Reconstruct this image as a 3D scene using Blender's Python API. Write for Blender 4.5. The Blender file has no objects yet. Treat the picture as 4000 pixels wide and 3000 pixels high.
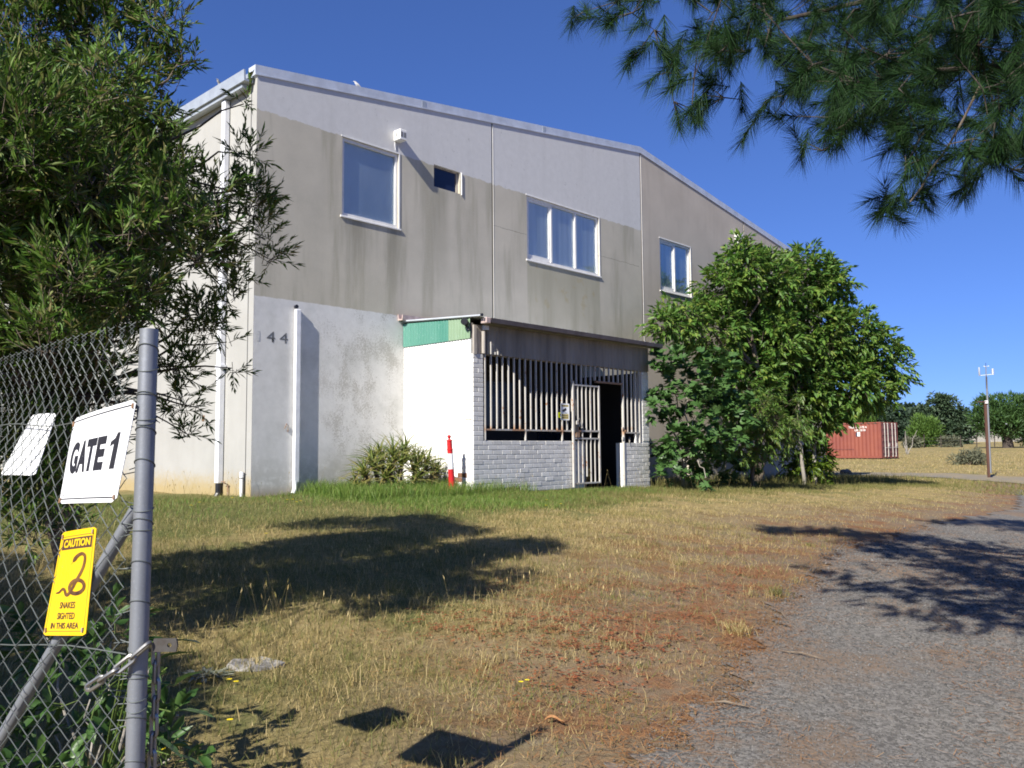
import bpy, math, random
import numpy as np
from mathutils import Vector, Matrix

random.seed(7)
RNG = np.random.default_rng(7)
SC = bpy.context.scene
COL = SC.collection

# ------------------------------------------------------------------ camera, sky, sun, exposure
CAM_LOC = (-7.1986, -12.6, 0.7449)
CAM_R = Vector((0.6842288, -0.7292265, -0.0077256))
CAM_U = Vector((-0.0515416, -0.0589230, 0.9969311))
CAM_F = Vector((0.7274438, 0.6817306, 0.0779023))
cd = bpy.data.cameras.new('camera')
cam = bpy.data.objects.new('camera', cd)
COL.objects.link(cam)
cd.sensor_width = 36.0
cd.lens = 36.0 * 3300.0 / 4000.0
cd.clip_start = 0.05
cd.clip_end = 2000.0
mw = Matrix((CAM_R, CAM_U, -CAM_F)).transposed().to_4x4()
mw.translation = CAM_LOC
cam.matrix_world = mw
SC.camera = cam

SUN_DIR = Vector((1.0, 0.20, -0.79)).normalized()          # the way the light travels
w = bpy.data.worlds.new('World')
SC.world = w
w.use_nodes = True
wn = w.node_tree.nodes
wl = w.node_tree.links
bg = wn['Background']
sky = wn.new('ShaderNodeTexSky')
sky.sky_type = 'NISHITA'
sky.sun_disc = False
sky.sun_elevation = math.asin(-SUN_DIR.z)
sky.sun_rotation = math.atan2(-SUN_DIR.x, -SUN_DIR.y)
sky.altitude = 2500.0
sky.air_density = 1.0
sky.dust_density = 0.25
sky.ozone_density = 4.0
tint = wn.new('ShaderNodeMix')
tint.data_type = 'RGBA'
tint.blend_type = 'MULTIPLY'
tint.inputs[0].default_value = 1.0
tint.inputs[7].default_value = (0.31, 0.40, 0.64, 1.0)
wl.new(sky.outputs[0], tint.inputs[6])
gam = wn.new('ShaderNodeGamma')
gam.inputs[1].default_value = 0.75
wl.new(tint.outputs[2], gam.inputs[0])
tone = wn.new('ShaderNodeMix')
tone.data_type = 'RGBA'
tone.blend_type = 'MULTIPLY'
tone.inputs[0].default_value = 1.0
tone.inputs[7].default_value = (0.77, 0.92, 1.17, 1.0)
wl.new(gam.outputs[0], tone.inputs[6])
wl.new(tone.outputs[2], bg.inputs[0])
bg.inputs[1].default_value = 0.13
sd = bpy.data.lights.new('sun', 'SUN')
sd.energy = 4.6
sd.angle = math.radians(0.53)
sd.color = (1.0, 0.95, 0.86)
sun = bpy.data.objects.new('sun', sd)
COL.objects.link(sun)
sun.rotation_euler = SUN_DIR.to_track_quat('-Z', 'Y').to_euler()
sun.location = (-20, -6, 20)
SC.cycles.filter_width = 1.8
SC.view_settings.view_transform = 'Standard'
SC.view_settings.look = 'None'
SC.view_settings.gamma = 1.0
SC.view_settings.use_curve_mapping = False
SC.view_settings.exposure = 0.98

# ------------------------------------------------------------------ object helpers
ORG = {}


def tag(o, label=None, cat=None, group=None, kind=None):
    if label: o['label'] = label
    if cat: o['category'] = cat
    if group: o['group'] = group
    if kind: o['kind'] = kind
    return o


def thing(name, label, cat, loc=(0, 0, 0), group=None):
    o = bpy.data.objects.new(name, None)
    o.empty_display_size = 0.2
    COL.objects.link(o)
    o.location = loc
    ORG[o.name] = Vector(loc)
    return tag(o, label, cat, group)


def copy_tree(o, parent=None):
    c = o.copy()
    COL.objects.link(c)
    if parent is not None: c.parent = parent
    ORG[c.name] = ORG[o.name].copy()
    for ch in list(o.children):
        copy_tree(ch, c)
    return c


def np_mesh(name, V, F):
    V = np.asarray(V, np.float32)
    F = np.asarray(F, np.int32)
    me = bpy.data.meshes.new(name)
    me.vertices.add(len(V))
    me.vertices.foreach_set('co', V.ravel())
    k = F.shape[1]
    me.loops.add(F.size)
    me.loops.foreach_set('vertex_index', F.ravel())
    me.polygons.add(len(F))
    me.polygons.foreach_set('loop_start', np.arange(0, F.size, k, dtype=np.int32))
    me.update(calc_edges=True)
    return me


def link(name, me, mat, parent=None, loc=None, kind=None, smooth=False, label=None):
    if mat is not None: me.materials.append(mat)
    if smooth and len(me.polygons):
        me.polygons.foreach_set('use_smooth', np.ones(len(me.polygons), bool))
    o = bpy.data.objects.new(name, me)
    COL.objects.link(o)
    if parent is not None:
        o.parent = parent
        ORG[o.name] = ORG[parent.name].copy()
    else:
        o.location = loc or (0, 0, 0)
        ORG[o.name] = Vector(loc or (0, 0, 0))
    if kind: o['kind'] = kind
    if label: o['label'] = label
    return o


def np_obj(name, V, F, mat, parent=None, loc=None, **kw):
    V = np.asarray(V, np.float64)
    off = ORG[parent.name] if parent is not None else Vector(loc or (0, 0, 0))
    V = V - np.array(off)[None, :]
    return link(name, np_mesh(name, V, F), mat, parent, loc, **kw)


class MB:
    """collects faces in world coordinates, then links them as one mesh"""

    def __init__(self):
        self.v = []
        self.f = []

    def add(self, vs, fs):
        n = len(self.v)
        self.v.extend([tuple(p) for p in vs])
        self.f.extend([tuple(i + n for i in q) for q in fs])
        return self

    def box(self, x0, x1, y0, y1, z0, z1):
        return self.add([(x0, y0, z0), (x1, y0, z0), (x1, y1, z0), (x0, y1, z0), (x0, y0, z1), (x1, y0, z1), (x1, y1, z1), (x0, y1, z1)],
                        [(0, 3, 2, 1), (4, 5, 6, 7), (0, 1, 5, 4), (1, 2, 6, 5), (2, 3, 7, 6), (3, 0, 4, 7)])

    def obox(self, c, ex, ey, ez):
        """box about centre c with half-extent vectors"""
        c, ex, ey, ez = map(Vector, (c, ex, ey, ez))
        vs = [c + sx * ex + sy * ey + sz * ez for sz in (-1, 1) for sx, sy in ((-1, -1), (1, -1), (1, 1), (-1, 1))]
        return self.add(vs, [(0, 3, 2, 1), (4, 5, 6, 7), (0, 1, 5, 4), (1, 2, 6, 5), (2, 3, 7, 6), (3, 0, 4, 7)])

    def bevbox(self, x0, x1, y0, y1, z0, z1, b):
        """box whose twelve edges are chamfered"""
        bm = MB.box(MB(), x0, x1, y0, y1, z0, z1)
        import bmesh
        m = bmesh.new()
        vv = [m.verts.new(p) for p in bm.v]
        for q in bm.f: m.faces.new([vv[i] for i in q])
        bmesh.ops.bevel(m, geom=list(m.edges), offset=b, segments=1, affect='EDGES')
        m.verts.index_update()
        self.add([v.co.copy() for v in m.verts], [[v.index for v in f.verts] for f in m.faces])
        m.free()
        return self

    def prism(self, poly, axis, a, b):
        """polygon of two coordinates pushed from a to b along axis 0, 1 or 2"""
        def P(p, t):
            q = list(p)
            q.insert(axis, t)
            return tuple(q)
        n = len(poly)
        vs = [P(p, a) for p in poly] + [P(p, b) for p in poly]
        fs = [tuple(range(n - 1, -1, -1)), tuple(range(n, 2 * n))] + [(i, (i + 1) % n, n + (i + 1) % n, n + i) for i in range(n)]
        return self.add(vs, fs)

    def tube(self, path, r, n=8, caps=True, closed=False):
        path = [Vector(p) for p in path]
        rs = r if isinstance(r, (list, tuple)) else [r] * len(path)
        m = len(path)
        base = len(self.v)
        up = None
        for i, p in enumerate(path):
            if closed:
                t = path[(i + 1) % m] - path[i - 1]
            else:
                t = path[min(i + 1, m - 1)] - path[max(i - 1, 0)]
            t.normalize()
            if up is None:
                up = Vector((0, 0, 1)) if abs(t.z) < 0.9 else Vector((1, 0, 0))
            s = t.cross(up)
            if s.length < 1e-6: s = t.orthogonal()
            s.normalize()
            up = s.cross(t).normalized()
            for k in range(n):
                a = 2 * math.pi * k / n
                self.v.append(tuple(p + (s * math.cos(a) + up * math.sin(a)) * rs[i]))
        rings = m if closed else m - 1
        for i in range(rings):
            j = (i + 1) % m
            for k in range(n):
                k2 = (k + 1) % n
                self.f.append((base + i * n + k, base + i * n + k2, base + j * n + k2, base + j * n + k))
        if caps and not closed:
            self.f.append(tuple(base + k for k in range(n - 1, -1, -1)))
            self.f.append(tuple(base + (m - 1) * n + k for k in range(n)))
        return self

    def lathe(self, c, prof, n=20, axis=Vector((0, 0, 1))):
        """profile of (radius, height) turned about axis through c"""
        axis = Vector(axis).normalized()
        a = axis.orthogonal().normalized()
        b = axis.cross(a)
        c = Vector(c)
        base = len(self.v)
        for r, h in prof:
            for k in range(n):
                t = 2 * math.pi * k / n
                self.v.append(tuple(c + axis * h + (a * math.cos(t) + b * math.sin(t)) * r))
        for i in range(len(prof) - 1):
            for k in range(n):
                k2 = (k + 1) % n
                self.f.append((base + i * n + k, base + i * n + k2, base + (i + 1) * n + k2, base + (i + 1) * n + k))
        self.f.append(tuple(base + k for k in range(n - 1, -1, -1)))
        self.f.append(tuple(base + (len(prof) - 1) * n + k for k in range(n)))
        return self

    def build(self, name, mat, parent=None, loc=None, smooth=False, kind=None, label=None):
        off = ORG[parent.name] if parent is not None else Vector(loc or (0, 0, 0))
        me = bpy.data.meshes.new(name)
        me.from_pydata([tuple(Vector(p) - off) for p in self.v], [], self.f)
        me.update()
        o = link(name, me, mat, parent, loc, kind=kind, smooth=smooth, label=label)
        if smooth:
            try: me.set_sharp_from_angle(angle=math.radians(40))
            except Exception: pass
        return o


def text_geo(body, bold=0.0):
    """flat letters as (n,2) points scaled to a 0..1 box plus triangles"""
    cu = bpy.data.curves.new('lettering', 'FONT')
    cu.body = body
    cu.offset = bold
    cu.resolution_u = 4
    o = bpy.data.objects.new('lettering', cu)
    COL.objects.link(o)
    dg = bpy.context.evaluated_depsgraph_get()
    me = bpy.data.meshes.new_from_object(o.evaluated_get(dg))
    me.calc_loop_triangles()
    V = np.array([v.co[:2] for v in me.vertices])
    F = np.array([t.vertices[:] for t in me.loop_triangles])
    bpy.data.objects.remove(o)
    bpy.data.curves.remove(cu)
    bpy.data.meshes.remove(me)
    V = (V - V.min(0)) / (V.max(0) - V.min(0))
    return V, F


# ------------------------------------------------------------------ material helpers
class NT:
    def __init__(self, name):
        self.m = bpy.data.materials.new(name)
        self.m.use_nodes = True
        self.n = self.m.node_tree.nodes
        self.l = self.m.node_tree.links
        self.b = self.n['Principled BSDF']
        self._pos = None

    def new(self, t, **kw):
        nd = self.n.new(t)
        for k, v in kw.items(): setattr(nd, k, v)
        return nd

    def put(self, sock, v):
        if hasattr(v, 'is_output') or isinstance(v, bpy.types.NodeSocket): self.l.new(v, sock)
        else:
            if isinstance(v, (tuple, list)) and len(v) == 3 and sock.type == 'RGBA': v = (*v, 1)
            sock.default_value = v

    def math(self, op, a, b=0.0, c=None, clamp=False):
        nd = self.new('ShaderNodeMath', operation=op, use_clamp=clamp)
        self.put(nd.inputs[0], a)
        self.put(nd.inputs[1], b)
        if c is not None: self.put(nd.inputs[2], c)
        return nd.outputs[0]

    def pos(self):
        if self._pos is None:
            g = self.new('ShaderNodeNewGeometry')
            s = self.new('ShaderNodeSeparateXYZ')
            self.l.new(g.outputs['Position'], s.inputs[0])
            self._pos = (g.outputs['Position'], s.outputs[0], s.outputs[1], s.outputs[2], g)
        return self._pos

    def objpos(self):
        return self.new('ShaderNodeTexCoord').outputs['Object']

    def noise(self, scale, detail=4.0, rough=0.55, vec=None, stretch=None, dist=0.0):
        nd = self.new('ShaderNodeTexNoise')
        nd.inputs['Scale'].default_value = scale
        nd.inputs['Detail'].default_value = detail
        nd.inputs['Roughness'].default_value = rough
        nd.inputs['Distortion'].default_value = dist
        v = vec if vec is not None else self.pos()[0]
        if stretch:
            mp = self.new('ShaderNodeMapping')
            mp.inputs['Scale'].default_value = stretch
            self.l.new(v, mp.inputs[0])
            v = mp.outputs[0]
        self.l.new(v, nd.inputs['Vector'])
        return nd.outputs['Fac']

    def ramp(self, fac, stops, interp='LINEAR'):
        nd = self.new('ShaderNodeValToRGB')
        nd.color_ramp.interpolation = interp
        e = nd.color_ramp.elements
        while len(e) < len(stops): e.new(0.5)
        for i, (p, c) in enumerate(stops):
            e[i].position = p
            e[i].color = (*c, 1) if len(c) == 3 else c
        self.put(nd.inputs[0], fac)
        return nd.outputs[0]

    def step(self, x, a, b):
        """0 below a, 1 above b, smooth between (a may exceed b)"""
        nd = self.new('ShaderNodeMapRange', interpolation_type='SMOOTHSTEP')
        self.put(nd.inputs['Value'], x)
        nd.inputs['From Min'].default_value = a
        nd.inputs['From Max'].default_value = b
        return nd.outputs[0]

    def mix(self, fac, a, b, mode='MIX'):
        nd = self.new('ShaderNodeMix', data_type='RGBA', blend_type=mode)
        self.put(nd.inputs[0], fac)
        self.put(nd.inputs[6], a)
        self.put(nd.inputs[7], b)
        return nd.outputs[2]

    def bump(self, h, strength=0.3, dist=0.02):
        nd = self.new('ShaderNodeBump')
        nd.inputs['Strength'].default_value = strength
        nd.inputs['Distance'].default_value = dist
        self.put(nd.inputs['Height'], h)
        self.l.new(nd.outputs[0], self.b.inputs['Normal'])

    def set(self, col=None, rough=None, metal=None, spec=None):
        if col is not None: self.put(self.b.inputs['Base Color'], col)
        if rough is not None: self.put(self.b.inputs['Roughness'], rough)
        if metal is not None: self.put(self.b.inputs['Metallic'], metal)
        if spec is not None: self.put(self.b.inputs['Specular IOR Level'], spec)
        return self.m


def M(name, c1, c2=None, scale=6.0, rough=0.6, metal=0.0, bump=0.0, bscale=60.0, stretch=None, lo=0.35, hi=0.65, spec=0.4):
    t = NT(name)
    c2 = c2 or tuple(x * 0.75 for x in c1)
    col = t.ramp(t.noise(scale, 5, 0.6, stretch=stretch), [(lo, c1), (hi, c2)])
    if bump: t.bump(t.noise(bscale, 4), bump, 0.01)
    return t.set(col, rough, metal, spec)


def leaf_mat(name, cols, trans=0.3, rough=0.45, spec=0.4, tcol=None):
    """each leaf gets its own shade; light also passes through"""
    t = NT(name)
    r = t.pos()[4].outputs['Random Per Island']
    n = len(cols)
    col = t.ramp(r, [(i / max(1, n - 1), c) for i, c in enumerate(cols)])
    t.set(col, rough, 0.0, spec)
    tr = t.new('ShaderNodeBsdfTranslucent')
    if tcol: tc = t.mix(1.0, col, tcol, 'MULTIPLY')
    else: tc = col
    t.l.new(tc, tr.inputs[0])
    mx = t.new('ShaderNodeMixShader')
    mx.inputs[0].default_value = trans
    t.l.new(t.b.outputs[0], mx.inputs[1])
    t.l.new(tr.outputs[0], mx.inputs[2])
    t.l.new(mx.outputs[0], t.n['Material Output'].inputs[0])
    return t.m


def box_mask(t, x, a, b, s):
    return t.math('MULTIPLY', t.step(x, a - s, a + s), t.step(x, b + s, b - s))


# ---- wall of the hall: bare concrete with pale paint above and below
def front_wall_mat():
    t = NT('weathered_concrete')
    P, X, Y, Z, g = t.pos()
    n1 = t.noise(1.1, 5, 0.6)
    n2 = t.noise(7.0, 6, 0.65)
    n3 = t.noise(34.0, 5, 0.7)
    st = t.noise(2.2, 4, 0.6, stretch=(1, 1, 0.12))
    fine = t.noise(120.0, 3, 0.6)
    conc = t.ramp(n1, [(0.3, (0.54, 0.50, 0.41)), (0.7, (0.44, 0.41, 0.335))])
    conc = t.mix(t.step(st, 0.46, 0.66), conc, (0.38, 0.355, 0.28))
    conc = t.mix(t.math('MULTIPLY', t.step(n3, 0.5, 0.75), 0.35), conc, (0.60, 0.565, 0.48))
    # rain shadow and run-off under the windows
    dk = t.math('MULTIPLY', box_mask(t, X, 6.78, 9.47, 0.03), t.math('MULTIPLY', t.step(Z, 5.06, 5.03), t.step(Z, 2.8, 4.9)))
    conc = t.mix(t.math('MULTIPLY', dk, 0.6), conc, (0.33, 0.315, 0.225))
    yel = t.math('MULTIPLY', dk, t.step(t.noise(3.0, 5), 0.56, 0.68))
    conc = t.mix(t.math('MULTIPLY', yel, 0.5), conc, (0.36, 0.29, 0.14))
    dk2 = t.math('MULTIPLY', box_mask(t, X, 1.74, 3.06, 0.1), t.math('MULTIPLY', t.step(Z, 5.05, 5.0), t.step(Z, 3.5, 5.0)))
    dk2 = t.math('MULTIPLY', dk2, t.step(st, 0.35, 0.62))
    conc = t.mix(t.math('MULTIPLY', dk2, 0.65), conc, (0.25, 0.235, 0.18))
    dk3 = t.math('MULTIPLY', box_mask(t, X, 3.95, 4.35, 0.12), t.math('MULTIPLY', t.step(Z, 6.12, 6.0), t.step(Z, 3.3, 5.9)))
    conc = t.mix(t.math('MULTIPLY', dk3, 0.5), conc, (0.28, 0.265, 0.205))
    dk4 = t.math('MULTIPLY', box_mask(t, X, 12.2, 13.78, 0.05), t.math('MULTIPLY', t.step(Z, 5.06, 5.03), t.step(Z, 3.6, 4.9)))
    conc = t.mix(t.math('MULTIPLY', dk4, 0.5), conc, (0.33, 0.31, 0.24))
    # right-hand half is a pinker, evener cement
    right = t.step(X, 11.33, 11.35)
    conc_r = t.ramp(n1, [(0.3, (0.52, 0.465, 0.39)), (0.7, (0.45, 0.40, 0.335))])
    conc_r = t.mix(t.math('MULTIPLY', t.step(st, 0.5, 0.7), 0.5), conc_r, (0.39, 0.345, 0.285))
    conc_r = t.mix(t.math('MULTIPLY', dk4, 0.5), conc_r, (0.33, 0.30, 0.24))
    conc = t.mix(right, conc, conc_r)
    # pale blue-grey paint above
    wob = t.math('MULTIPLY', t.math('SUBTRACT', t.noise(5.0, 6, 0.7), 0.5), 0.16)
    zz = t.math('ADD', Z, wob)
    lim = t.math('ADD', 6.53, t.math('MULTIPLY', t.step(X, 9.5, 11.3), 0.02))
    top = t.step(t.math('SUBTRACT', zz, lim), -0.006, 0.006)
    chip_t = t.math('MULTIPLY', t.step(t.noise(9.0, 7, 0.75, stretch=(1, 1, 0.6)), 0.60, 0.64), t.step(n3, 0.45, 0.6))
    topc = t.ramp(n2, [(0.3, (0.62, 0.615, 0.60)), (0.7, (0.56, 0.555, 0.54))])
    topc = t.mix(t.math('MULTIPLY', t.step(st, 0.5, 0.75), 0.35), topc, (0.47, 0.465, 0.45))
    topc = t.mix(t.math('MULTIPLY', chip_t, 0.8), topc, (0.24, 0.24, 0.24))
    left = t.math('SUBTRACT', 1.0, right)
    col = t.mix(t.math('MULTIPLY', top, left), conc, topc)
    # white paint below, flaking
    low = t.step(t.math('ADD', Z, t.math('MULTIPLY', wob, 0.35)), 3.348, 3.338)
    lowc = t.ramp(n2, [(0.3, (0.70, 0.69, 0.665)), (0.7, (0.61, 0.60, 0.575))])
    lowc = t.mix(t.math('MULTIPLY', t.step(n1, 0.48, 0.72), 0.5), lowc, (0.42, 0.42, 0.39))
    zone = t.math('MULTIPLY', box_mask(t, X, 1.35, 3.2, 0.35), t.step(Z, 0.3, 1.0))
    fl = t.math('ADD', t.math('MULTIPLY', t.noise(2.0, 3, 0.6, stretch=(1, 1, 0.7)), 0.38), t.math('MULTIPLY', t.noise(30.0, 7, 0.85), 0.62))
    flake = t.math('MULTIPLY', t.step(fl, 0.518, 0.55), zone)
    lowc = t.mix(t.math('MULTIPLY', flake, 0.65), lowc, (0.33, 0.31, 0.27))
    damp = t.math('MULTIPLY', t.step(t.math('ADD', Z, t.math('MULTIPLY', n2, 0.8)), 1.3, 0.45), t.step(n2, 0.3, 0.6))
    lowc = t.mix(t.math('MULTIPLY', damp, 0.55), lowc, (0.30, 0.285, 0.24))
    lowc = t.mix(t.math('MULTIPLY', t.step(t.math('ADD', Z, t.math('MULTIPLY', n2, 0.25)), 0.36, 0.12), 0.6), lowc, (0.34, 0.24, 0.15))
    col = t.mix(t.math('MULTIPLY', low, t.step(X, 3.3, 3.2)), col, lowc)
    # hairline crack along the middle panel
    cz = t.math('ADD', 5.62, t.math('ADD', t.math('MULTIPLY', t.math('SUBTRACT', X, 5.6), -0.012), t.math('MULTIPLY', t.math('SUBTRACT', t.noise(4.0, 5, 0.7), 0.5), 0.10)))
    ck = t.math('MULTIPLY', t.step(t.math('ABSOLUTE', t.math('SUBTRACT', Z, cz)), 0.008, 0.002), box_mask(t, X, 5.7, 11.2, 0.02))
    col = t.mix(t.math('MULTIPLY', ck, 0.7), col, (0.08, 0.075, 0.06))
    h = t.math('ADD', t.math('MULTIPLY', fine, 0.5), t.math('MULTIPLY', n3, 0.8))
    h = t.math('ADD', h, t.math('MULTIPLY', t.math('MULTIPLY', flake, -1.0), 0.8))
    t.bump(h, 0.25, 0.01)
    return t.set(col, 0.85, 0, 0.25)


def side_wall_mat():
    t = NT('cream_wall_paint')
    P, X, Y, Z, g = t.pos()
    n1 = t.noise(1.3, 5, 0.6)
    n2 = t.noise(9.0, 6, 0.7)
    st = t.noise(2.4, 4, 0.6, stretch=(1, 1, 0.1))
    col = t.ramp(n1, [(0.3, (0.375, 0.37, 0.35)), (0.7, (0.325, 0.32, 0.30))])
    col = t.mix(t.math('MULTIPLY', t.step(st, 0.48, 0.75), 0.25), col, (0.29, 0.28, 0.255))
    yz = t.math('ADD', Z, t.math('MULTIPLY', n2, 0.5))
    col = t.mix(t.math('MULTIPLY', t.step(yz, 0.75, 0.3), 0.8), col, (0.34, 0.25, 0.09))
    chip = t.step(t.noise(1.9, 7, 0.8), 0.735, 0.745)
    col = t.mix(chip, col, (0.2, 0.19, 0.17))
    t.bump(t.noise(60.0, 5), 0.2, 0.01)
    return t.set(col, 0.8, 0, 0.3)


def galv_mat(name, c, rough=0.45, metal=0.55):
    t = NT(name)
    n1 = t.noise(9.0, 6, 0.7, stretch=(1, 1, 0.35))
    n2 = t.noise(160.0, 3, 0.6)
    col = t.ramp(n1, [(0.3, c), (0.7, tuple(x * 0.72 for x in c))])
    col = t.mix(t.math('MULTIPLY', t.step(n2, 0.55, 0.75), 0.35), col, tuple(min(1, x * 1.35) for x in c))
    t.bump(t.noise(70.0, 4), 0.12, 0.003)
    return t.set(col, t.ramp(n1, [(0.3, (rough,) * 3), (0.8, (rough + 0.2,) * 3)]), metal, 0.5)


def bar_mat():
    t = NT('chipped_white_steel')
    n = t.noise(9.0, 6, 0.75, stretch=(1, 1, 0.5))
    n2 = t.noise(2.5, 3)
    col = t.ramp(n2, [(0.3, (0.52, 0.50, 0.465)), (0.75, (0.43, 0.41, 0.375))])
    col = t.mix(t.step(n, 0.60, 0.64), col, (0.30, 0.13, 0.045))
    Z = t.pos()[3]
    foot = t.math('MULTIPLY', t.step(Z, 1.28, 1.12), t.math('MULTIPLY', t.step(Z, 1.0, 1.1), t.step(t.noise(3.5, 3), 0.45, 0.6)))
    col = t.mix(t.math('MULTIPLY', foot, 0.75), col, (0.38, 0.17, 0.05))
    return t.set(col, 0.55, 0.0, 0.4)


def rust_mat(name='rusty_steel'):
    t = NT(name)
    n = t.noise(14.0, 6, 0.75)
    col = t.ramp(n, [(0.3, (0.34, 0.28, 0.24)), (0.5, (0.26, 0.14, 0.07)), (0.7, (0.42, 0.38, 0.34))])
    return t.set(col, 0.75, 0.1, 0.3)


def brick_mat(name, c, var=0.12, dirt=True):
    """each brick object gets its own shade"""
    t = NT(name)
    oi = t.new('ShaderNodeObjectInfo').outputs['Random']
    f = t.math('MULTIPLY_ADD', oi, 2 * var, 1.0 - var)
    n = t.noise(11.0, 5, 0.7)
    col = t.ramp(n, [(0.3, c), (0.7, tuple(x * 0.82 for x in c))])
    mul = t.new('ShaderNodeCombineXYZ')
    for i in range(3): t.l.new(f, mul.inputs[i])
    col = t.mix(1.0, col, mul.outputs[0], 'MULTIPLY')
    if dirt:
        Z = t.pos()[3]
        col = t.mix(t.math('MULTIPLY', t.step(t.math('ADD', Z, t.math('MULTIPLY', t.noise(2.5, 4), 0.5)), 0.55, 0.05), 0.35), col, (0.30, 0.275, 0.235))
        col = t.mix(t.math('MULTIPLY', t.step(t.noise(3.5, 6, 0.75), 0.6, 0.72), 0.4), col, (0.33, 0.31, 0.28))
    t.bump(t.noise(90.0, 5), 0.35, 0.004)
    return t.set(col, 0.8, 0, 0.3)


def fibreglass_mat(name, c1, c2):
    t = NT(name)
    n = t.noise(2.6, 4, 0.6, stretch=(1, 1, 0.1))
    s = t.noise(55.0, 4, 0.7, stretch=(1, 1, 0.45), dist=1.5)
    col = t.ramp(n, [(0.3, c1), (0.7, c2)])
    col = t.mix(t.math('MULTIPLY', t.step(s, 0.58, 0.7), 0.75), col, (0.42, 0.55, 0.50))
    return t.set(col, 0.35, 0, 0.5)


def ground_mat():
    t = NT('dry_lawn_soil')
    P, X, Y, Z, g = t.pos()
    def at(nm):
        a = t.new('ShaderNodeAttribute')
        a.attribute_name = nm
        return a.outputs['Fac']
    gr, di = at('green'), at('dirt')
    n0 = t.noise(0.35, 4, 0.6)
    n1 = t.noise(1.7, 6, 0.7)
    n2 = t.noise(11.0, 6, 0.75)
    n3 = t.noise(70.0, 5, 0.75)
    dry = t.ramp(n2, [(0.25, (0.165, 0.122, 0.050)), (0.5, (0.275, 0.212, 0.092)), (0.75, (0.39, 0.32, 0.155))])
    dry = t.mix(t.math('MULTIPLY', t.step(n1, 0.48, 0.62), 0.65), dry, (0.095, 0.115, 0.034))
    dry = t.mix(t.math('MULTIPLY', t.step(n0, 0.5, 0.66), 0.35), dry, (0.36, 0.26, 0.14))
    dirt = t.ramp(n2, [(0.3, (0.155, 0.11, 0.07)), (0.55, (0.21, 0.15, 0.095)), (0.75, (0.19, 0.165, 0.13))])
    dirt = t.mix(t.math('MULTIPLY', t.step(n1, 0.47, 0.6), 0.7), dirt, (0.215, 0.095, 0.042))
    dirt = t.mix(t.math('MULTIPLY', t.step(n1, 0.44, 0.34), 0.6), dirt, (0.15, 0.138, 0.115))
    green = t.ramp(n2, [(0.3, (0.045, 0.075, 0.018)), (0.7, (0.12, 0.15, 0.04))])
    col = t.mix(t.math('MULTIPLY', di, t.step(t.math('ADD', n1, t.math('MULTIPLY', n2, 0.4)), 0.5, 0.78)), dry, dirt)
    col = t.mix(di, col, dirt)
    col = t.mix(t.math('MULTIPLY', gr, t.step(t.math('ADD', gr, n1), 0.6, 1.0)), col, green)
    col = t.mix(t.math('MULTIPLY', t.step(n3, 0.55, 0.72), 0.45), col, (0.10, 0.08, 0.045))
    t.bump(t.math('ADD', t.math('MULTIPLY', n2, 1.0), t.math('MULTIPLY', n3, 0.5)), 0.7, 0.05)
    return t.set(col, 0.95, 0, 0.15)


def gravel_mat(name='grey_gravel'):
    t = NT(name)
    n1 = t.noise(0.9, 6, 0.7)
    n2 = t.noise(38.0, 6, 0.8)
    v = t.new('ShaderNodeTexVoronoi')
    v.inputs['Scale'].default_value = 55.0
    t.l.new(t.pos()[0], v.inputs['Vector'])
    col = t.ramp(v.outputs['Color'], [(0.2, (0.088, 0.082, 0.074)), (0.5, (0.145, 0.135, 0.121)), (0.9, (0.21, 0.197, 0.178))])
    col = t.mix(t.step(n2, 0.55, 0.7), col, (0.06, 0.058, 0.057))
    col = t.mix(t.math('MULTIPLY', t.step(n1, 0.47, 0.63), 0.65), col, (0.19, 0.125, 0.075))
    col = t.mix(t.math('MULTIPLY', t.step(t.noise(4.0, 5, 0.7), 0.58, 0.7), 0.35), col, (0.19, 0.165, 0.13))
    h = t.math('ADD', t.math('MULTIPLY', v.outputs['Distance'], -0.9), n2)
    t.bump(h, 0.4, 0.012)
    return t.set(col, 0.9, 0, 0.2)


def metal_roof_mat():
    t = NT('weathered_roof_sheet')
    n = t.noise(1.8, 5, 0.65, stretch=(1, 1, 0.3))
    col = t.ramp(n, [(0.3, (0.52, 0.55, 0.58)), (0.7, (0.40, 0.43, 0.46))])
    return t.set(col, 0.5, 0.25, 0.4)


def glass_mat():
    t = NT('window_glass')
    gl = t.new('ShaderNodeBsdfGlossy')
    gl.inputs['Roughness'].default_value = 0.03
    gl.inputs['Color'].default_value = (0.9, 0.95, 1, 1)
    tr = t.new('ShaderNodeBsdfTransparent')
    tr.inputs[0].default_value = (0.93, 0.96, 0.97, 1)
    fr = t.new('ShaderNodeLayerWeight')
    f = t.math('ADD', t.math('MULTIPLY', t.math('POWER', fr.outputs['Facing'], 3.0), 0.9), 0.06, clamp=True)
    mx = t.new('ShaderNodeMixShader')
    t.l.new(f, mx.inputs[0])
    t.l.new(tr.outputs[0], mx.inputs[1])
    t.l.new(gl.outputs[0], mx.inputs[2])
    t.l.new(mx.outputs[0], t.n['Material Output'].inputs[0])
    return t.m


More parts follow.
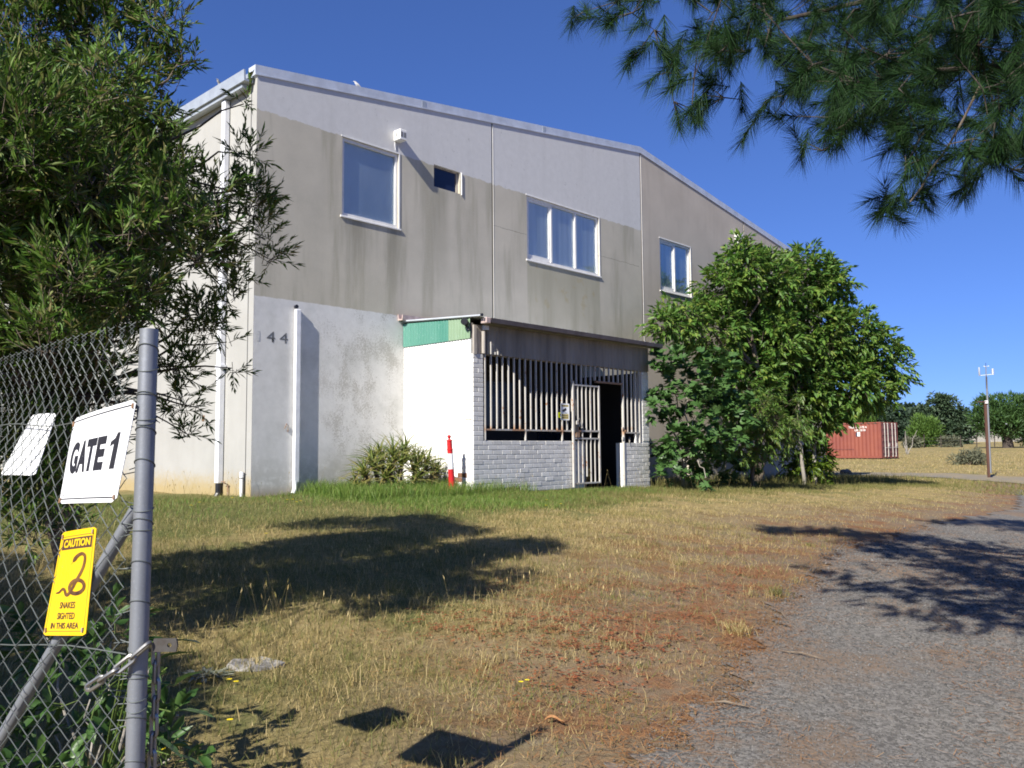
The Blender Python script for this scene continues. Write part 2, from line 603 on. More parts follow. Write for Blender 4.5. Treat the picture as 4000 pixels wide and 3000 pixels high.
MAT = dict(
    wall=front_wall_mat(), side=side_wall_mat(), roof=metal_roof_mat(), glass=glass_mat(),
    cap=M('pale_flashing', (0.60, 0.64, 0.70), (0.47, 0.50, 0.55), 3, 0.45, 0.2),
    gutter=M('grey_gutter', (0.42, 0.46, 0.50), (0.34, 0.37, 0.41), 4, 0.4, 0.25),
    pvc=M('white_pipe_paint', (0.78, 0.79, 0.82), (0.66, 0.67, 0.70), 5, 0.4),
    frame=M('white_window_paint', (0.80, 0.79, 0.76), (0.70, 0.69, 0.66), 7, 0.4),
    blind=M('pale_blind', (0.68, 0.70, 0.70), (0.52, 0.55, 0.56), 2.2, 0.8, stretch=(4, 1, 0.15)),
    blueblind=M('blue_grey_blind', (0.56, 0.60, 0.64), (0.42, 0.47, 0.52), 0.9, 0.8, stretch=(1, 1, 0.6)),
    navy=M('dark_blue_pane', (0.012, 0.02, 0.055), (0.01, 0.016, 0.045), 2, 0.15),
    joint=M('joint_sealant', (0.07, 0.07, 0.075), (0.05, 0.05, 0.05), 9, 0.9),
    jointw=M('pale_joint_lip', (0.74, 0.74, 0.72), (0.6, 0.6, 0.58), 9, 0.8),
    paintnum=M('faded_black_paint', (0.07, 0.075, 0.085), (0.16, 0.165, 0.17), 22, 0.8),
    box=M('white_plastic', (0.80, 0.79, 0.76), (0.72, 0.71, 0.68), 8, 0.4),
    grill=M('grey_plastic', (0.22, 0.22, 0.22), None, 8, 0.5),
    black=M('black_plastic', (0.015, 0.016, 0.02), (0.03, 0.03, 0.035), 8, 0.35),
    brick=brick_mat('grey_painted_brick', (0.70, 0.685, 0.655)),
    brickbrown=brick_mat('bare_brown_brick', (0.20, 0.10, 0.06), 0.2, False),
    brickwhite=M('white_painted_brick', (0.86, 0.85, 0.82), (0.80, 0.79, 0.76), 5, 0.7, bump=0.2, bscale=80),
    mortar=M('pale_mortar', (0.78, 0.765, 0.73), (0.66, 0.645, 0.61), 14, 0.9, bump=0.3),
    mortarwhite=M('white_mortar', (0.78, 0.77, 0.74), (0.70, 0.69, 0.66), 14, 0.9),
    fascia=M('stained_dark_sheet', (0.30, 0.28, 0.24), (0.17, 0.155, 0.13), 2.6, 0.6, 0.0, stretch=(1, 1, 0.15)),
    timber=M('grey_timber', (0.46, 0.42, 0.37), (0.26, 0.23, 0.20), 12, 0.85, stretch=(1, 1, 0.2)),
    pinkmetal=M('faded_pink_gutter', (0.58, 0.46, 0.42), (0.36, 0.27, 0.25), 6, 0.6, 0.1),
    browngutter=M('brown_gutter', (0.17, 0.145, 0.14), (0.11, 0.09, 0.085), 4, 0.55),
    green=fibreglass_mat('green_fibreglass_sheet', (0.05, 0.20, 0.145), (0.095, 0.25, 0.195)),
    lime=fibreglass_mat('pale_green_fibreglass_sheet', (0.17, 0.27, 0.155), (0.23, 0.32, 0.21)),
    bars=bar_mat(), rust=rust_mat(),
    dark=M('interior_shade_dark', (0.030, 0.027, 0.026), (0.022, 0.02, 0.02), 2, 0.8),  # near black, puts the shade inside the porch into the colour
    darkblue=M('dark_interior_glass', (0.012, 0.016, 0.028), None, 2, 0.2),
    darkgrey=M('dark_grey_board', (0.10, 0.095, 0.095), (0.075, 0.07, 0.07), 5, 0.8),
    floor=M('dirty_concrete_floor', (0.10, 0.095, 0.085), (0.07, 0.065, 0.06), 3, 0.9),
    slab=M('old_concrete', (0.34, 0.325, 0.30), (0.20, 0.185, 0.16), 7, 0.95, bump=0.5, bscale=40),
    galv=galv_mat('galvanised_pipe', (0.27, 0.285, 0.31)),
    wire=galv_mat('galvanised_wire', (0.13, 0.145, 0.14), 0.6, 0.25),
    chain=galv_mat('chain_steel', (0.34, 0.33, 0.31), 0.3, 0.8),
    plate=M('weathered_plate_steel', (0.085, 0.08, 0.075), (0.06, 0.05, 0.042), 30, 0.6, 0.3),
    signwhite=M('white_sign_sheet', (0.80, 0.81, 0.83), (0.70, 0.71, 0.73), 9, 0.35),
    signyellow=M('yellow_sign_sheet', (0.76, 0.48, 0.005), (0.66, 0.41, 0.008), 9, 0.35),
    ink=M('black_print', (0.022, 0.022, 0.03), None, 20, 0.5),
    brownink=M('dark_brown_print', (0.055, 0.028, 0.022), (0.075, 0.035, 0.02), 30, 0.5),
    snake=M('snake_print', (0.045, 0.016, 0.008), (0.16, 0.075, 0.02), 26, 0.5),
    signbuff=M('buff_print', (0.62, 0.52, 0.20), None, 15, 0.5),
    lemon=M('fluorescent_yellow_tag', (0.72, 0.80, 0.0), None, 15, 0.5),
    red=M('red_plastic', (0.56, 0.02, 0.02), (0.48, 0.02, 0.025), 5, 0.4),
    whiteband=M('white_reflective_band', (0.84, 0.84, 0.84), None, 5, 0.35),
    contred=M('faded_red_container_paint', (0.235, 0.068, 0.042), (0.19, 0.052, 0.038), 1.1, 0.6),
    contdoor=M('maroon_door_paint', (0.15, 0.052, 0.052), (0.11, 0.042, 0.044), 2.0, 0.6),
    rod=M('worn_galvanised_rod', (0.62, 0.58, 0.52), (0.45, 0.40, 0.36), 9, 0.5, 0.2),
    contwhite=M('white_stencil_paint', (0.80, 0.76, 0.72), None, 9, 0.6),
    rustpost=M('rusty_red_post', (0.11, 0.05, 0.032), (0.085, 0.042, 0.03), 3, 0.8),
    bark=M('grey_brown_bark', (0.17, 0.135, 0.10), (0.09, 0.07, 0.055), 18, 0.9, bump=0.6, bscale=40, stretch=(1, 1, 0.3)),
    palebark=M('pale_grey_bark', (0.34, 0.31, 0.27), (0.22, 0.20, 0.17), 14, 0.9, bump=0.4, bscale=40),
    darkbark=M('dark_bark', (0.07, 0.055, 0.045), (0.04, 0.032, 0.028), 12, 0.95, bump=0.6, bscale=30),
    stick=M('dry_stick', (0.20, 0.155, 0.11), (0.10, 0.075, 0.055), 20, 0.9),
    rock=M('brown_rock', (0.20, 0.17, 0.14), (0.11, 0.09, 0.075), 8, 0.95, bump=0.6, bscale=20),
    ground=ground_mat(), gravel=gravel_mat(), track=M('pale_track_gravel', (0.17, 0.155, 0.125), (0.24, 0.19, 0.11), 1.4, 0.95, bump=0.4, bscale=14),
    bird=M('bird_plumage', (0.16, 0.145, 0.12), (0.32, 0.30, 0.26), 30, 0.8),
    birdw=M('pale_bird_plumage', (0.55, 0.54, 0.52), (0.25, 0.25, 0.26), 25, 0.8),
    L_left=leaf_mat('narrow_leaf_green', [(0.034, 0.085, 0.012), (0.066, 0.145, 0.018), (0.10, 0.19, 0.028), (0.15, 0.235, 0.042), (0.07, 0.14, 0.035), (0.21, 0.25, 0.085), (0.20, 0.17, 0.06)], 0.32, 0.5, 0.25),
    L_shrub=leaf_mat('broad_leaf_green', [(0.035, 0.085, 0.018), (0.055, 0.12, 0.028), (0.085, 0.16, 0.045), (0.05, 0.10, 0.022)], 0.3, 0.4),
    L_walnut=leaf_mat('drooping_leaf_green', [(0.06, 0.145, 0.026), (0.085, 0.185, 0.032), (0.115, 0.225, 0.04), (0.18, 0.275, 0.045), (0.10, 0.20, 0.05), (0.25, 0.31, 0.06)], 0.42, 0.45, 0.3),
    L_fig=leaf_mat('lobed_leaf_green', [(0.048, 0.11, 0.028), (0.065, 0.14, 0.036), (0.09, 0.17, 0.05), (0.05, 0.115, 0.03)], 0.25, 0.4),
    L_peach=leaf_mat('slender_leaf_green', [(0.055, 0.125, 0.02), (0.085, 0.165, 0.028), (0.11, 0.19, 0.035), (0.16, 0.19, 0.04)], 0.35, 0.42),
    L_bush=leaf_mat('yellow_green_leaf', [(0.04, 0.085, 0.012), (0.08, 0.14, 0.015), (0.14, 0.19, 0.02)], 0.35, 0.42),
    needles=leaf_mat('pine_needle_green', [(0.010, 0.028, 0.008), (0.015, 0.042, 0.011), (0.028, 0.072, 0.015), (0.014, 0.033, 0.014), (0.026, 0.054, 0.020)], 0.12, 0.6, 0.15),
    L_far=leaf_mat('far_foliage_green', [(0.030, 0.055, 0.028), (0.042, 0.075, 0.036), (0.058, 0.092, 0.045)], 0.15, 0.6),
    L_farpine=leaf_mat('far_pine_green', [(0.028, 0.065, 0.016), (0.045, 0.10, 0.022), (0.062, 0.125, 0.028)], 0.15, 0.6),
    L_bright=leaf_mat('bright_far_green', [(0.055, 0.12, 0.018), (0.085, 0.16, 0.025), (0.11, 0.19, 0.032)], 0.2, 0.6),
    L_dark=leaf_mat('dark_far_green', [(0.018, 0.038, 0.020), (0.026, 0.05, 0.026), (0.035, 0.062, 0.032)], 0.12, 0.6),
    L_aloe=leaf_mat('aloe_leaf', [(0.11, 0.17, 0.03), (0.17, 0.21, 0.04), (0.23, 0.24, 0.05), (0.27, 0.19, 0.07), (0.09, 0.14, 0.035)], 0.12, 0.4),
    L_scrub=leaf_mat('grey_green_scrub', [(0.10, 0.11, 0.065), (0.14, 0.145, 0.09), (0.07, 0.08, 0.05)], 0.15, 0.7),
    g_dry=leaf_mat('straw_blade', [(0.32, 0.235, 0.092), (0.42, 0.325, 0.145), (0.53, 0.43, 0.22), (0.25, 0.205, 0.07), (0.20, 0.185, 0.055)], 0.25, 0.7, 0.2),
    g_olive=leaf_mat('olive_blade', [(0.10, 0.13, 0.03), (0.16, 0.17, 0.05), (0.24, 0.22, 0.075), (0.12, 0.12, 0.04), (0.30, 0.25, 0.11)], 0.3, 0.6, 0.2),
    g_green=leaf_mat('fresh_green_blade', [(0.09, 0.17, 0.025), (0.12, 0.21, 0.034), (0.17, 0.25, 0.045), (0.22, 0.25, 0.075)], 0.35, 0.5, 0.3),
    litter=leaf_mat('fallen_needles', [(0.30, 0.14, 0.045), (0.38, 0.19, 0.07), (0.24, 0.10, 0.035), (0.44, 0.27, 0.12)], 0.1, 0.8, 0.15),
    redlitter=leaf_mat('rusty_leaf_litter', [(0.26, 0.075, 0.032), (0.33, 0.105, 0.045), (0.19, 0.065, 0.03)], 0.1, 0.85, 0.15),
    stones=leaf_mat('gravel_stones', [(0.058, 0.057, 0.055), (0.10, 0.097, 0.092), (0.14, 0.136, 0.13), (0.078, 0.076, 0.072), (0.20, 0.19, 0.18)], 0.0, 0.9, 0.2),
    flower=M('yellow_petals', (0.80, 0.62, 0.01), None, 30, 0.6),
    stem=M('green_stem', (0.10, 0.15, 0.03), None, 30, 0.6),
    silver=leaf_mat('silver_grey_leaf', [(0.20, 0.215, 0.155), (0.27, 0.28, 0.22), (0.15, 0.17, 0.11)], 0.15, 0.7),
    drybark=M('orange_dry_bark', (0.42, 0.22, 0.09), (0.30, 0.14, 0.055), 12, 0.85),
)

# volumes of the tree crowns: x, y, z, radius in metres
LEFT=[(-5.53,-7.05,3.3,0.28),(-5.16,-7.16,3.46,0.24),(-4.98,-7.5,3.43,0.14),(-4.86,-7.6,3.23,0.09),(-4.94,-7.36,3.13,0.15),(-5.54,-6.98,2.79,0.34),(-5.27,-7.27,2.82,0.25),(-4.93,-7.34,2.86,0.15),(-5.51,-7.25,2.27,0.32),(-5.13,-7.37,2.39,0.25),(-4.78,-7.33,2.57,0.15),(-4.43,-7.25,2.54,0.13),(-4.2,-7.24,2.85,0.09),(-4.24,-7.24,3.21,0.05),(-4.04,-7.09,2.6,0.1),(-3.93,-7.03,2.32,0.07),(-5.48,-7.07,1.8,0.33),(-5.04,-7.12,1.98,0.27),(-4.59,-7.05,2.23,0.19),(-4.27,-6.95,2.2,0.14),(-4.13,-6.91,1.89,0.1),(-4.14,-6.87,1.55,0.05),(-4.36,-6.94,1.69,0.14),(-4.78,-7.07,1.66,0.16),(-5.22,-6.87,1.51,0.27),(-4.51,-6.89,1.35,0.11),(-4.43,-6.8,1.11,0.1),(-5.36,-6.56,1.29,0.24),(-4.4,-6.8,0.88,0.05),(-4.62,-6.87,0.98,0.05),(-4.99,-6.65,1.15,0.16),(-5.15,-6.29,0.84,0.16),(-4.88,-6.41,0.68,0.1),(-4.72,-5.27,3.34,0.4),(-4.22,-5.0,2.71,0.39),(-4.57,-4.6,2.51,0.43),(-5.04,-5.69,3.51,0.33),(-5.82,-6.27,3.09,0.39),(-5.75,-6.1,2.22,0.43),(-5.55,-5.62,1.34,0.4),(-5.59,-7.03,3.7,0.28),(-5.26,-7.24,3.75,0.23),(-4.1,-6.88,1.36,0.05),(-5.07,-8.24,1.79,0.06),(-5.22,-8.07,1.64,0.08),(-4.94,-8.13,2.07,0.08),(-5.37,-8.23,1.89,0.12),(-5.43,-8.12,1.54,0.12),(-5.68,-8.16,1.62,0.16),(-5.55,-8.07,2.14,0.17),(-5.38,-8.17,1.41,0.07),(-5.74,-8.06,1.34,0.14),(-5.18,-8.14,2.0,0.1),(-5.76,-8.01,2.34,0.19),(-5.49,-8.05,2.71,0.15),(-4.98,-7.81,2.27,0.11),(-5.38,-8.0,1.28,0.1),(-5.23,-6.2,0.84,0.19),(-5.06,-6.06,0.55,0.15),(-5.41,-6.47,0.99,0.21),(-5.04,-6.41,0.9,0.14),(-4.83,-6.49,0.87,0.11),(-5.23,-5.86,0.42,0.15),(-4.35,-6.88,1.06,0.03),(-4.49,-6.74,1.16,0.04),(-4.38,-6.73,1.4,0.05),(-4.02,-7.09,2.46,0.1),(-4.15,-7.12,2.6,0.1),(-4.14,-6.92,2.06,0.12),(-3.91,-7.04,2.18,0.06),(-5.49,-7.36,0.53,0.13),(-5.6,-7.26,0.69,0.14),(-5.35,-7.38,0.69,0.09),(-5.61,-7.49,0.32,0.11),(-5.46,-7.52,0.36,0.09),(-5.48,-7.25,0.83,0.13),(-5.06,-5.85,2.57,0.38),(-4.64,-5.88,2.76,0.33),(-4.32,-5.91,2.6,0.26),(-5.09,-5.6,1.9,0.35),(-4.67,-5.74,1.82,0.29),(-4.31,-5.72,2.17,0.23),(-4.03,-6.09,2.7,0.15),(-5.01,-5.61,1.3,0.28),(-4.69,-5.88,3.19,0.29),(-4.37,-6.06,3.12,0.22),(-6.0,-7.5,1.9,0.42),(-6.2,-7.3,1.25,0.4),(-5.95,-7.9,2.3,0.36),(-6.4,-7.0,2.4,0.55),(-6.5,-6.5,1.6,0.5),(-6.6,-7.6,2.9,0.5),(-6.3,-6.2,3.2,0.6),(-6.7,-7.2,0.7,0.4),(-8.0,-8.8,1.3,0.45),(-8.2,-9.2,1.2,0.4),(-7.9,-8.3,1.3,0.45),(-8.6,-8.9,1.7,0.45),(-7.4,-8.4,0.8,0.4),(-8.3,-8.0,1.6,0.5),(-8.2,-6.4,1.7,0.6),(-8.6,-7.0,2.0,0.6),(-7.8,-5.8,1.5,0.5),(-8.0,-5.2,1.9,0.5)]  # last lobes lie out of view, added for the shade they cast
SHRUB=[(-5.95,-9.31,0.03,0.17),(-5.96,-8.87,0.19,0.17),(-5.9,-9.71,-0.02,0.07),(-5.82,-9.73,0.03,0.06),(-5.95,-9.57,-0.21,0.13),(-6.03,-9.2,-0.1,0.15),(-5.85,-9.58,0.17,0.05),(-6.13,-9.23,-0.27,0.13),(-5.88,-9.81,-0.08,0.05),(-5.82,-9.17,0.22,0.11)]
WALNUT=[(12.72,-2.18,5.95,0.23),(12.73,-2.12,5.35,0.5),(12.42,-1.74,4.87,0.52),(14.08,-2.08,5.18,0.84),(15.77,-2.44,5.49,0.83),(16.26,-2.98,5.62,0.4),(16.99,-3.0,5.32,0.33),(10.9,-1.47,3.95,0.41),(10.17,-1.41,3.76,0.27),(12.31,-1.5,3.79,0.72),(14.17,-1.99,3.61,0.97),(16.07,-2.6,3.98,0.9),(17.34,-3.22,4.04,0.7),(18.33,-3.49,3.56,0.58),(18.74,-3.86,3.01,0.38),(13.34,-1.7,2.44,0.85),(15.79,-2.13,2.55,0.96),(17.23,-2.94,2.64,0.83),(18.35,-3.38,2.4,0.52),(17.04,-2.65,1.84,0.37),(16.05,-2.32,1.69,0.68),(15.53,-1.33,4.33,0.92),(17.47,-1.82,3.35,0.96)]
FIG=[(8.98,-2.21,2.66,0.37),(9.46,-2.38,2.21,0.63),(8.74,-2.16,1.82,0.27),(10.28,-2.69,2.39,0.67),(9.47,-2.6,1.46,0.73),(10.09,-2.93,1.2,0.58),(8.83,-2.44,0.94,0.35),(10.61,-2.96,1.69,0.48),(8.74,-2.42,0.34,0.3),(9.09,-3.07,0.11,0.2),(9.7,-2.32,0.74,0.53),(8.69,-2.21,0.23,0.24),(10.97,-1.73,0.4,0.34),(11.76,-1.97,0.33,0.37),(12.52,-2.19,0.2,0.3),(10.61,-1.62,0.18,0.25),(9.51,-1.69,0.85,0.28)]
PEACH=[(11.51,-2.9,1.72,0.56),(12.3,-3.27,1.45,0.68),(11.7,-3.01,0.89,0.47),(11.05,-2.75,0.89,0.44),(12.67,-3.32,1.0,0.41),(11.85,-3.07,1.28,0.56),(11.22,-2.89,0.56,0.24)]
BUSH=[(16.52,-2.19,0.18,0.51),(15.95,-2.04,0.25,0.37),(16.88,-2.18,0.5,0.32),(16.0,-2.35,-0.07,0.46)]
PINE=[(-3.45,-9.71,3.33,0.08),(-3.41,-9.88,3.24,0.11),(-3.39,-10.03,3.04,0.11),(-3.33,-10.11,3.13,0.13),(-3.34,-10.21,2.87,0.09),(-3.31,-10.25,2.98,0.11),(-3.38,-10.3,2.72,0.1),(-3.29,-10.39,2.68,0.1),(-3.32,-10.38,2.88,0.12),(-3.28,-10.55,2.69,0.11),(-3.33,-10.53,2.93,0.14),(-3.28,-10.7,2.74,0.12),(-3.21,-10.76,2.62,0.11),(-3.2,-10.79,2.83,0.14),(-3.22,-10.65,3.02,0.12),(-3.21,-10.91,2.62,0.12),(-3.19,-10.96,2.83,0.14),(-3.12,-10.98,2.46,0.1),(-3.09,-11.0,2.3,0.1),(-3.13,-11.12,2.39,0.11),(-3.17,-11.1,2.62,0.13),(-3.22,-11.21,2.75,0.15),(-3.05,-11.19,2.28,0.11),(-3.09,-11.28,2.13,0.1),(-3.02,-11.33,1.98,0.11),(-2.95,-11.4,1.96,0.1),(-3.05,-11.29,1.92,0.08),(-2.91,-11.46,2.02,0.09),(-3.08,-11.32,2.42,0.13),(-2.99,-11.39,2.22,0.13),(-3.02,-11.49,2.1,0.11),(-3.1,-11.45,2.52,0.15),(-3.1,-11.61,2.62,0.17),(-3.07,-11.61,2.33,0.15),(-2.99,-11.68,2.16,0.12),(-2.95,-11.7,1.98,0.1),(-3.06,-11.77,2.33,0.12),(-3.05,-11.8,2.53,0.14),(-3.2,-11.37,2.65,0.15),(-2.9,-11.62,2.1,0.1),(-2.91,-11.74,1.94,0.07),(-2.98,-11.83,2.09,0.12),(-3.03,-11.08,2.8,0.13),(-2.09,-10.47,3.71,0.16),(-1.67,-10.96,3.41,0.16),(-2.2,-11.59,2.24,0.13),(-3.03,-11.41,2.93,0.12),(-1.48,-11.46,3.54,0.16),(-3.32,-11.82,2.69,0.11),(-3.14,-11.1,2.58,0.12),(-1.95,-11.38,3.05,0.15),(-3.72,-11.31,2.25,0.11),(-2.46,-11.75,3.0,0.13),(-2.01,-11.69,2.81,0.14),(-3.09,-11.4,2.24,0.12),(-2.36,-11.14,3.25,0.14),(-2.81,-11.88,2.14,0.11),(-2.36,-11.26,2.28,0.14),(-2.85,-11.79,2.57,0.12),(-3.23,-11.71,2.63,0.11),(-2.19,-11.52,2.28,0.14),(-3.78,-10.43,3.08,0.13),(-2.19,-10.68,3.01,0.15),(-2.05,-11.25,2.81,0.15),(-4.04,-10.48,2.9,0.12),(-3.13,-10.42,3.29,0.14),(-2.41,-11.64,2.75,0.13),(-3.62,-11.34,2.46,0.11),(-2.78,-10.93,2.56,0.14),(-3.2,-11.23,2.46,0.12),(-1.79,-10.71,2.81,0.16),(-3.64,-10.82,2.93,0.12),(-2.81,-11.69,2.8,0.12),(-3.24,-11.12,2.42,0.12),(-3.91,-10.93,2.62,0.11),(-3.23,-11.88,2.37,0.11),(-1.34,-11.45,3.35,0.16),(-2.23,-10.78,3.45,0.15),(-3.75,-11.17,2.42,0.11),(-3.11,-10.58,3.02,0.14),(-2.17,-10.6,3.65,0.16),(-1.5,-11.29,3.67,0.16),(-3.05,-11.42,2.7,0.12),(-2.78,-11.43,2.28,0.12),(-2.42,-10.63,3.04,0.15),(-1.9,-11.65,2.73,0.14),(-1.77,-11.64,2.55,0.14),(-4.02,-10.86,2.43,0.11),(-2.94,-9.74,3.63,0.16),(-2.93,-11.64,2.93,0.12),(-1.78,-10.78,3.37,0.16),(-2.38,-11.05,3.31,0.14),(-3.93,-10.96,2.49,0.11),(-1.93,-10.88,3.42,0.16),(-1.74,-10.81,3.42,0.16),(-2.01,-11.56,2.36,0.14),(-2.67,-11.12,3.16,0.14),(-3.47,-10.81,2.77,0.12),(-3.22,-11.25,2.94,0.12),(-2.89,-10.88,3.19,0.14),(-1.91,-11.55,3.25,0.14),(-2.44,-10.96,2.76,0.14),(-3.61,-10.64,2.92,0.12),(-2.32,-10.68,3.36,0.15),(-2.27,-11.53,2.99,0.14),(-3.82,-11.15,2.32,0.11),(-3.23,-10.7,3.19,0.13),(-2.96,-10.75,2.87,0.14),(-1.48,-11.7,3.3,0.15),(-3.43,-11.38,2.29,0.11),(-1.72,-11.14,3.0,0.16),(-3.47,-11.47,1.97,0.11),(-2.79,-11.03,2.49,0.13),(-3.02,-11.87,2.75,0.11),(-1.83,-11.03,2.41,0.15),(-1.69,-11.24,3.47,0.16),(-3.79,-10.64,2.55,0.12),(-3.1,-11.36,2.48,0.12),(-2.41,-11.52,2.63,0.13),(-3.21,-11.1,2.41,0.12),(-2.39,-11.78,2.87,0.13),(-2.14,-11.2,2.9,0.14),(-3.01,-11.39,2.67,0.12),(-2.55,-11.67,2.73,0.13),(-1.78,-11.07,3.31,0.16),(-2.85,-10.94,2.65,0.13),(-2.47,-11.51,3.18,0.13),(-2.63,-11.25,3.23,0.13),(-2.84,-11.34,2.84,0.13),(-3.38,-11.7,2.19,0.11),(-2.55,-11.1,2.9,0.14),(-1.22,-11.38,3.08,0.16),(-1.66,-11.13,3.1,0.16),(-3.03,-11.95,2.54,0.11),(-1.58,-11.4,3.0,0.15),(-3.27,-11.54,2.19,0.11),(-3.46,-11.27,2.27,0.11),(-2.47,-11.76,2.46,0.12),(-2.82,-10.79,3.23,0.14),(-2.46,-11.43,3.11,0.13),(-1.81,-11.23,2.96,0.15),(-3.09,-11.35,2.62,0.12),(-2.44,-11.21,2.71,0.14),(-2.16,-11.53,2.97,0.14),(-1.8,-11.7,3.36,0.14),(-3.39,-11.54,2.72,0.11),(-2.93,-10.87,2.97,0.13),(-2.45,-11.81,2.91,0.13),(-1.44,-11.48,3.14,0.16),(-3.03,-11.81,2.73,0.11),(-3.09,-11.72,2.81,0.11),(-3.0,-11.57,2.71,0.12),(-2.63,-11.18,2.5,0.13),(-3.11,-11.68,2.16,0.11),(-2.33,-10.89,3.36,0.15),(-2.59,-11.64,3.0,0.13),(-2.65,-11.72,2.66,0.12),(-2.27,-11.29,2.84,0.14),(-3.07,-11.72,2.6,0.11),(-3.56,-11.35,2.77,0.11),(-1.5,-11.56,2.89,0.15),(-2.18,-10.73,3.29,0.15)]
EUCALYPT=[(116.22,23.73,6.59,1.64),(117.32,22.6,6.2,2.02),(115.03,25.22,4.65,1.64),(118.4,21.64,4.49,1.58),(115.75,24.61,3.26,2.14),(117.91,22.33,3.05,2.27),(119.38,20.68,3.73,0.95),(114.51,26.05,2.21,1.51),(119.04,21.23,2.1,1.64),(117.1,23.31,1.99,2.14)]
ROUND=[(99.25,20.23,3.1,1.53),(98.79,20.78,2.51,1.32),(99.81,19.71,2.39,1.42),(99.39,20.22,1.85,1.42)]
BIGPINE=[(87.74,10.4,4.05,1.77),(88.99,9.01,4.54,1.96),(90.12,7.84,4.25,2.05),(87.08,11.2,3.17,1.3),(91.11,6.87,3.45,2.05),(89.07,9.1,3.01,2.14),(90.54,7.62,2.3,1.58),(87.82,10.49,2.56,1.3)]
BRIGHT=[(69.88,16.35,3.16,1.08),(69.3,16.94,3.5,0.92)]
DARK=[[(143.24,46.33,5.78,2.79),(141.87,47.88,4.98,2.47)],[(145.78,43.65,5.51,2.3),(145.25,44.28,4.94,2.3)],[(147.8,41.61,4.5,1.97),(147.28,42.26,3.69,1.97)],[(149.53,39.86,3.66,1.48),(150.15,39.33,2.43,1.48)],[(158.86,30.03,2.57,1.32),(158.22,30.78,1.93,1.15)],[(139.9,49.98,5.0,2.47),(139.12,50.95,3.78,2.47)]]
DEADTREE=[(69.94,15.03,1.4,0.21)]

# ------------------------------------------------------------------ terrain
def gz(X, Y):
    X = np.asarray(X, float)
    Y = np.asarray(Y, float)
    a = np.interp(X, [-60, 2, 8.7, 23, 35, 50, 58, 80, 110, 150, 420], [0, 0, -.1, -.42, -.45, -.1, -.06, .45, .85, 1.75, 5.0])
    b = np.interp(-Y, [-300, 1.5, 4, 12.6, 15, 60, 300], [0, 0, -.12, -.8, -.88, -1.0, -1.0])
    b = b * np.interp(X, [0, 30, 60], [1, 1, 0.1])
    return a + b


def bumps(X, Y):
    k = np.interp(np.hypot(X + 7, Y + 12.6), [0, 30, 80], [1, 1, 0])
    return k * (0.018 * np.sin(X * 1.3 + 0.5) * np.sin(Y * 1.7 + 1.1) + 0.012 * np.sin(X * 2.9 + Y * 1.1) + 0.008 * np.sin(Y * 4.1 - X * 2.3))


def zg(X, Y):
    return gz(X, Y) + bumps(np.asarray(X, float), np.asarray(Y, float))


DRX = [-16, -5.5, -4.4, -3.97, -3.05, -2.19, -.37, .86, 2.46, 7.04, 14.45, 20, 26]
DRY = [-10.9, -10.7, -10.46, -10.40, -10.24, -9.95, -9.34, -9.05, -8.57, -8.15, -7.8, -6.6, -5.2]


def drive_left(X):
    return np.interp(X, DRX, DRY)


def wob(X, Y, s=1.0):
    return (np.sin(X * 2.1 + 1.3) * 0.5 + np.sin(X * 5.3 + Y * 1.7) * 0.3 + np.sin(X * 9.7 - Y * 4.1 + 2) * 0.2) * s


def w_green(X, Y):
    n = wob(X, Y)
    def blob(x0, x1, y0, y1, s):
        f = lambda v, a, b: 1 / (1 + np.exp(-(v - a) / s)) * 1 / (1 + np.exp((v - b) / s))
        return f(X + .3 * n, x0, x1) * f(Y + .3 * n, y0, y1)
    g = 1.0 * blob(-.2, 4.4, -4.4, 1, .22)
    g = np.maximum(g, 0.9 * blob(4.0, 8.0, -3.0, 1, .18))
    g = np.maximum(g, 0.75 * blob(-9, 0.3, -4.2, 3, .35))
    g = np.maximum(g, 0.72 * blob(8.2, 24, -3.3, 1, .3))
    g = np.maximum(g, 0.45 * blob(-6, -3.8, -9.8, -7.2, .4))
    g = np.maximum(g, 0.5 * blob(-5, -1.0, -8.0, -4.0, .5))
    return g


def w_dirt(X, Y):
    d = Y - drive_left(X) + 0.5 * wob(X, Y)
    a = np.clip(1.15 - d / np.interp(X, [-6, -4, 0, 6, 14], [0.35, 1.9, 3.1, 3.0, 1.6]), 0, 1)
    return a * np.interp(X, [-7, -4.6, -3.5], [.2, .5, 1])


def axis_pts(lo, a, b, hi, fine, g=1.18):
    p = list(np.arange(a, b + fine / 2, fine))
    s = fine
    while p[-1] < hi:
        s *= g
        p.append(p[-1] + s)
    s = fine
    q = [p[0]]
    while q[-1] > lo:
        s *= g
        q.append(q[-1] - s)
    return np.array(q[:0:-1] + p)


gx = axis_pts(-160, -9, 26, 420, 0.22)
gy = axis_pts(-160, -14, 3, 320, 0.22)
GX, GY = np.meshgrid(gx, gy, indexing='ij')
GZ = zg(GX, GY)
V = np.stack([GX, GY, GZ], -1).reshape(-1, 3)
ni, nj = GX.shape
I, J = np.meshgrid(np.arange(ni - 1), np.arange(nj - 1), indexing='ij')
b0 = (I * nj + J).ravel()
F = np.stack([b0, b0 + nj, b0 + nj + 1, b0 + 1], -1)
ground = np_obj('ground', V, F, MAT['ground'], kind='structure', smooth=True)
for nm, fn in (('green', w_green), ('dirt', w_dirt)):
    at = ground.data.attributes.new(nm, 'FLOAT', 'POINT')
    at.data.foreach_set('value', fn(GX, GY).ravel().astype(np.float32))


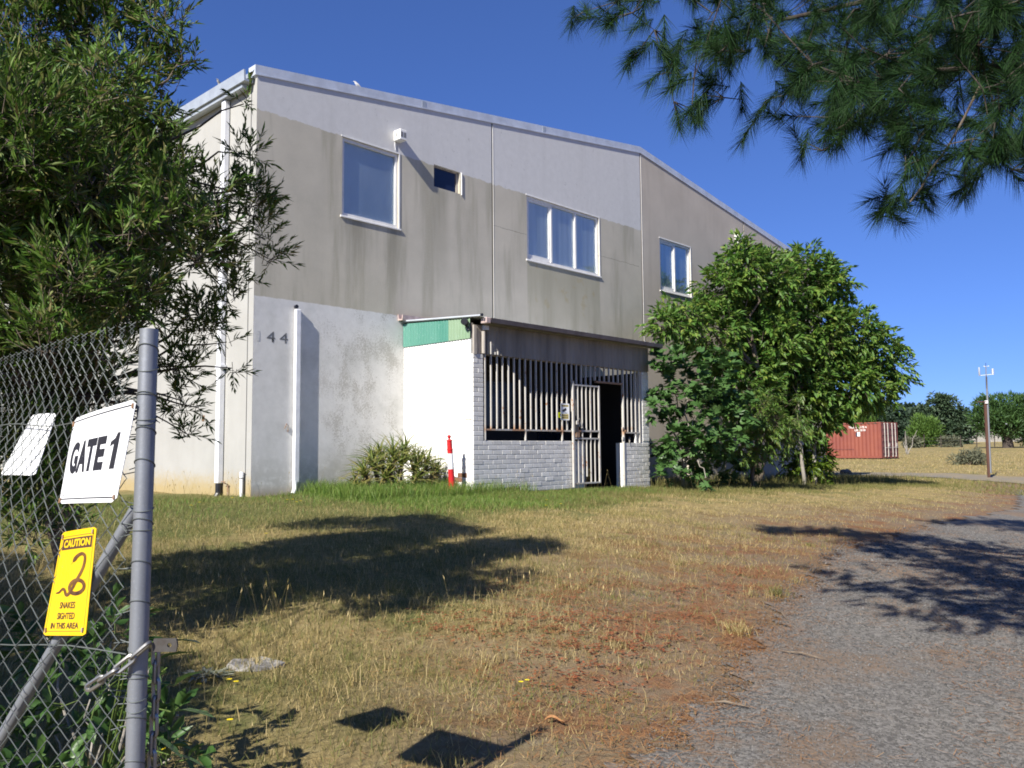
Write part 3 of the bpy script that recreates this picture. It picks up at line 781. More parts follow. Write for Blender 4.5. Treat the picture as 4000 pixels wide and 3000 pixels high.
def strip_mesh(us, left, right, n, lift, ragged):
    """sheet between two curves following the ground; ragged edge from noise"""
    P = []
    for k, u in enumerate(us):
        l, r = np.array(left(u)), np.array(right(u))
        for j in range(n + 1):
            t = j / n
            p = l + (r - l) * t
            if j == 0: p = p + (l - r) / np.linalg.norm(l - r) * ragged * (math.sin(u * 7.1) * .4 + math.sin(u * 17.3 + 1) * .3 + math.sin(u * 39 + 2) * .25 + math.sin(u * 83 + 4) * .2 + math.sin(u * 131) * .15)
            P.append(p)
    P = np.array(P)
    Z = zg(P[:, 0], P[:, 1]) + lift
    V = np.column_stack([P, Z])
    m = n + 1
    I, J = np.meshgrid(np.arange(len(us) - 1), np.arange(n), indexing='ij')
    b = (I * m + J).ravel()
    return V, np.stack([b, b + 1, b + m + 1, b + m], -1)


us = np.arange(-14, 24, 0.05)
V, F = strip_mesh(us, lambda u: (u, float(drive_left(u))), lambda u: (u + 0.2, float(drive_left(u)) - np.interp(u, [-6, 0, 10, 24], [4.2, 3.8, 3.2, 3.0])), 22, 0.013, 0.16)
np_obj('gravel_driveway', V, F, MAT['gravel'], kind='structure', smooth=True)
us = np.arange(-9, 8, 0.3)
V, F = strip_mesh(us, lambda u: (28.0 + 0.10 * u + 0.012 * u * u, u), lambda u: (33.0 + 0.06 * u + 0.02 * u * u, u), 12, 0.02, 0.35)
np_obj('gravel_track', V, F[:, ::-1], MAT['track'], kind='structure', smooth=True)

# ------------------------------------------------------------------ the hall
hall = thing('industrial_hall', 'large two-storey concrete panel hall with patchy pale paint and a low gable roof', 'building', (0, 0, 0))
PW = 5.67
RIDGE_X = 2 * PW
LEN = 4 * PW
DEP = 26.0


def roof_z(x):
    return 7.12 + (8.68 - 7.12) * (1 - abs(x - RIDGE_X) / RIDGE_X)


def panel_with_holes(x0, x1, z0, holes, y0=0.0, y1=0.17):
    mb = MB()
    xs = sorted({x0, x1, *[h[0] for h in holes], *[h[1] for h in holes]})
    for a, b in zip(xs[:-1], xs[1:]):
        hs = sorted([h for h in holes if h[0] <= a + 1e-6 and h[1] >= b - 1e-6], key=lambda h: h[2])
        lo = z0
        segs = []
        for h in hs:
            segs.append((lo, lo, h[2], h[2]))
            lo = h[3]
        segs.append((lo, lo, roof_z(a), roof_z(b)))
        for za, zb, ta, tb in segs:
            mb.add([(a, y0, za), (b, y0, zb), (b, y0, tb), (a, y0, ta)], [(0, 1, 2, 3)])
            mb.add([(a, y1, za), (b, y1, zb), (b, y1, tb), (a, y1, ta)], [(3, 2, 1, 0)])
    for hx0, hx1, hz0, hz1 in holes:
        mb.add([(hx0, y0, hz0), (hx0, y1, hz0), (hx0, y1, hz1), (hx0, y0, hz1)], [(0, 1, 2, 3)])
        mb.add([(hx1, y0, hz0), (hx1, y1, hz0), (hx1, y1, hz1), (hx1, y0, hz1)], [(3, 2, 1, 0)])
        mb.add([(hx0, y0, hz0), (hx1, y0, hz0), (hx1, y1, hz0), (hx0, y1, hz0)], [(0, 1, 2, 3)])
        mb.add([(hx0, y0, hz1), (hx1, y0, hz1), (hx1, y1, hz1), (hx0, y1, hz1)], [(3, 2, 1, 0)])
    mb.add([(x0, y0, z0), (x0, y1, z0), (x0, y1, roof_z(x0)), (x0, y0, roof_z(x0))], [(3, 2, 1, 0)])
    mb.add([(x1, y0, z0), (x1, y1, z0), (x1, y1, roof_z(x1)), (x1, y0, roof_z(x1))], [(0, 1, 2, 3)])
    return mb


W1 = (1.74, 3.06, 5.05, 6.52)
WS = (3.975, 4.70, 6.09, 6.55)
W2 = (6.785, 9.465, 5.05, 6.52)
W3 = (12.205, 13.775, 5.07, 6.505)
G = 0.022
for k, hol in enumerate(([W1, WS], [W2], [W3], [])):
    a, b = k * PW + (G if k else 0), (k + 1) * PW - (G if k < 3 else 0)
    panel_with_holes(a, b, -0.7, hol).build('front_panel', MAT['wall'], hall)
for k in (1, 2, 3):
    x = k * PW
    MB().box(x - G, x + G, 0.03, 0.16, -0.7, roof_z(x) - 0.01).build('panel_joint', MAT['joint'], hall)
    if k < 3:
        MB().box(x + G, x + G + (0.007 if k == 1 else 0.014), -0.006, -0.001, 3.0, roof_z(x) - 0.02).build('joint_lip', MAT['jointw'], hall)
# side walls in panels, back wall
MB().box(0.0, 0.17, 0.20, 5.6, -0.7, 7.05).build('side_panel', MAT['side'], hall)
for k in range(1, 4):
    MB().box(0.0, 0.17, 5.63 + (k - 1) * 5.6, 5.6 + k * 5.6, -0.7, 7.05).build('side_panel', MAT['side'], hall)
MB().box(0.02, 0.15, 0.17, 0.2, -0.7, 7.05).build('corner_joint', MAT['joint'], hall)
MB().box(-0.004, -0.001, 0.0, 0.165, -0.7, 7.08).build('panel_end', MAT['side'], hall)
MB().box(LEN - 0.17, LEN, 0.171, 22.4, -0.7, 7.05).build('side_panel', MAT['side'], hall)
MB().box(0.171, LEN - 0.171, 22.2, 22.4, -0.7, 7.05).build('rear_wall', MAT['side'], hall)
rb = MB()
rb.add([(-0.12, 0.06, 7.06), (RIDGE_X, 0.06, 8.72), (RIDGE_X, 22.5, 8.72), (-0.12, 22.5, 7.06), (LEN + 0.12, 0.06, 7.06), (LEN + 0.12, 22.5, 7.06)], [(0, 1, 2, 3), (1, 4, 5, 2)])
roof = rb.build('roof', MAT['roof'], hall)
# folded flashing along the top of the front wall
for sgn, xa, xb in ((1, -0.05, RIDGE_X), (-1, RIDGE_X, LEN + 0.05)):
    za, zb = roof_z(max(0, min(LEN, xa))), roof_z(max(0, min(LEN, xb)))
    m = MB()
    y0, y1 = -0.012, 0.21
    h = 0.165
    for p, q in ((0, 1),):
        vs = [(xa, y0, za - 0.01), (xb, y0, zb - 0.01), (xb, y0, zb + h), (xa, y0, za + h), (xa, y1, za - 0.01), (xb, y1, zb - 0.01), (xb, y1, zb + h), (xa, y1, za + h)]
        m.add(vs, [(0, 1, 2, 3), (3, 2, 6, 7), (5, 4, 7, 6), (1, 0, 4, 5), (0, 3, 7, 4), (1, 5, 6, 2)])
        # drip lip
        vs = [(xa, y0 - 0.008, za - 0.015), (xb, y0 - 0.008, zb - 0.015), (xb, y0 - 0.008, zb + 0.012), (xa, y0 - 0.008, za + 0.012), (xa, y0 - .001, za - 0.015), (xb, y0 - .001, zb - 0.015), (xb, y0 - .001, zb + 0.012), (xa, y0 - .001, za + 0.012)]
        m.add(vs, [(0, 1, 2, 3), (3, 2, 6, 7), (1, 0, 4, 5), (0, 3, 7, 4), (1, 5, 6, 2)])
    fl = m.build('roof_flashing', MAT['cap'], roof)
for x in (3.7, 7.4):
    z = roof_z(x)
    MB().box(x - 0.05, x + 0.05, -0.0165, -0.0125, z + 0.02, z + 0.15).build('flashing_lap', MAT['gutter'], roof)
# eaves gutter with its bracket line, soffit and downpipe on the side wall
prof = [(-0.19, 7.00), (-0.02, 7.00), (-0.02, 7.20), (-0.05, 7.20), (-0.05, 7.04), (-0.16, 7.04), (-0.17, 7.19), (-0.20, 7.19)]
MB().prism([(a, b) for a, b in prof], 1, 0.10, 22.4).build('eaves_gutter', MAT['gutter'], hall)
MB().box(-0.15, -0.021, 0.24, 22.3, 6.93, 6.998).build('eaves_board', MAT['gutter'], hall)
dp = MB().bevbox(-0.11, -0.012, 0.90, 1.02, 0.22, 6.92, 0.008).build('downpipe', MAT['pvc'], hall)
MB().box(-0.115, -0.003, 0.86, 1.06, 2.18, 2.24).build('pipe_strap', MAT['pvc'], dp)
MB().box(-0.115, -0.003, 0.86, 1.06, 5.2, 5.26).build('pipe_strap', MAT['pvc'], dp)
MB().tube([(-0.06, 0.96, 0.215), (-0.06, 0.96, 0.05), (-0.12, 0.97, -0.08)], 0.055, 10).build('pipe_shoe', MAT['black'], dp)
sp = MB().lathe((-0.05, 0.215, -0.05), [(0.028, 0), (0.028, 0.37), (0.036, 0.375), (0.036, 0.45), (0.03, 0.47)], 14).build('vent_pipe', MAT['pvc'], hall, smooth=True)
MB().lathe((-0.05, 0.215, 0.31), [(0.031, 0), (0.031, 0.025)], 12).build('pipe_clip', MAT['plate'], sp)
tp = MB().tube([(-0.03, 0.70, -0.05), (-0.03, 0.70, 0.20), (-0.10, 0.70, 0.23)], 0.012, 8).build('garden_tap', MAT['rust'], hall)
MB().tube([(-0.10, 0.66, 0.25), (-0.10, 0.80, 0.25)], 0.008, 6).build('tap_handle', MAT['rust'], tp)
MB().box(-0.012, -0.003, 1.62, 1.70, 1.30, 1.40).build('broken_bracket', MAT['rust'], hall)
# white downpipe on the front wall
dp = MB().bevbox(0.755, 0.855, -0.088, -0.012, 0.22, 3.19, 0.012).build('downpipe', MAT['pvc'], hall)
MB().tube([(0.79, -0.05, 0.25), (0.785, -0.06, 0.12), (0.72, -0.10, 0.03)], 0.042, 10).build('pipe_shoe', MAT['pvc'], dp, smooth=True)
MB().lathe((0.775, -0.02, 3.235), [(0.03, 0), (0.036, 0.05)], 10, (0, -1, 0)).build('overflow_spout', MAT['black'], dp)
MB().tube([(0.60, -0.012, 1.13), (0.63, -0.03, 1.22), (0.67, -0.012, 1.19), (0.665, -0.014, 1.08)], 0.006, 6).build('wire_hook', MAT['rust'], hall)
# house number painted on the wall
for x0, x1, z0, z1 in ((0.245, 0.40, 2.585, 2.765), (0.49, 0.65, 2.585, 2.765)):
    V2, F2 = text_geo('4', 0.0)
    V = np.column_stack([x0 + V2[:, 0] * (x1 - x0), np.full(len(V2), -0.003), z0 + V2[:, 1] * (z1 - z0)])
    np_obj('wall_number', V, F2, MAT['paintnum'], hall)
V2, F2 = text_geo('1', 0.0)
np_obj('wall_number', np.column_stack([0.055 + V2[:, 0] * .06, np.full(len(V2), -0.003), 2.585 + V2[:, 1] * .17]), F2, M('ghost_paint', (0.50, 0.50, 0.49), (0.62, 0.615, 0.60), 22, 0.8), hall)


def window(W, mullions, blind, sash=None, fw=0.055, deep=0.10):
    x0, x1, z0, z1 = W
    e = 0.002
    f = MB()
    yo, yi = 0.03, 0.11
    f.box(x0 + e, x0 + fw, yo, yi, z0 + e, z1 - e)
    f.box(x1 - fw, x1 - e, yo, yi, z0 + e, z1 - e)
    f.box(x0 + fw, x1 - fw, yo, yi, z1 - fw, z1 - e)
    f.box(x0 + fw, x1 - fw, yo, yi, z0 + e, z0 + fw)
    wd = f.build('window', MAT['frame'], hall)
    # outer architrave flush on the wall
    t = MB()
    t.box(x1 + 0.001, x1 + 0.03, -0.010, -0.001, z0, z1 + 0.03)
    t.box(x0 - 0.03, x1 + 0.001, -0.010, -0.001, z1 + 0.001, z1 + 0.03)
    t.build('trim', MAT['frame'], wd)
    MB().prism([(-0.026, z0 - 0.04), (-0.001, z0 - 0.04), (-0.001, z0 - 0.001), (-0.026, z0 - 0.014)], 0, x0 - 0.04, x1 + 0.05).build('sill', MAT['frame'], wd)
    ed = [x0 + fw] + [m for m in mullions] + [x1 - fw]
    for m in mullions:
        MB().box(m - 0.028, m + 0.028, yo - 0.004, yi - 0.002, z0 + fw + e, z1 - fw - e).build('mullion', MAT['frame'], wd)
    for k in range(len(ed) - 1):
        a = ed[k] + (0.028 if k else 0)
        b = ed[k + 1] - (0.028 if k < len(ed) - 2 else 0)
        if sash and k in sash:
            s = MB()
            q = 0.05
            ys, ye = 0.045, 0.085
            s.box(a + e, a + q, ys, ye, z0 + fw + e, z1 - fw - e).box(b - q, b - e, ys, ye, z0 + fw + e, z1 - fw - e)
            s.box(a + q, b - q, ys, ye, z0 + fw + e, z0 + fw + q + .03).box(a + q, b - q, ys, ye, z1 - fw - q, z1 - fw - e)
            s.build('sash', MAT['frame'], wd)
            MB().box(a + q, b - q, 0.062, 0.068, z0 + fw + q + .03, z1 - fw - q).build('pane', MAT['glass'], wd)
        else:
            MB().box(a, b, 0.062, 0.068, z0 + fw, z1 - fw).build('pane', MAT['glass'], wd)
    MB().box(x0 + fw + .002, x1 - fw - .002, 0.088, 0.095, z0 + fw + .004, z1 - fw - .004).build('blind', blind, wd)
    return wd


window(W1, [], MAT['blueblind'], fw=0.06)
window(W2, [7.665, 8.565], MAT['blind'], sash=[0])
window(W3, [12.985], MAT['blind'], sash=[0])
x0, x1, z0, z1 = WS
vent = MB().box(x0 + .002, x0 + .03, 0.06, 0.11, z0 + .002, z1 - .002).box(x1 - .05, x1 - .002, 0.06, 0.11, z0 + .002, z1 - .002).box(x0 + .03, x1 - .05, 0.06, 0.11, z1 - .03, z1 - .002).box(x0 + .03, x1 - .05, 0.06, 0.11, z0 + .002, z0 + .02).build('vent_window', MAT['timber'], hall)
MB().box(x0 + .03, x1 - .05, 0.08, 0.09, z0 + .02, z1 - .03).build('pane', MAT['navy'], vent)
MB().box(x1 + 0.03, x1 + 0.05, -0.02, -0.001, z0 - 0.02, z1).build('trim', MAT['frame'], vent)

# box-shaped alarm siren and a second lamp further along
al = MB().bevbox(2.93, 3.10, -0.20, -0.002, 6.745, 6.955, 0.012).build('alarm_box', MAT['box'], hall)
MB().box(2.9265, 2.9295, -0.125, -0.085, 6.81, 6.89).build('alarm_slot', MAT['grill'], al)
MB().box(2.95, 3.005, -0.2035, -0.2005, 6.80, 6.90).build('alarm_grille', MAT['grill'], al)
MB().box(3.025, 3.08, -0.2035, -0.2005, 6.80, 6.90).build('alarm_grille', MAT['grill'], al)
MB().tube([(2.955, -0.012, 6.743), (2.95, -0.014, 6.66), (2.97, -0.012, 6.58)], 0.006, 6).build('alarm_cable', MAT['pvc'], al)
wl_ = MB().bevbox(16.40, 16.62, -0.20, -0.002, 7.20, 7.40, 0.015).build('wall_lamp', MAT['box'], hall)
MB().lathe((16.5, -0.12, 7.02), [(0.05, 0), (0.07, 0.06), (0.07, 0.16)], 12).build('lamp_bulb', MAT['box'], wl_, smooth=True)
# concrete ledge along the foot of the far bays
MB().box(13.2, LEN - 0.3, -0.16, -0.003, -0.7, 0.42).build('plinth', MAT['wall'], hall)

# ------------------------------------------------------------------ the brick porch
PX0, PX1, PYF = 3.208, 8.68, -1.90
porch = thing('brick_porch', 'grey brick entrance porch with white steel bars and a skillion tin roof', 'building', (PX0, PYF, -0.1))
BL, BH, BJ = 0.230, 0.0745, 0.0115


def brick_mesh(name, L, mat, D=0.05):
    c = 0.004
    x, z = L, BH
    vs = [(0, 0, 0), (x, 0, 0), (x, 0, z), (0, 0, z), (0, -D + c, 0), (x, -D + c, 0), (x, -D + c, z), (0, -D + c, z), (c, -D, c), (x - c, -D, c), (x - c, -D, z - c), (c, -D, z - c)]
    fs = [(8, 9, 10, 11), (4, 5, 9, 8), (5, 6, 10, 9), (6, 7, 11, 10), (7, 4, 8, 11), (0, 1, 5, 4), (1, 2, 6, 5), (2, 3, 7, 6), (3, 0, 4, 7)]
    me = bpy.data.meshes.new(name)
    me.from_pydata(vs, [], fs)
    me.materials.append(mat)
    return me


BM = {}


def brick(L, x, y, z, parent, mat='brick', rot=0.0):
    k = (round(L, 3), mat)
    if k not in BM: BM[k] = brick_mesh('brick', L, MAT[mat])
    o = bpy.data.objects.new('brick', BM[k])
    COL.objects.link(o)
    o.parent = parent
    off = ORG[parent.name]
    o.location = (x - off.x + random.uniform(-.0015, .0015), y - off.y + random.uniform(-.003, .002), z - off.z + random.uniform(-.001, .001))
    o.rotation_euler = (0, random.uniform(-.004, .004), rot)
    ORG[o.name] = off.copy()
    return o


def brick_front(x0, x1, z0, z1, parent, skip_right_jag=False, phase=0, matfn=None):
    n = 0
    z = z1 - BH - 0.004
    k = phase
    while z > z0 - 0.01:
        x = x0
        first = True
        while x < x1 - 0.03:
            L = BL
            if first and k % 2: L = BL / 2 - BJ / 2
            first = False
            if x + L > x1 - 0.04: L = x1 - x
            if L > 0.04:
                m = matfn(x, z) if matfn else 'brick'
                brick(L, x, PYF + 0.042, z, parent, m)
                n += 1
            x += L + BJ
        z -= BH + BJ
        k += 1
    return n


D0 = 0.918      # top of the dado walls
EL, ER = 6.345, 7.75
dado = MB().box(PX0 + 0.012, EL, PYF + 0.002, PYF + 0.23, -0.75, D0 - 0.003).build('dado_wall', MAT['mortar'], porch)
brick_front(PX0 + 0.003, EL, -0.14, D0, dado, matfn=lambda x, z: 'brickbrown' if (z < 0.06 and x < 4.3 and random.random() < .8) or (z < -0.05) else 'brick')
dadr = MB().box(ER + 0.004, PX1, PYF + 0.002, PYF + 0.23, -0.75, 0.877).build('dado_wall', MAT['mortar'], porch)
brick_front(ER + 0.05, PX1 + 0.003, -0.22, 0.88, dadr, phase=1)
MB().box(ER, ER + 0.0035, PYF - 0.006, PYF + 0.232, -0.7, 0.8785).build('painted_reveal', MAT['brickwhite'], dadr)
pl = MB().box(PX0 + 0.012, PX0 + 0.248, PYF + 0.002, PYF + 0.23, D0 - 0.003, 2.455).build('brick_pier', MAT['mortar'], porch)
brick_front(PX0 + 0.003, PX0 + 0.25, D0 + 0.012, 2.462, pl)
pr = MB().box(8.448, PX1, PYF + 0.002, PYF + 0.23, 0.877, 2.455).build('brick_pier', MAT['mortar'], porch)
brick_front(8.44, PX1 + 0.003, 0.89, 2.462, pr, phase=1)
MB().box(8.432, 8.4365, PYF - 0.004, PYF + 0.232, 0.885, 2.455).build('painted_reveal', MAT['brickwhite'], pr)
# side walls: white painted bricks whose joints barely read
sw = MB().box(PX0 + 0.002, PX0 + 0.11, PYF + 0.045, -0.002, -0.75, 2.738).build('side_wall', MAT['mortarwhite'], porch)
bm_ = MB()
z = 2.735 - BH
k = 0
redb = []
while z > -0.25:
    y = PYF + 0.046
    f0 = True
    while y < -0.02:
        L = BL
        if f0 and k % 2: L = BL / 2 - BJ / 2
        f0 = False
        L = min(L, -0.004 - y)
        if L > 0.02:
            if z < 0.30 and y < PYF + 0.80 - z * 1.5: redb.append((L, y, z))
            else: bm_.box(PX0 - 0.006 - random.uniform(0, .001), PX0 + 0.0015, y, y + L, z, z + BH)
        y += L + BJ * 0.7
    z -= BH + BJ * 0.7
    k += 1
bm_.build('painted_brickwork', MAT['brickwhite'], sw, kind='stuff')
for L, y, z in redb:
    brick(L, PX0 + 0.042, y + L, z, sw, 'brickbrown' if random.random() < .75 else 'brickwhite', rot=-math.pi / 2)
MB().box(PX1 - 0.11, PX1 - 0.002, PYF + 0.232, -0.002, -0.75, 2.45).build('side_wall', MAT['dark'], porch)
# slots where bricks are missing in the painted wall
MB().box(PX0 - 0.0095, PX0 - 0.0075, -1.86, -1.71, 1.28, 1.295).build('wall_slot', MAT['rust'], sw)
MB().box(PX0 - 0.0095, PX0 - 0.0075, -0.24, -0.15, 1.20, 1.212).build('wall_slot', MAT['rust'], sw)
# inside: floor, plus lining, door, pane and ceiling coloured near black as painted shade
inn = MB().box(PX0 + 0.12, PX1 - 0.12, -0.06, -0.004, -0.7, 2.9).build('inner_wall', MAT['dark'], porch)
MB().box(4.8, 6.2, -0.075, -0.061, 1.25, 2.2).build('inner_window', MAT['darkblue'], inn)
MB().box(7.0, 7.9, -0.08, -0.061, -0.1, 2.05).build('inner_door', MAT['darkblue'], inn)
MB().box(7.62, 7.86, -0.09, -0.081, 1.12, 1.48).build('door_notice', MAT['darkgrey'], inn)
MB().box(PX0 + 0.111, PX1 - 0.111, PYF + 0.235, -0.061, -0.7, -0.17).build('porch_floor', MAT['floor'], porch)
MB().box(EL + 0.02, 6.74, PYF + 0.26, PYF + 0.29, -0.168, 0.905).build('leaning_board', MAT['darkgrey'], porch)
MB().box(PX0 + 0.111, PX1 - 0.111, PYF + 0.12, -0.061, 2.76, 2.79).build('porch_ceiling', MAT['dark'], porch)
# fascia of stained corrugated sheet, one object per sheet
nx = 7
fw_ = (PX1 - PX0 - 0.36) / nx
for i in range(nx):
    xa = PX0 + 0.34 + i * fw_
    P = []
    n = 20
    for j in range(n + 1):
        x = xa + fw_ * j / n
        P.append((x, PYF - 0.022 + 0.012 * math.sin(x * 2 * math.pi / 0.11)))
    V, F = [], []
    for j, (x, y) in enumerate(P):
        V += [(x, y, 2.468), (x, y, 3.0)]
        if j: F.append((2 * j - 2, 2 * j, 2 * j + 1, 2 * j - 1))
    np_obj('fascia_sheet', V, F, MAT['fascia'], porch, smooth=True)
MB().box(PX0 + 0.12, PX1 - 0.01, PYF + 0.012, PYF + 0.10, 2.458, 2.99).build('lintel', MAT['timber'], porch)
MB().box(PX0 + 0.002, PX0 + 0.075, PYF - 0.03, PYF + 0.010, 2.465, 2.975).build('corner_post', MAT['timber'], porch)
MB().lathe((PX0 + 0.235, PYF - 0.035, 2.475), [(0.036, 0), (0.036, 0.40)], 12).build('stub_pipe', MAT['timber'], porch, smooth=True)
MB().box(PX0 + 0.20, PX0 + 0.31, PYF - 0.10, PYF - 0.035, 2.90, 2.975).build('bracket', MAT['pvc'], porch)
# green translucent sheets closing the gable end
def side_sheet(ya, yb, mat):
    n = max(6, int((yb - ya) / 0.012))
    V, F = [], []
    for j in range(n + 1):
        y = ya + (yb - ya) * j / n
        x = PX0 - 0.028 + 0.010 * math.sin(y * 2 * math.pi / 0.076)
        zt = 3.19 + 0.055 * y
        V += [(x, y, 2.735), (x, y, zt)]
        if j: F.append((2 * j - 2, 2 * j - 1, 2 * j + 1, 2 * j))
    np_obj('gable_sheet', V, F, mat, porch, smooth=True)
side_sheet(-0.62, -0.01, MAT['green'])
side_sheet(-1.30, -0.62, MAT['green'])
side_sheet(-1.86, -1.30, MAT['lime'])
MB().box(PX0 + 0.003, PX0 + 0.06, PYF + 0.05, -0.004, 2.74, 3.02).build('gable_batten', MAT['timber'], porch)
# corrugated roof
V, F = [], []
n = 420
for j in range(n + 1):
    x = PX0 - 0.06 + (PX1 + 0.14 - PX0 + 0.06) * j / n
    ph = (x % 0.19) / 0.19
    dz = 0.028 * max(0, min(1, 4 * (0.5 - abs(ph - 0.5)) - 1.3))
    V += [(x, -2.15, 3.085 + dz), (x, -0.004, 3.215 + dz)]
    if j: F.append((2 * j - 2, 2 * j, 2 * j + 1, 2 * j - 1))
np_obj('roof', V, F, MAT['roof'], porch)
MB().add([(PX0 - 0.07, -2.16, 3.10), (PX0 - 0.055, -2.16, 3.10), (PX0 - 0.055, -0.005, 3.23), (PX0 - 0.07, -0.005, 3.23), (PX0 - 0.07, -2.16, 3.125), (PX0 - 0.055, -2.16, 3.125), (PX0 - 0.055, -0.005, 3.255), (PX0 - 0.07, -0.005, 3.255)],
         [(0, 3, 2, 1), (4, 5, 6, 7), (0, 1, 5, 4), (1, 2, 6, 5), (2, 3, 7, 6), (3, 0, 4, 7)]).build('barge_cap', MAT['cap'], porch)
MB().lathe((PX0 - 0.055, -2.17, 3.115), [(0.028, 0), (0.028, 0.03)], 10, (0, -1, 0)).build('roof_plug', MAT['black'], porch)
gut = MB().prism([(-2.205, 3.0), (-2.07, 3.0), (-2.06, 3.07), (-2.075, 3.07), (-2.085, 3.012), (-2.19, 3.012), (-2.20, 3.08), (-2.22, 3.08)], 0, PX0 + 0.15, PX1 + 0.16).build('gutter', MAT['browngutter'], porch)
MB().bevbox(PX0 + 0.035, PX0 + 0.149, -2.21, -2.065, 2.975, 3.085, 0.012).build('gutter_end', MAT['pinkmetal'], gut)
MB().box(PX0 + 0.15, PX1 + 0.15, -2.055, PYF - 0.033, 3.0, 3.03).build('soffit', MAT['fascia'], porch)
MB().prism([(-0.14, 3.24), (-0.004, 3.24), (-0.004, 3.36), (-0.02, 3.36), (-0.03, 3.27), (-0.12, 3.26), (-0.13, 3.34), (-0.15, 3.34)], 0, PX0 - 0.16, PX0 + 1.1).build('old_gutter_piece', MAT['pinkmetal'], porch)
# steel bars
gr = MB().box(3.53, 6.345 + 0.45, PYF - 0.012, PYF + 0.022, 1.10, 1.13).box(7.735, 8.30, PYF - 0.012, PYF + 0.022, 1.085, 1.115).build('security_grille', MAT['bars'], porch)
xs = [3.508 + 0.1537 * i for i in range(22)]
for i, x in enumerate(xs):
    t = random.uniform(-.004, .004)
    zb = 0.922 if i in (0, 7, 14) else 1.131
    if x > 6.70: continue
    m = MB()
    m.obox(((x + x + t) / 2, PYF + 0.004, (zb + 2.462) / 2), (0.011, 0, 0), (0, 0.018, 0), (t / 2, 0, (2.462 - zb) / 2))
    m.build('bar', MAT['bars'], gr)
for x in (6.725, 7.712):
    MB().box(x - 0.014, x + 0.014, PYF - 0.024, PYF + 0.03, (2.17 if x < 7 else -0.4), 2.462).build('door_post', MAT['bars'], gr)
for x in (6.894, 7.056, 7.221, 7.375, 7.544):
    MB().box(x - 0.011, x + 0.011, PYF - 0.014, PYF + 0.022, 2.166, 2.462).build('bar', MAT['bars'], gr)
MB().box(6.745, 7.685, PYF - 0.02, PYF + 0.026, 2.125, 2.164).build('door_head', MAT['rust'], gr)
for x in (7.87, 8.025, 8.175, 8.325):
    MB().box(x - 0.011, x + 0.011, PYF - 0.014, PYF + 0.022, 0.885 if x > 8.3 else 1.116, 2.462).build('bar', MAT['bars'], gr)
for z in (1.16, 0.95):
    MB().box(7.645, 7.686, PYF - 0.03, PYF + 0.0, z, z + 0.055).build('gate_catch', MAT['bars'], gr)
MB().lathe((7.75, PYF - 0.03, 1.13), [(0.03, 0), (0.03, 0.012)], 10, (0, -1, 0)).build('catch_ring', MAT['rust'], gr)
# short stubs of chipped white steel on the fascia
for x, z0, z1 in ((3.62, 2.475, 2.70), (3.73, 2.475, 2.52), (3.80, 2.475, 2.54)):
    MB().box(x - 0.012, x + 0.012, PYF - 0.058, PYF - 0.034, z0, z1).build('bar_stub', MAT['bars'], porch)
# gate folded back flat against the bars
YG = PYF - 0.048
gate = MB().box(5.925, 5.965, YG - 0.02, YG + 0.02, 0.0, 2.115).box(6.770, 6.805, YG - 0.02, YG + 0.02, 0.06, 2.06).box(5.966, 6.769, YG - 0.015, YG + 0.015, 2.025, 2.055).box(5.966, 6.769, YG - 0.015, YG + 0.015, 1.10, 1.135).box(5.966, 6.769, YG - 0.015, YG + 0.015, 0.95, 0.98).box(5.966, 6.769, YG - 0.015, YG + 0.015, 0.055, 0.085).build('barred_gate', MAT['bars'], porch)
gx_ = [6.10, 6.235, 6.37, 6.505, 6.64]
for i, x in enumerate(gx_):
    MB().box(x - 0.009, x + 0.009, YG - 0.013, YG + 0.013, 1.136, 2.024).build('bar', MAT['bars'], gate)
    z0 = 0.2 if i == 2 else 0.086
    MB().box(x - 0.009, x + 0.009, YG - 0.013, YG + 0.013, z0, 0.949).build('bar', MAT['bars'], gate)
for x in (6.235, 6.505):
    MB().box(x - 0.011, x + 0.011, YG - 0.012, YG + 0.012, 0.981, 1.099).build('bar', MAT['bars'], gate)
lk = MB().box(5.966, 6.06, YG - 0.03, YG + 0.03, 1.09, 1.30).build('lock_plate', MAT['plate'], gate)
MB().bevbox(5.99, 6.06, YG - 0.055, YG - 0.031, 1.24, 1.32, 0.006).build('lock_case', MAT['bars'], lk)
MB().tube([(6.06, YG - 0.035, 1.33), (6.11, YG - 0.04, 1.37), (6.14, YG - 0.04, 1.30), (6.09, YG - 0.045, 1.21), (6.14, YG - 0.04, 1.17), (6.23, YG - 0.03, 1.17)], 0.008, 6).build('lock_chain', MAT['chain'], lk)
MB().box(6.0, 6.12, YG - 0.03, YG + 0.014, 0.99, 1.09).build('bolt_box', MAT['rust'], gate)

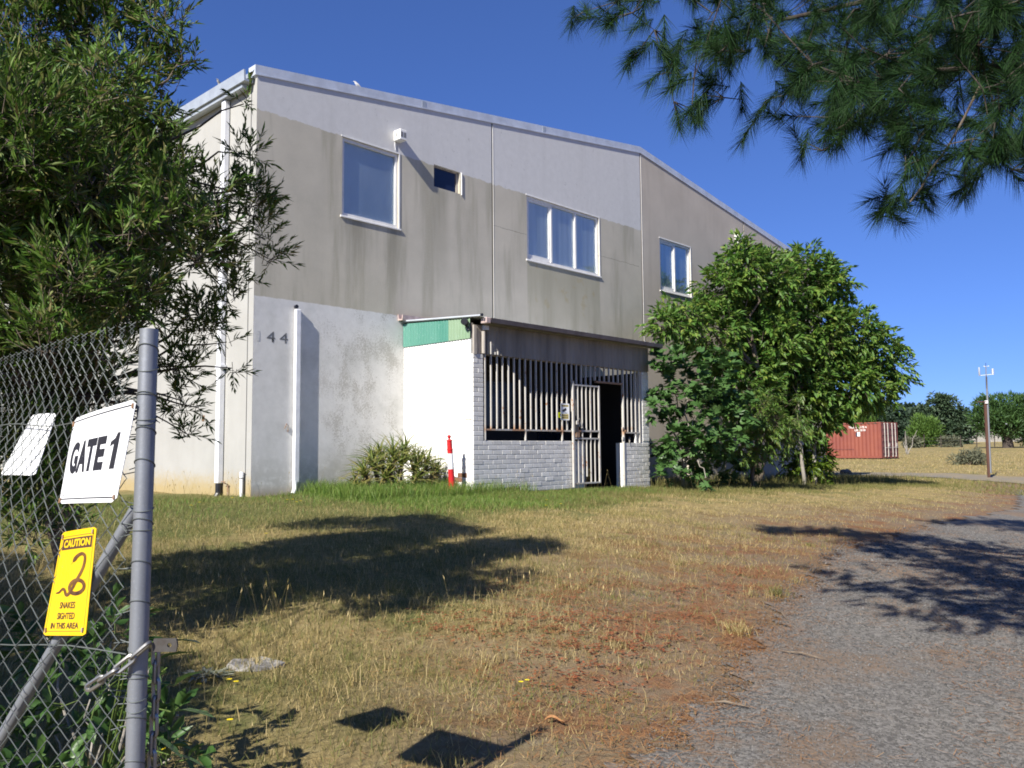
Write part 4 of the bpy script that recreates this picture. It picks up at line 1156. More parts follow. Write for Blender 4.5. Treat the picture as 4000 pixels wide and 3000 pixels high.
# ------------------------------------------------------------------ things on and around the porch
def plaque(name, label, cat, c, ex, ey, nrm, w, h, bend, th, mat, group=None, corners=None):
    """thin sheet centred at c; ex right, ey up, nrm towards the reader; bent like a page"""
    c, ex, ey, nrm = Vector(c), Vector(ex).normalized(), Vector(ey).normalized(), Vector(nrm).normalized()
    root = thing(name, label, cat, c, group)

    def P(u, v, out=0.0):
        if corners:
            TL, TR, BR, BL_ = corners
            a, b = (u + 1) / 2, (v + 1) / 2
            return BL_ * (1 - a) * (1 - b) + BR * a * (1 - b) + TR * a * b + TL * (1 - a) * b + nrm * (out + bend * (1 - u * u))
        return c + ex * (u * w / 2) + ey * (v * h / 2) + nrm * (out + bend * (1 - u * u))
    r = 0.07
    # outline with rounded corners
    pts = []
    for sx, sy, a0 in ((1, 1, 0), (-1, 1, 90), (-1, -1, 180), (1, -1, 270)):
        for k in range(4):
            a = math.radians(a0 + 30 * k)
            rw, rh = r, r * w / h
            pts.append((sx * (1 - rw) + rw * math.cos(a), sy * (1 - rh) + rh * math.sin(a)))
    nx = 16
    us = [-1 + 2 * i / nx for i in range(nx + 1)]
    mb = MB()
    def vlim(u):
        rh = r * w / h
        e = max(0.0, (abs(u) - (1 - r)) / r)
        return 1 - rh + rh * math.sqrt(max(0, 1 - e * e))
    vs, fs = [], []
    for u in us:
        l = vlim(u)
        vs += [P(u, -l), P(u, l), P(u, -l, -th), P(u, l, -th)]
    for i in range(nx):
        a, b = 4 * i, 4 * i + 4
        fs += [(a, b, b + 1, a + 1), (a + 2, a + 3, b + 3, b + 2), (a + 1, b + 1, b + 3, a + 3), (a, a + 2, b + 2, b)]
    fs += [(0, 1, 3, 2), (4 * nx, 4 * nx + 2, 4 * nx + 3, 4 * nx + 1)]
    mb.add(vs, fs)
    mb.build('sign_panel', mat, root)
    return root, P


def print_text(root, P, body, u0, u1, v0, v1, mat, bold=0.03, name='lettering', out=0.0012):
    V2, F2 = text_geo(body, bold)
    V = [P(u0 + (u1 - u0) * x, v0 + (v1 - v0) * y, out) for x, y in V2]
    np_obj(name, V, F2, mat, root)


def print_quad(root, P, u0, u1, v0, v1, mat, name, out=0.0006, n=10):
    V, F = [], []
    for i in range(n + 1):
        u = u0 + (u1 - u0) * i / n
        V += [P(u, v0, out), P(u, v1, out)]
        if i: F.append((2 * i - 2, 2 * i, 2 * i + 1, 2 * i - 1))
    np_obj(name, V, F, mat, root)


def print_ribbon(root, P, pts, wid, mat, name, out=0.0014, asp=1.0, smooth=6):
    """ribbon through points in sign coordinates, varying width"""
    pts = np.array(pts, float)
    wid = np.array(wid, float)
    t = np.arange(len(pts))
    # catmull-rom
    def cr(A):
        out_ = []
        for i in range(len(A) - 1):
            p0, p1, p2, p3 = A[max(i - 1, 0)], A[i], A[i + 1], A[min(i + 2, len(A) - 1)]
            for k in range(smooth):
                s = k / smooth
                out_.append(0.5 * ((2 * p1) + (-p0 + p2) * s + (2 * p0 - 5 * p1 + 4 * p2 - p3) * s * s + (-p0 + 3 * p1 - 3 * p2 + p3) * s ** 3))
        out_.append(A[-1])
        return np.array(out_)
    Q, W_ = cr(pts), cr(wid)
    d = np.gradient(Q, axis=0) * np.array([asp, 1.0])
    d /= np.linalg.norm(d, axis=1)[:, None] + 1e-9
    nrm = np.column_stack([-d[:, 1] / asp, d[:, 0]])
    V, F = [], []
    for i, (q, m, ww) in enumerate(zip(Q, nrm, W_)):
        a, b = q + m * ww, q - m * ww
        V += [P(a[0], a[1], out), P(b[0], b[1], out)]
        if i: F.append((2 * i - 2, 2 * i, 2 * i + 1, 2 * i - 1))
    np_obj(name, V, F, mat, root)


# camera notice on the bars
cs, P = plaque('camera_notice', 'small white and yellow camera surveillance notice tied to the porch bars', 'sign', (5.695, PYF - 0.05, 1.49), (1, 0, 0), (0, 0, 1), (0, -1, 0), 0.265, 0.33, -0.02, 0.003, MAT['signwhite'])
print_quad(cs, P, -0.8, 0.85, 0.60, 0.84, MAT['signbuff'], 'printed_band')
print_quad(cs, P, -0.8, 0.85, -0.86, -0.25, MAT['signbuff'], 'printed_band')
print_text(cs, P, 'SECURITY', -0.66, 0.72, 0.65, 0.79, MAT['brownink'])
print_text(cs, P, 'SURVEILLANCE', -0.68, 0.74, -0.50, -0.36, MAT['brownink'])
print_text(cs, P, 'CAMERAS IN USE', -0.68, 0.74, -0.76, -0.62, MAT['brownink'])
print_ribbon(cs, P, [(-0.48, 0.06), (0.42, 0.36)], [0.14, 0.14], MAT['ink'], 'camera_symbol', asp=0.8, smooth=2)
print_ribbon(cs, P, [(0.1, 0.12), (0.12, -0.12), (0.62, -0.14)], [0.022, 0.022, 0.022], MAT['ink'], 'camera_symbol', asp=0.8, smooth=2)
tg = MB().box(5.535, 5.56, PYF - 0.016, PYF - 0.012, 1.373, 1.477).box(5.56, 5.64, PYF - 0.016, PYF - 0.012, 1.455, 1.477).box(5.56, 5.64, PYF - 0.016, PYF - 0.012, 1.373, 1.393).build('yellow_tag', MAT['lemon'], None, (5.58, PYF, 1.42))
tag(tg, 'bright yellow square tag outline just beside the camera notice on the bars', 'tag')
# bulkhead lamp / camera on the porch corner
cm = thing('security_camera', 'round black security camera under the porch roof corner', 'camera', (PX0 - 0.05, -1.72, 3.02))
MB().lathe((PX0 - 0.17, -1.86, 3.02), [(0.058, 0), (0.065, 0.01), (0.065, 0.10), (0.045, 0.12)], 18, (0.75, 0.65, 0.1)).build('camera_body', MAT['black'], cm, smooth=True)
MB().tube([(PX0 - 0.10, -1.80, 2.99), (PX0 - 0.06, -1.82, 2.93), (PX0 - 0.045, -1.85, 2.88)], 0.022, 8).build('camera_arm', MAT['black'], cm)
# bollard with banding, leaning slightly
bx, by, bz = 2.86, -1.74, float(zg(2.86, -1.74)) - 0.06
axis = Vector((-0.085, -0.012, 1)).normalized()
bol = thing('bollard', 'red plastic bollard with a white band leaning beside the white porch wall', 'bollard', (bx, by, bz))
c = Vector((bx, by, bz))
MB().lathe(c, [(0.066, 0), (0.060, 0.05), (0.055, 0.10), (0.053, 0.50)], 24, axis).build('bollard_foot', MAT['red'], bol, smooth=True)
MB().lathe(c, [(0.0535, 0.502), (0.0535, 0.505), (0.051, 0.77), (0.0505, 0.772)], 24, axis).build('reflective_band', MAT['whiteband'], bol, smooth=True)
MB().lathe(c, [(0.049, 0.774), (0.048, 0.83), (0.054, 0.835), (0.054, 0.85), (0.047, 0.855), (0.046, 0.985), (0.054, 0.99), (0.052, 1.005), (0.026, 1.018)], 24, axis).build('bollard_top', MAT['red'], bol, smooth=True)
MB().lathe(c, [(0.018, 1.019), (0.016, 1.035), (0.028, 1.048), (0.033, 1.066), (0.028, 1.085), (0.01, 1.095)], 16, axis).build('grip_knob', MAT['red'], bol, smooth=True)
# birds


def bird(loc, size, yaw, mat, label, pitch=0.0, group=None):
    """one skinned body from tail to beak with legs"""
    me = bpy.data.meshes.new('bird')
    ch = [(-1.45, 0, 0.10), (-0.95, 0, 0.30), (-0.55, 0, 0.52), (-0.15, 0, 0.68), (0.18, 0, 0.86), (0.34, 0, 1.08), (0.56, 0, 1.08), (0.74, 0, 1.05)]
    rad = [0.06, 0.10, 0.22, 0.30, 0.26, 0.19, 0.10, 0.02]
    lg = [(-0.1, 0.1, 0.36), (-0.02, 0.1, 0.18), (0.0, 0.1, 0.0), (-0.1, -0.1, 0.36), (-0.02, -0.1, 0.18), (0.0, -0.1, 0.0)]
    V = [Vector(p) * size for p in ch + lg]
    E_ = [(i, i + 1) for i in range(7)] + [(3, 8), (8, 9), (9, 10), (3, 11), (11, 12), (12, 13)]
    me.from_pydata(V, E_, [])
    o = bpy.data.objects.new('bird', me)
    COL.objects.link(o)
    sk = o.modifiers.new('skin', 'SKIN')
    if not me.skin_vertices: 
        bpy.context.view_layer.update()
    for i, s in enumerate(me.skin_vertices[0].data if me.skin_vertices else []):
        r = (rad + [0.05, 0.03, 0.03] * 2)[i] * size
        s.radius = (r, r * (0.75 if i < 2 else 1))
        s.use_root = (i == 3)
    sb = o.modifiers.new('smooth', 'SUBSURF')
    sb.levels = sb.render_levels = 1
    dg = bpy.context.evaluated_depsgraph_get()
    m2 = bpy.data.meshes.new_from_object(o.evaluated_get(dg))
    bpy.data.objects.remove(o)
    m2.materials.clear()
    o = link('bird', m2, mat, None, loc, smooth=True)
    o.rotation_euler = (0, pitch, yaw)
    return tag(o, label, 'bird', group)


bird((8.0, PYF + 0.05, 0.885), 0.10, math.radians(35), MAT['bird'], 'small brown bird with a long tail perched on the low porch wall', -0.25)
bird((2.07, 0.06, roof_z(2.07) + 0.165), 0.10, math.radians(150), MAT['birdw'], 'small pale bird perched on the roof edge above the left upstairs window', -0.2)
bird((-0.18, 1.02, 7.2), 0.085, math.radians(200), MAT['birdw'], 'tiny pale bird perched on the side gutter by the roof corner', -0.1)

# ------------------------------------------------------------------ chain-link fence end with its signs
GXP, GYP = -6.2, -10.30
gp = thing('chain_link_fence', 'galvanised chain-link fence end with loose leaning mesh and signs wired to it', 'fence', (GXP, GYP, -0.62))
zt, zb = 1.067, -0.60
HR = Vector((0.68376, -0.72971, 0))
HF = Vector((0.72971, 0.68376, 0))


def fence_pt(s, z, off=0.0):
    """the mesh hangs twisted: the lower it is, the squarer it stands to the drive"""
    q = max(0.0, min(1.0, (z - 0.05) / 0.95))
    ph = math.radians(18 + 24 * q * q * (3 - 2 * q))
    e = -math.cos(ph) * HR + math.sin(ph) * HF
    n = Vector((-e.y, e.x, 0))
    return Vector((GXP, GYP, z)) + e * s + n * off


SF = 2.1
far_base = fence_pt(SF, 0.5)
MB().tube([(GXP - .012, GYP, -0.64), (GXP, GYP, 1.083)], 0.0245, 20, caps=False).tube([(GXP, GYP, 1.083), (GXP, GYP, 1.0)], 0.0215, 20).build('end_post', MAT['galv'], gp, smooth=True)
MB().tube([(far_base.x, far_base.y, -0.64), (far_base.x, far_base.y, 1.083)], 0.0245, 16).build('line_post', MAT['galv'], gp, smooth=True)
br0, br1 = Vector((GXP - .004, GYP + .045, 0.592)), Vector((-6.403, -9.868, -0.06))
br2 = br0 + (br1 - br0) * 1.78
MB().tube([br0, br1, br2], 0.0175, 16).build('stay_brace', MAT['galv'], gp, smooth=True)
# woven wire: every strand zigzags and hooks its neighbour
wY, hZ = 0.067, 0.067
mb = MB()
ncol = int((SF - 0.04) / (wY / 2))
rr = random.Random(3)
for i in range(ncol):
    path = []
    nz = 43
    for k in range(nz + 1):
        side = (k + i) % 2
        s = 0.040 + (i + side) * wY / 2
        z = zt - k * hZ / 2 * (0.92 + 0.0045 * k)
        slack = 0.011 * math.exp(-s / 0.18)
        s += slack * math.sin(z * 9 + i) + 0.003 * math.sin(z * 3.1 + s * 2.0)
        z += 0.005 * math.sin(s * 3.3) + slack * math.cos(z * 7 + i) * 0.6
        path.append(fence_pt(s, z, 0.024 + (0.0035 if side else -0.0035) + 0.010 * math.sin(s * 2.6 + z * 1.4)))
    # round the bends of the wire a little
    fine = []
    for k in range(len(path) - 1):
        m = (path[k] + path[k + 1]) / 2
        fine += [path[k], path[k] * .5 + m * .5 + Vector((0, 0, .0012)), m, path[k + 1] * .5 + m * .5 - Vector((0, 0, .0012))]
    fine.append(path[-1])
    if i * wY / 2 > 0.9: fine = path
    mb.tube(fine, 0.0016, 4, caps=False)
    if i % 2 == 0:
        for sg in (-1, 1):
            p = path[0]
            mb.tube([p, p + Vector((sg * .004, -sg * .003, .010)), p + Vector((-sg * .005, sg * .005, .022)), p + Vector((sg * .007, -sg * .008, .034))], 0.0015, 4)
mb.build('wire_mesh', MAT['wire'], gp, smooth=True, kind='stuff')
for zz, dz in ((0.838, 0.0), (0.215, 0.0)):
    MB().tube([fence_pt(0.02 + k * .1, zz + 0.008 * math.sin(k * 0.9), 0.03 + .003 * math.sin(k * 2.0)) for k in range(21)], 0.0018, 5).build('tension_wire', MAT['wire'], gp)
for k, z in enumerate((1.015, 0.985, 0.90, 0.885, 0.845, 0.84, 0.79, 0.70, 0.60, 0.545, 0.535, 0.43, 0.33, 0.24, 0.15, 0.14, 0.105, 0.085, 0.03, -0.085, -0.20, -0.33, -0.45)):
    tilt = (-0.012, -0.02, 0.004, 0.03)[k % 4] if k % 3 else 0.026
    xo = GXP - .012 * (1.083 - z) / 1.72
    pts = [fence_pt(.06, z + rr.uniform(-.02, .01), .012)]
    for j in range(15):
        a = math.radians(60 + j * 300 / 14)
        pts.append((xo + 0.0262 * math.cos(a + math.pi * .25), GYP + 0.0262 * math.sin(a + math.pi * .25), z + tilt * (1 - math.cos(a)) * 0.5))
    pts.append(fence_pt(.07, z + rr.uniform(-.02, .02), .024))
    MB().tube(pts, 0.0015, 5).build('tie_wire', MAT['wire'], gp, smooth=True)
# latch plate with a bolt hole, welded to the stile
c0 = Vector((GXP + 0.035, GYP - 0.068, 0.238))
hole = []
n = 12
R_, hw, hh = 0.006, 0.033, 0.017
vs = []
sq = []
for k in range(n):
    a = 2 * math.pi * k / n
    dx, dz = math.cos(a), math.sin(a)
    s = 1 / max(abs(dx) / hw, abs(dz) / hh)
    sq.append((dx * s, dz * s))
for off in (-0.004, 0.004):
    for k in range(n):
        a = 2 * math.pi * k / n
        vs.append(c0 + HF * off - HR * (R_ * math.cos(a) - 0.012) + Vector((0, 0, R_ * math.sin(a))))
    for k in range(n):
        vs.append(c0 + HF * off - HR * sq[k][0] + Vector((0, 0, sq[k][1])))
fs = []
for k in range(n):
    q = (k + 1) % n
    fs += [(k, q, n + q, n + k), (2 * n + k, 3 * n + k, 3 * n + q, 2 * n + q), (n + k, n + q, 3 * n + q, 3 * n + k), (k, 2 * n + k, 2 * n + q, q)]
MB().add(vs, fs).build('latch_plate', MAT['plate'], gp)
# chain wound over the stile
chn = thing('chain', 'heavy steel chain wound around the fence end post and hanging behind it', 'chain', (GXP, GYP, 0.15))


def chain_link(c, d, up, L=0.052, Wd=0.028, r=0.0052):
    d, up = Vector(d).normalized(), Vector(up)
    up = (up - d * up.dot(d)).normalized()
    pts = []
    a = L / 2 - Wd / 2 + r
    for k in range(16):
        t = 2 * math.pi * k / 16
        pts.append(Vector(c) + d * (math.cos(t) * Wd / 2 * 0.9 + (a if math.cos(t) > 0 else -a)) + up * (math.sin(t) * (Wd / 2 - r)))
    return MB().tube(pts, r, 6, closed=True)


nF = Vector((-0.905, -0.425, 0))
hr = HR
PB = Vector((GXP - .006, GYP, 0))
cp = [PB + nF * .036 - hr * .085 + Vector((0, 0, .145)), PB + nF * .044 - hr * .045 + Vector((0, 0, .168)), PB + nF * .044 - hr * .004 + Vector((0, 0, .196)), PB + nF * .034 + hr * .030 + Vector((0, 0, .228))]
for k in range(len(cp)):
    d = cp[min(k + 1, len(cp) - 1)] - cp[max(k - 1, 0)]
    chain_link(cp[k], d, nF if k % 2 else Vector((0, 0, 1)) + hr * .3).build('link', MAT['chain'], chn, smooth=True)
SH_ = Vector((1, .2, 0)).normalized()
for k in range(12):
    chain_link(PB + SH_ * .052 + Vector((.003 * math.sin(k * .8), 0, .20 - k * .047)), (0, 0, 1), (1, .6, 0) if k % 2 else (-.6, 1, 0)).build('link', MAT['chain'], chn, smooth=True)


def sign_frame(TL, TR, BR, BL_):
    TL, TR, BR, BL_ = map(Vector, (TL, TR, BR, BL_))
    c = (TL + TR + BR + BL_) / 4
    ex = (TR - TL + BR - BL_) / 2
    ey = (TL - BL_ + TR - BR) / 2
    w_, h_ = ex.length, ey.length
    ex.normalize()
    ey = (ey - ex * ey.dot(ex)).normalized()
    return c, ex, ey, ex.cross(ey), w_, h_, (TL, TR, BR, BL_)


c, ex, ey, nr, w_, h_, q4 = sign_frame((-6.2503, -9.9141, 0.8479), (-6.2350, -10.3132, 0.8891), (-6.2546, -10.2458, 0.6124), (-6.3033, -9.9674, 0.6004))
gs, P = plaque('gate_sign', 'white curved GATE 1 sign wired to the fence beside its end post', 'sign', c, ex, ey, nr, w_, h_, 0.007, 0.002, MAT['signwhite'], corners=q4)
for v in (0.90, -0.90): print_quad(gs, P, -0.96, 0.94, v - 0.014, v + 0.014, MAT['ink'], 'printed_line', n=16)
for u in (-0.985, 0.955): print_quad(gs, P, u - 0.003, u + 0.003, -0.92, 0.92, MAT['ink'], 'printed_line', n=2)
def letters(body, u0, u1, v0, v1):
    print_text(gs, P, body, u0, u1, v0, v1, MAT['ink'], 0.05)
letters('G', -0.82, -0.52, -0.34, 0.38)
letters('A', -0.52, -0.20, -0.33, 0.38)
letters('T', -0.24, 0.08, -0.33, 0.38)
letters('E', 0.10, 0.38, -0.33, 0.38)
one = [(0.61, -0.33), (0.75, -0.33), (0.75, 0.40), (0.68, 0.40), (0.63, 0.29), (0.52, 0.23), (0.52, 0.13), (0.62, 0.18)]
np_obj('lettering', [P(u, v, .0012) for u, v in one], [(0, 1, 2), (0, 2, 7), (7, 2, 4), (4, 2, 3), (7, 4, 5), (7, 5, 6)], MAT['ink'], gs)
for u, v in ((-0.95, -0.93), (0.93, -0.90), (0.95, 0.88), (-0.95, 0.86)):
    MB().obox(P(u, v, 0.002), ex * 0.003, ey * 0.007, nr * 0.002).build('fixing_wire', MAT['rust'], gs)
print_text(gs, P, 'SIGNS', -0.93, -0.80, -0.84, -0.80, MAT['ink'], 0.0, 'small_print')

c, ex, ey, nr, w_, h_, q4 = sign_frame((-6.3041, -10.0064, 0.5210), (-6.2680, -10.1548, 0.5428), (-6.2963, -10.1761, 0.2565), (-6.3550, -10.0339, 0.2463))
wsn, P = plaque('snake_warning_sign', 'yellow CAUTION snakes sign wired low on the fence near its end post', 'sign', c, ex, ey, nr, w_, h_, 0.004, 0.002, MAT['signyellow'], corners=q4)
print_quad(wsn, P, -0.82, 0.86, 0.63, 0.85, MAT['brownink'], 'printed_band', 0.0006)
print_text(wsn, P, 'CAUTION', -0.70, 0.78, 0.67, 0.82, MAT['signyellow'], 0.04, out=0.0013)
print_quad(wsn, P, -0.88, 0.90, 0.885, 0.895, MAT['ink'], 'printed_line')
print_quad(wsn, P, -0.90, 0.90, -0.925, -0.915, MAT['ink'], 'printed_line')
for u in (-0.90, 0.90): print_quad(wsn, P, u - 0.006, u + 0.006, -0.92, 0.89, MAT['ink'], 'printed_line', n=2)
print_text(wsn, P, 'SNAKES', -0.36, 0.40, -0.50, -0.375, MAT['brownink'], 0.02)
print_text(wsn, P, 'SIGHTED', -0.40, 0.44, -0.70, -0.575, MAT['brownink'], 0.02)
print_text(wsn, P, 'IN THIS AREA', -0.66, 0.66, -0.875, -0.76, MAT['brownink'], 0.02)
asp = w_ / h_
print_ribbon(wsn, P, [(-0.70, -0.20), (-0.52, -0.19), (-0.36, -0.13), (-0.24, -0.15), (-0.12, -0.24), (0.02, -0.22), (0.18, -0.10), (0.36, 0.06), (0.52, 0.20), (0.60, 0.34), (0.58, 0.47), (0.42, 0.52), (0.22, 0.49), (0.08, 0.43), (0.0, 0.38)],
             [0.008, 0.022, 0.027, 0.030, 0.033, 0.036, 0.036, 0.036, 0.036, 0.034, 0.032, 0.032, 0.040, 0.048, 0.02], MAT['snake'], 'printed_snake', asp=asp)
ring = [(0.36 + 0.36 * math.cos(t), -0.10 + 0.125 * math.sin(t)) for t in np.linspace(0.5, 0.5 + 2 * math.pi, 17)]
print_ribbon(wsn, P, ring, [0.036] * 17, MAT['snake'], 'printed_snake', 0.0018, asp=asp)
print_ribbon(wsn, P, [(0.0, 0.38), (-0.06, 0.35), (-0.12, 0.33)], [0.003] * 3, MAT['snake'], 'printed_snake', asp=asp)
for u, v in ((-0.88, -0.90), (0.86, -0.90), (0.86, 0.92), (-0.88, 0.90)):
    MB().obox(P(u, v, 0.002), ex * 0.0025, ey * 0.006, nr * 0.002).build('fixing_wire', MAT['rust'], wsn)

c, ex, ey, nr, w_, h_, q4 = sign_frame((-6.2342, -9.4928, 0.8738), (-6.2263, -9.6928, 0.8728), (-6.2832, -9.6928, 0.6761), (-6.3141, -9.4608, 0.6751))
bs, P = plaque('blank_sign', 'blank white sheet hanging behind the wire mesh of the fence', 'sign', c, ex, ey, nr, w_, h_, 0.006, 0.002, MAT['signwhite'], corners=q4)
print_quad(bs, P, -0.6, -0.35, -0.25, -0.24, MAT['grill'], 'faint_print')
print_quad(bs, P, -0.6, -0.40, -0.33, -0.32, MAT['grill'], 'faint_print')

# ------------------------------------------------------------------ vegetation helpers
def unit(v):
    return v / (np.linalg.norm(v, axis=-1, keepdims=True) + 1e-9)


def leaves(base, d, up, L, Wd, rich=False, bend=0.12, fold=0.25):
    """leaf blades: base (n,3), direction (n,3), face normal hint (n,3), length (n,), width (n,)"""
    n = len(base)
    d = unit(d)
    s = unit(np.cross(d, up))
    nn = np.cross(s, d)
    L = np.asarray(L).reshape(-1, 1) * np.ones((n, 1))
    Wd = np.asarray(Wd).reshape(-1, 1) * np.ones((n, 1))
    if not rich:
        mid = base + d * L * 0.45 - nn * L * bend * 0.2
        V = np.stack([base, mid + s * Wd / 2 + nn * Wd * fold, base + d * L - nn * L * bend, mid - s * Wd / 2 + nn * Wd * fold], 1).reshape(-1, 3)
        b = np.arange(n)[:, None] * 4
        F = np.concatenate([b + np.array([[0, 1, 2]]), b + np.array([[0, 2, 3]])], 0)
        return V, F
    a = base + d * L * 0.3
    c = base + d * L * 0.68 - nn * L * bend * 0.45
    t = base + d * L - nn * L * bend
    f = nn * Wd * fold
    V = np.stack([base, a + s * Wd * .42 + f, a - s * Wd * .42 + f, a, c + s * Wd * .45 + f, c - s * Wd * .45 + f, c, t], 1).reshape(-1, 3)
    b = np.arange(n)[:, None] * 8
    tris = [(0, 3, 1), (0, 2, 3), (1, 3, 6), (1, 6, 4), (3, 2, 5), (3, 5, 6), (4, 6, 7), (6, 5, 7)]
    F = np.concatenate([b + np.array([q]) for q in tris], 0)
    return V, F


def sample_lobes(lobes, n, rng, shell=0.55):
    L = np.array(lobes, float)
    wgt = L[:, 3] ** 2
    idx = rng.choice(len(L), n, p=wgt / wgt.sum())
    u = unit(rng.normal(size=(n, 3)))
    r = rng.uniform(shell ** 3, 1, n) ** (1 / 3)
    return L[idx, :3] + u * (r * L[idx, 3])[:, None], u, idx


def join(parts):
    Vs, Fs, o = [], [], 0
    for V, F in parts:
        Vs.append(V)
        Fs.append(F + o)
        o += len(V)
    return np.concatenate(Vs), np.concatenate(Fs)


def twigs_geo(P0, P1, r, sag=0.0):
    """thin three-sided twigs from P0 to P1, as triangles"""
    n = len(P0)
    d = unit(P1 - P0)
    ref = np.where(np.abs(d[:, 2:3]) < .9, np.array([[0, 0, 1.]]), np.array([[1., 0, 0]]))
    a = unit(np.cross(d, ref))
    b = np.cross(d, a)
    r = np.asarray(r).reshape(-1, 1) * np.ones((n, 1))
    V = []
    for P, k in ((P0, 1.0), (P1, 0.45)):
        for t in range(3):
            an = 2 * math.pi * t / 3
            V.append(P + (a * math.cos(an) + b * math.sin(an)) * r * k)
    V = np.stack(V, 1).reshape(-1, 3)
    o = np.arange(n)[:, None] * 6
    tris = []
    for t in range(3):
        q = (t + 1) % 3
        tris += [(t, q, 3 + q), (t, 3 + q, 3 + t)]
    F = np.concatenate([o + np.array([x]) for x in tris], 0)
    return V, F


def limb_path(p0, p1, n=6, lift=0.15, jit=0.05, rng=None):
    p0, p1 = np.array(p0, float), np.array(p1, float)
    L = np.linalg.norm(p1 - p0)
    out = []
    for k in range(n + 1):
        t = k / n
        p = p0 + (p1 - p0) * t
        p[2] += lift * L * math.sin(math.pi * t)
        if 0 < k < n: p += rng.normal(size=3) * jit * L * 0.4
        out.append(tuple(p))
    return out


def taper(r0, r1, n):
    return [r0 + (r1 - r0) * k / (n - 1) for k in range(n)]


def sprays(lobes, n_tw, per, tw_len, L, Wd, rng, out=0.7, up=0.25, droop=0.15, spread=0.8, shell=0.5, rich=False, bend=0.12, Lvar=0.3):
    """twigs growing outward through the lobes, each with leaves along it"""
    P, u, idx = sample_lobes(lobes, n_tw, rng, shell)
    d = unit(u * out + rng.normal(size=(n_tw, 3)) * 0.5 + np.array([0, 0, up]))
    ln = tw_len * rng.uniform(.6, 1.3, n_tw)
    t = np.tile((np.arange(per) + 0.5) / per, n_tw)
    ii = np.repeat(np.arange(n_tw), per)
    m = len(ii)
    base = P[ii] + d[ii] * (ln[ii] * t)[:, None] - np.array([0, 0, 1]) * (droop * 0.6 * ln[ii] * t ** 2)[:, None]
    side = unit(np.cross(d[ii], rng.normal(size=(m, 3))))
    ld = unit(d[ii] * (0.55 + 0.6 * t[:, None]) + side * spread * (1 - 0.5 * t[:, None]) - np.array([0, 0, 1]) * droop)
    hint = unit(np.array([0, 0, 1.0]) + rng.normal(size=(m, 3)) * 0.6)
    lv = leaves(base, ld, hint, L * rng.uniform(1 - Lvar, 1 + Lvar, m), Wd * rng.uniform(.75, 1.2, m), rich, bend)
    tw = twigs_geo(P - d * ln[:, None] * 0.3, P + d * ln[:, None] * 0.95 - np.array([0, 0, 1]) * (droop * 0.6 * ln)[:, None], L * 0.02 + 0.0015)
    return lv, tw, P, idx


def grow_limbs(root, mat, base, lobes, rng, r0, every=1, via=None, name='branch', r1=0.006, lift=0.08):
    """one limb object from the trunk to each lobe"""
    for k, lb in enumerate(lobes[::every]):
        s = base if via is None else via[int(np.argmin([np.linalg.norm(np.array(v) - np.array(lb[:3])) for v in via]))]
        pth = limb_path(s, lb[:3], 6, lift, 0.07, rng)
        MB().tube(pth, taper(r0 * rng.uniform(.5, 1), r1, 7), 6).build(name, mat, root, smooth=True)


# ------------------------------------------------------------------ large narrow-leaved tree by the gate
rng = np.random.default_rng(11)
tb = (-4.95, -6.25, float(zg(-4.95, -6.25)) - 0.08)
t = thing('willow_leaved_tree', 'tall dense narrow-leaved tree behind the chain-link fence at the lawn edge', 'tree', tb)
forks = []
for k, (tx, ty, tz) in enumerate(((-5.1, -6.5, 1.1), (-4.75, -5.9, 1.3), (-5.25, -5.9, 1.6))):
    pth = limb_path(tb, (tx, ty, tz), 6, 0.02, 0.06, rng)
    MB().tube(pth, taper(0.085 - .012 * k, 0.045, 7), 8).build('trunk', MAT['bark'], t, smooth=True)
    forks.append((tx, ty, tz))
forks += [(-5.3, -6.7, 2.3), (-4.9, -6.3, 2.6)]
MB().tube(limb_path(forks[0], forks[3], 5, 0, .05, rng), taper(.05, .03, 6), 8).build('trunk', MAT['bark'], t, smooth=True)
MB().tube(limb_path(forks[1], forks[4], 5, 0, .05, rng), taper(.05, .03, 6), 8).build('trunk', MAT['bark'], t, smooth=True)
grow_limbs(t, MAT['bark'], None, LEFT, rng, 0.024, 1, forks, 'branch', 0.004)
lo = [q for q in LEFT]
lv, tw, P, ix = sprays(lo, 18000, 13, 0.165, 0.064, 0.0145, rng, out=0.5, up=0.55, droop=-0.08, spread=0.62, shell=0.1, Lvar=.45)
np_obj('crown', *lv, MAT['L_left'], t, kind='stuff')
np_obj('twigs', *tw, MAT['bark'], t, kind='stuff')

# ------------------------------------------------------------------ broad-leaved shrub at the foot of the gate
rng = np.random.default_rng(12)
sb_ = (-5.95, -9.35, float(zg(-5.95, -9.35)) - 0.05)
s = thing('broad_leaved_shrub', 'low leafy shrub growing behind the foot of the chain-link fence', 'shrub', sb_)
SH = [(x, y, max(z - .18, float(zg(x, y)) + r * .7), r * .85) for x, y, z, r in SHRUB]
grow_limbs(s, MAT['palebark'], sb_, SH, rng, 0.008, 1, None, 'stem', 0.003)
lv, tw, P, ix = sprays(SH, 85, 7, 0.11, 0.075, 0.032, rng, out=0.6, up=0.35, droop=0.12, spread=0.9, shell=0.1, rich=True, bend=0.15)
np_obj('foliage', *lv, MAT['L_shrub'], s, kind='stuff')
np_obj('twigs', *tw, MAT['stem'], s, kind='stuff')
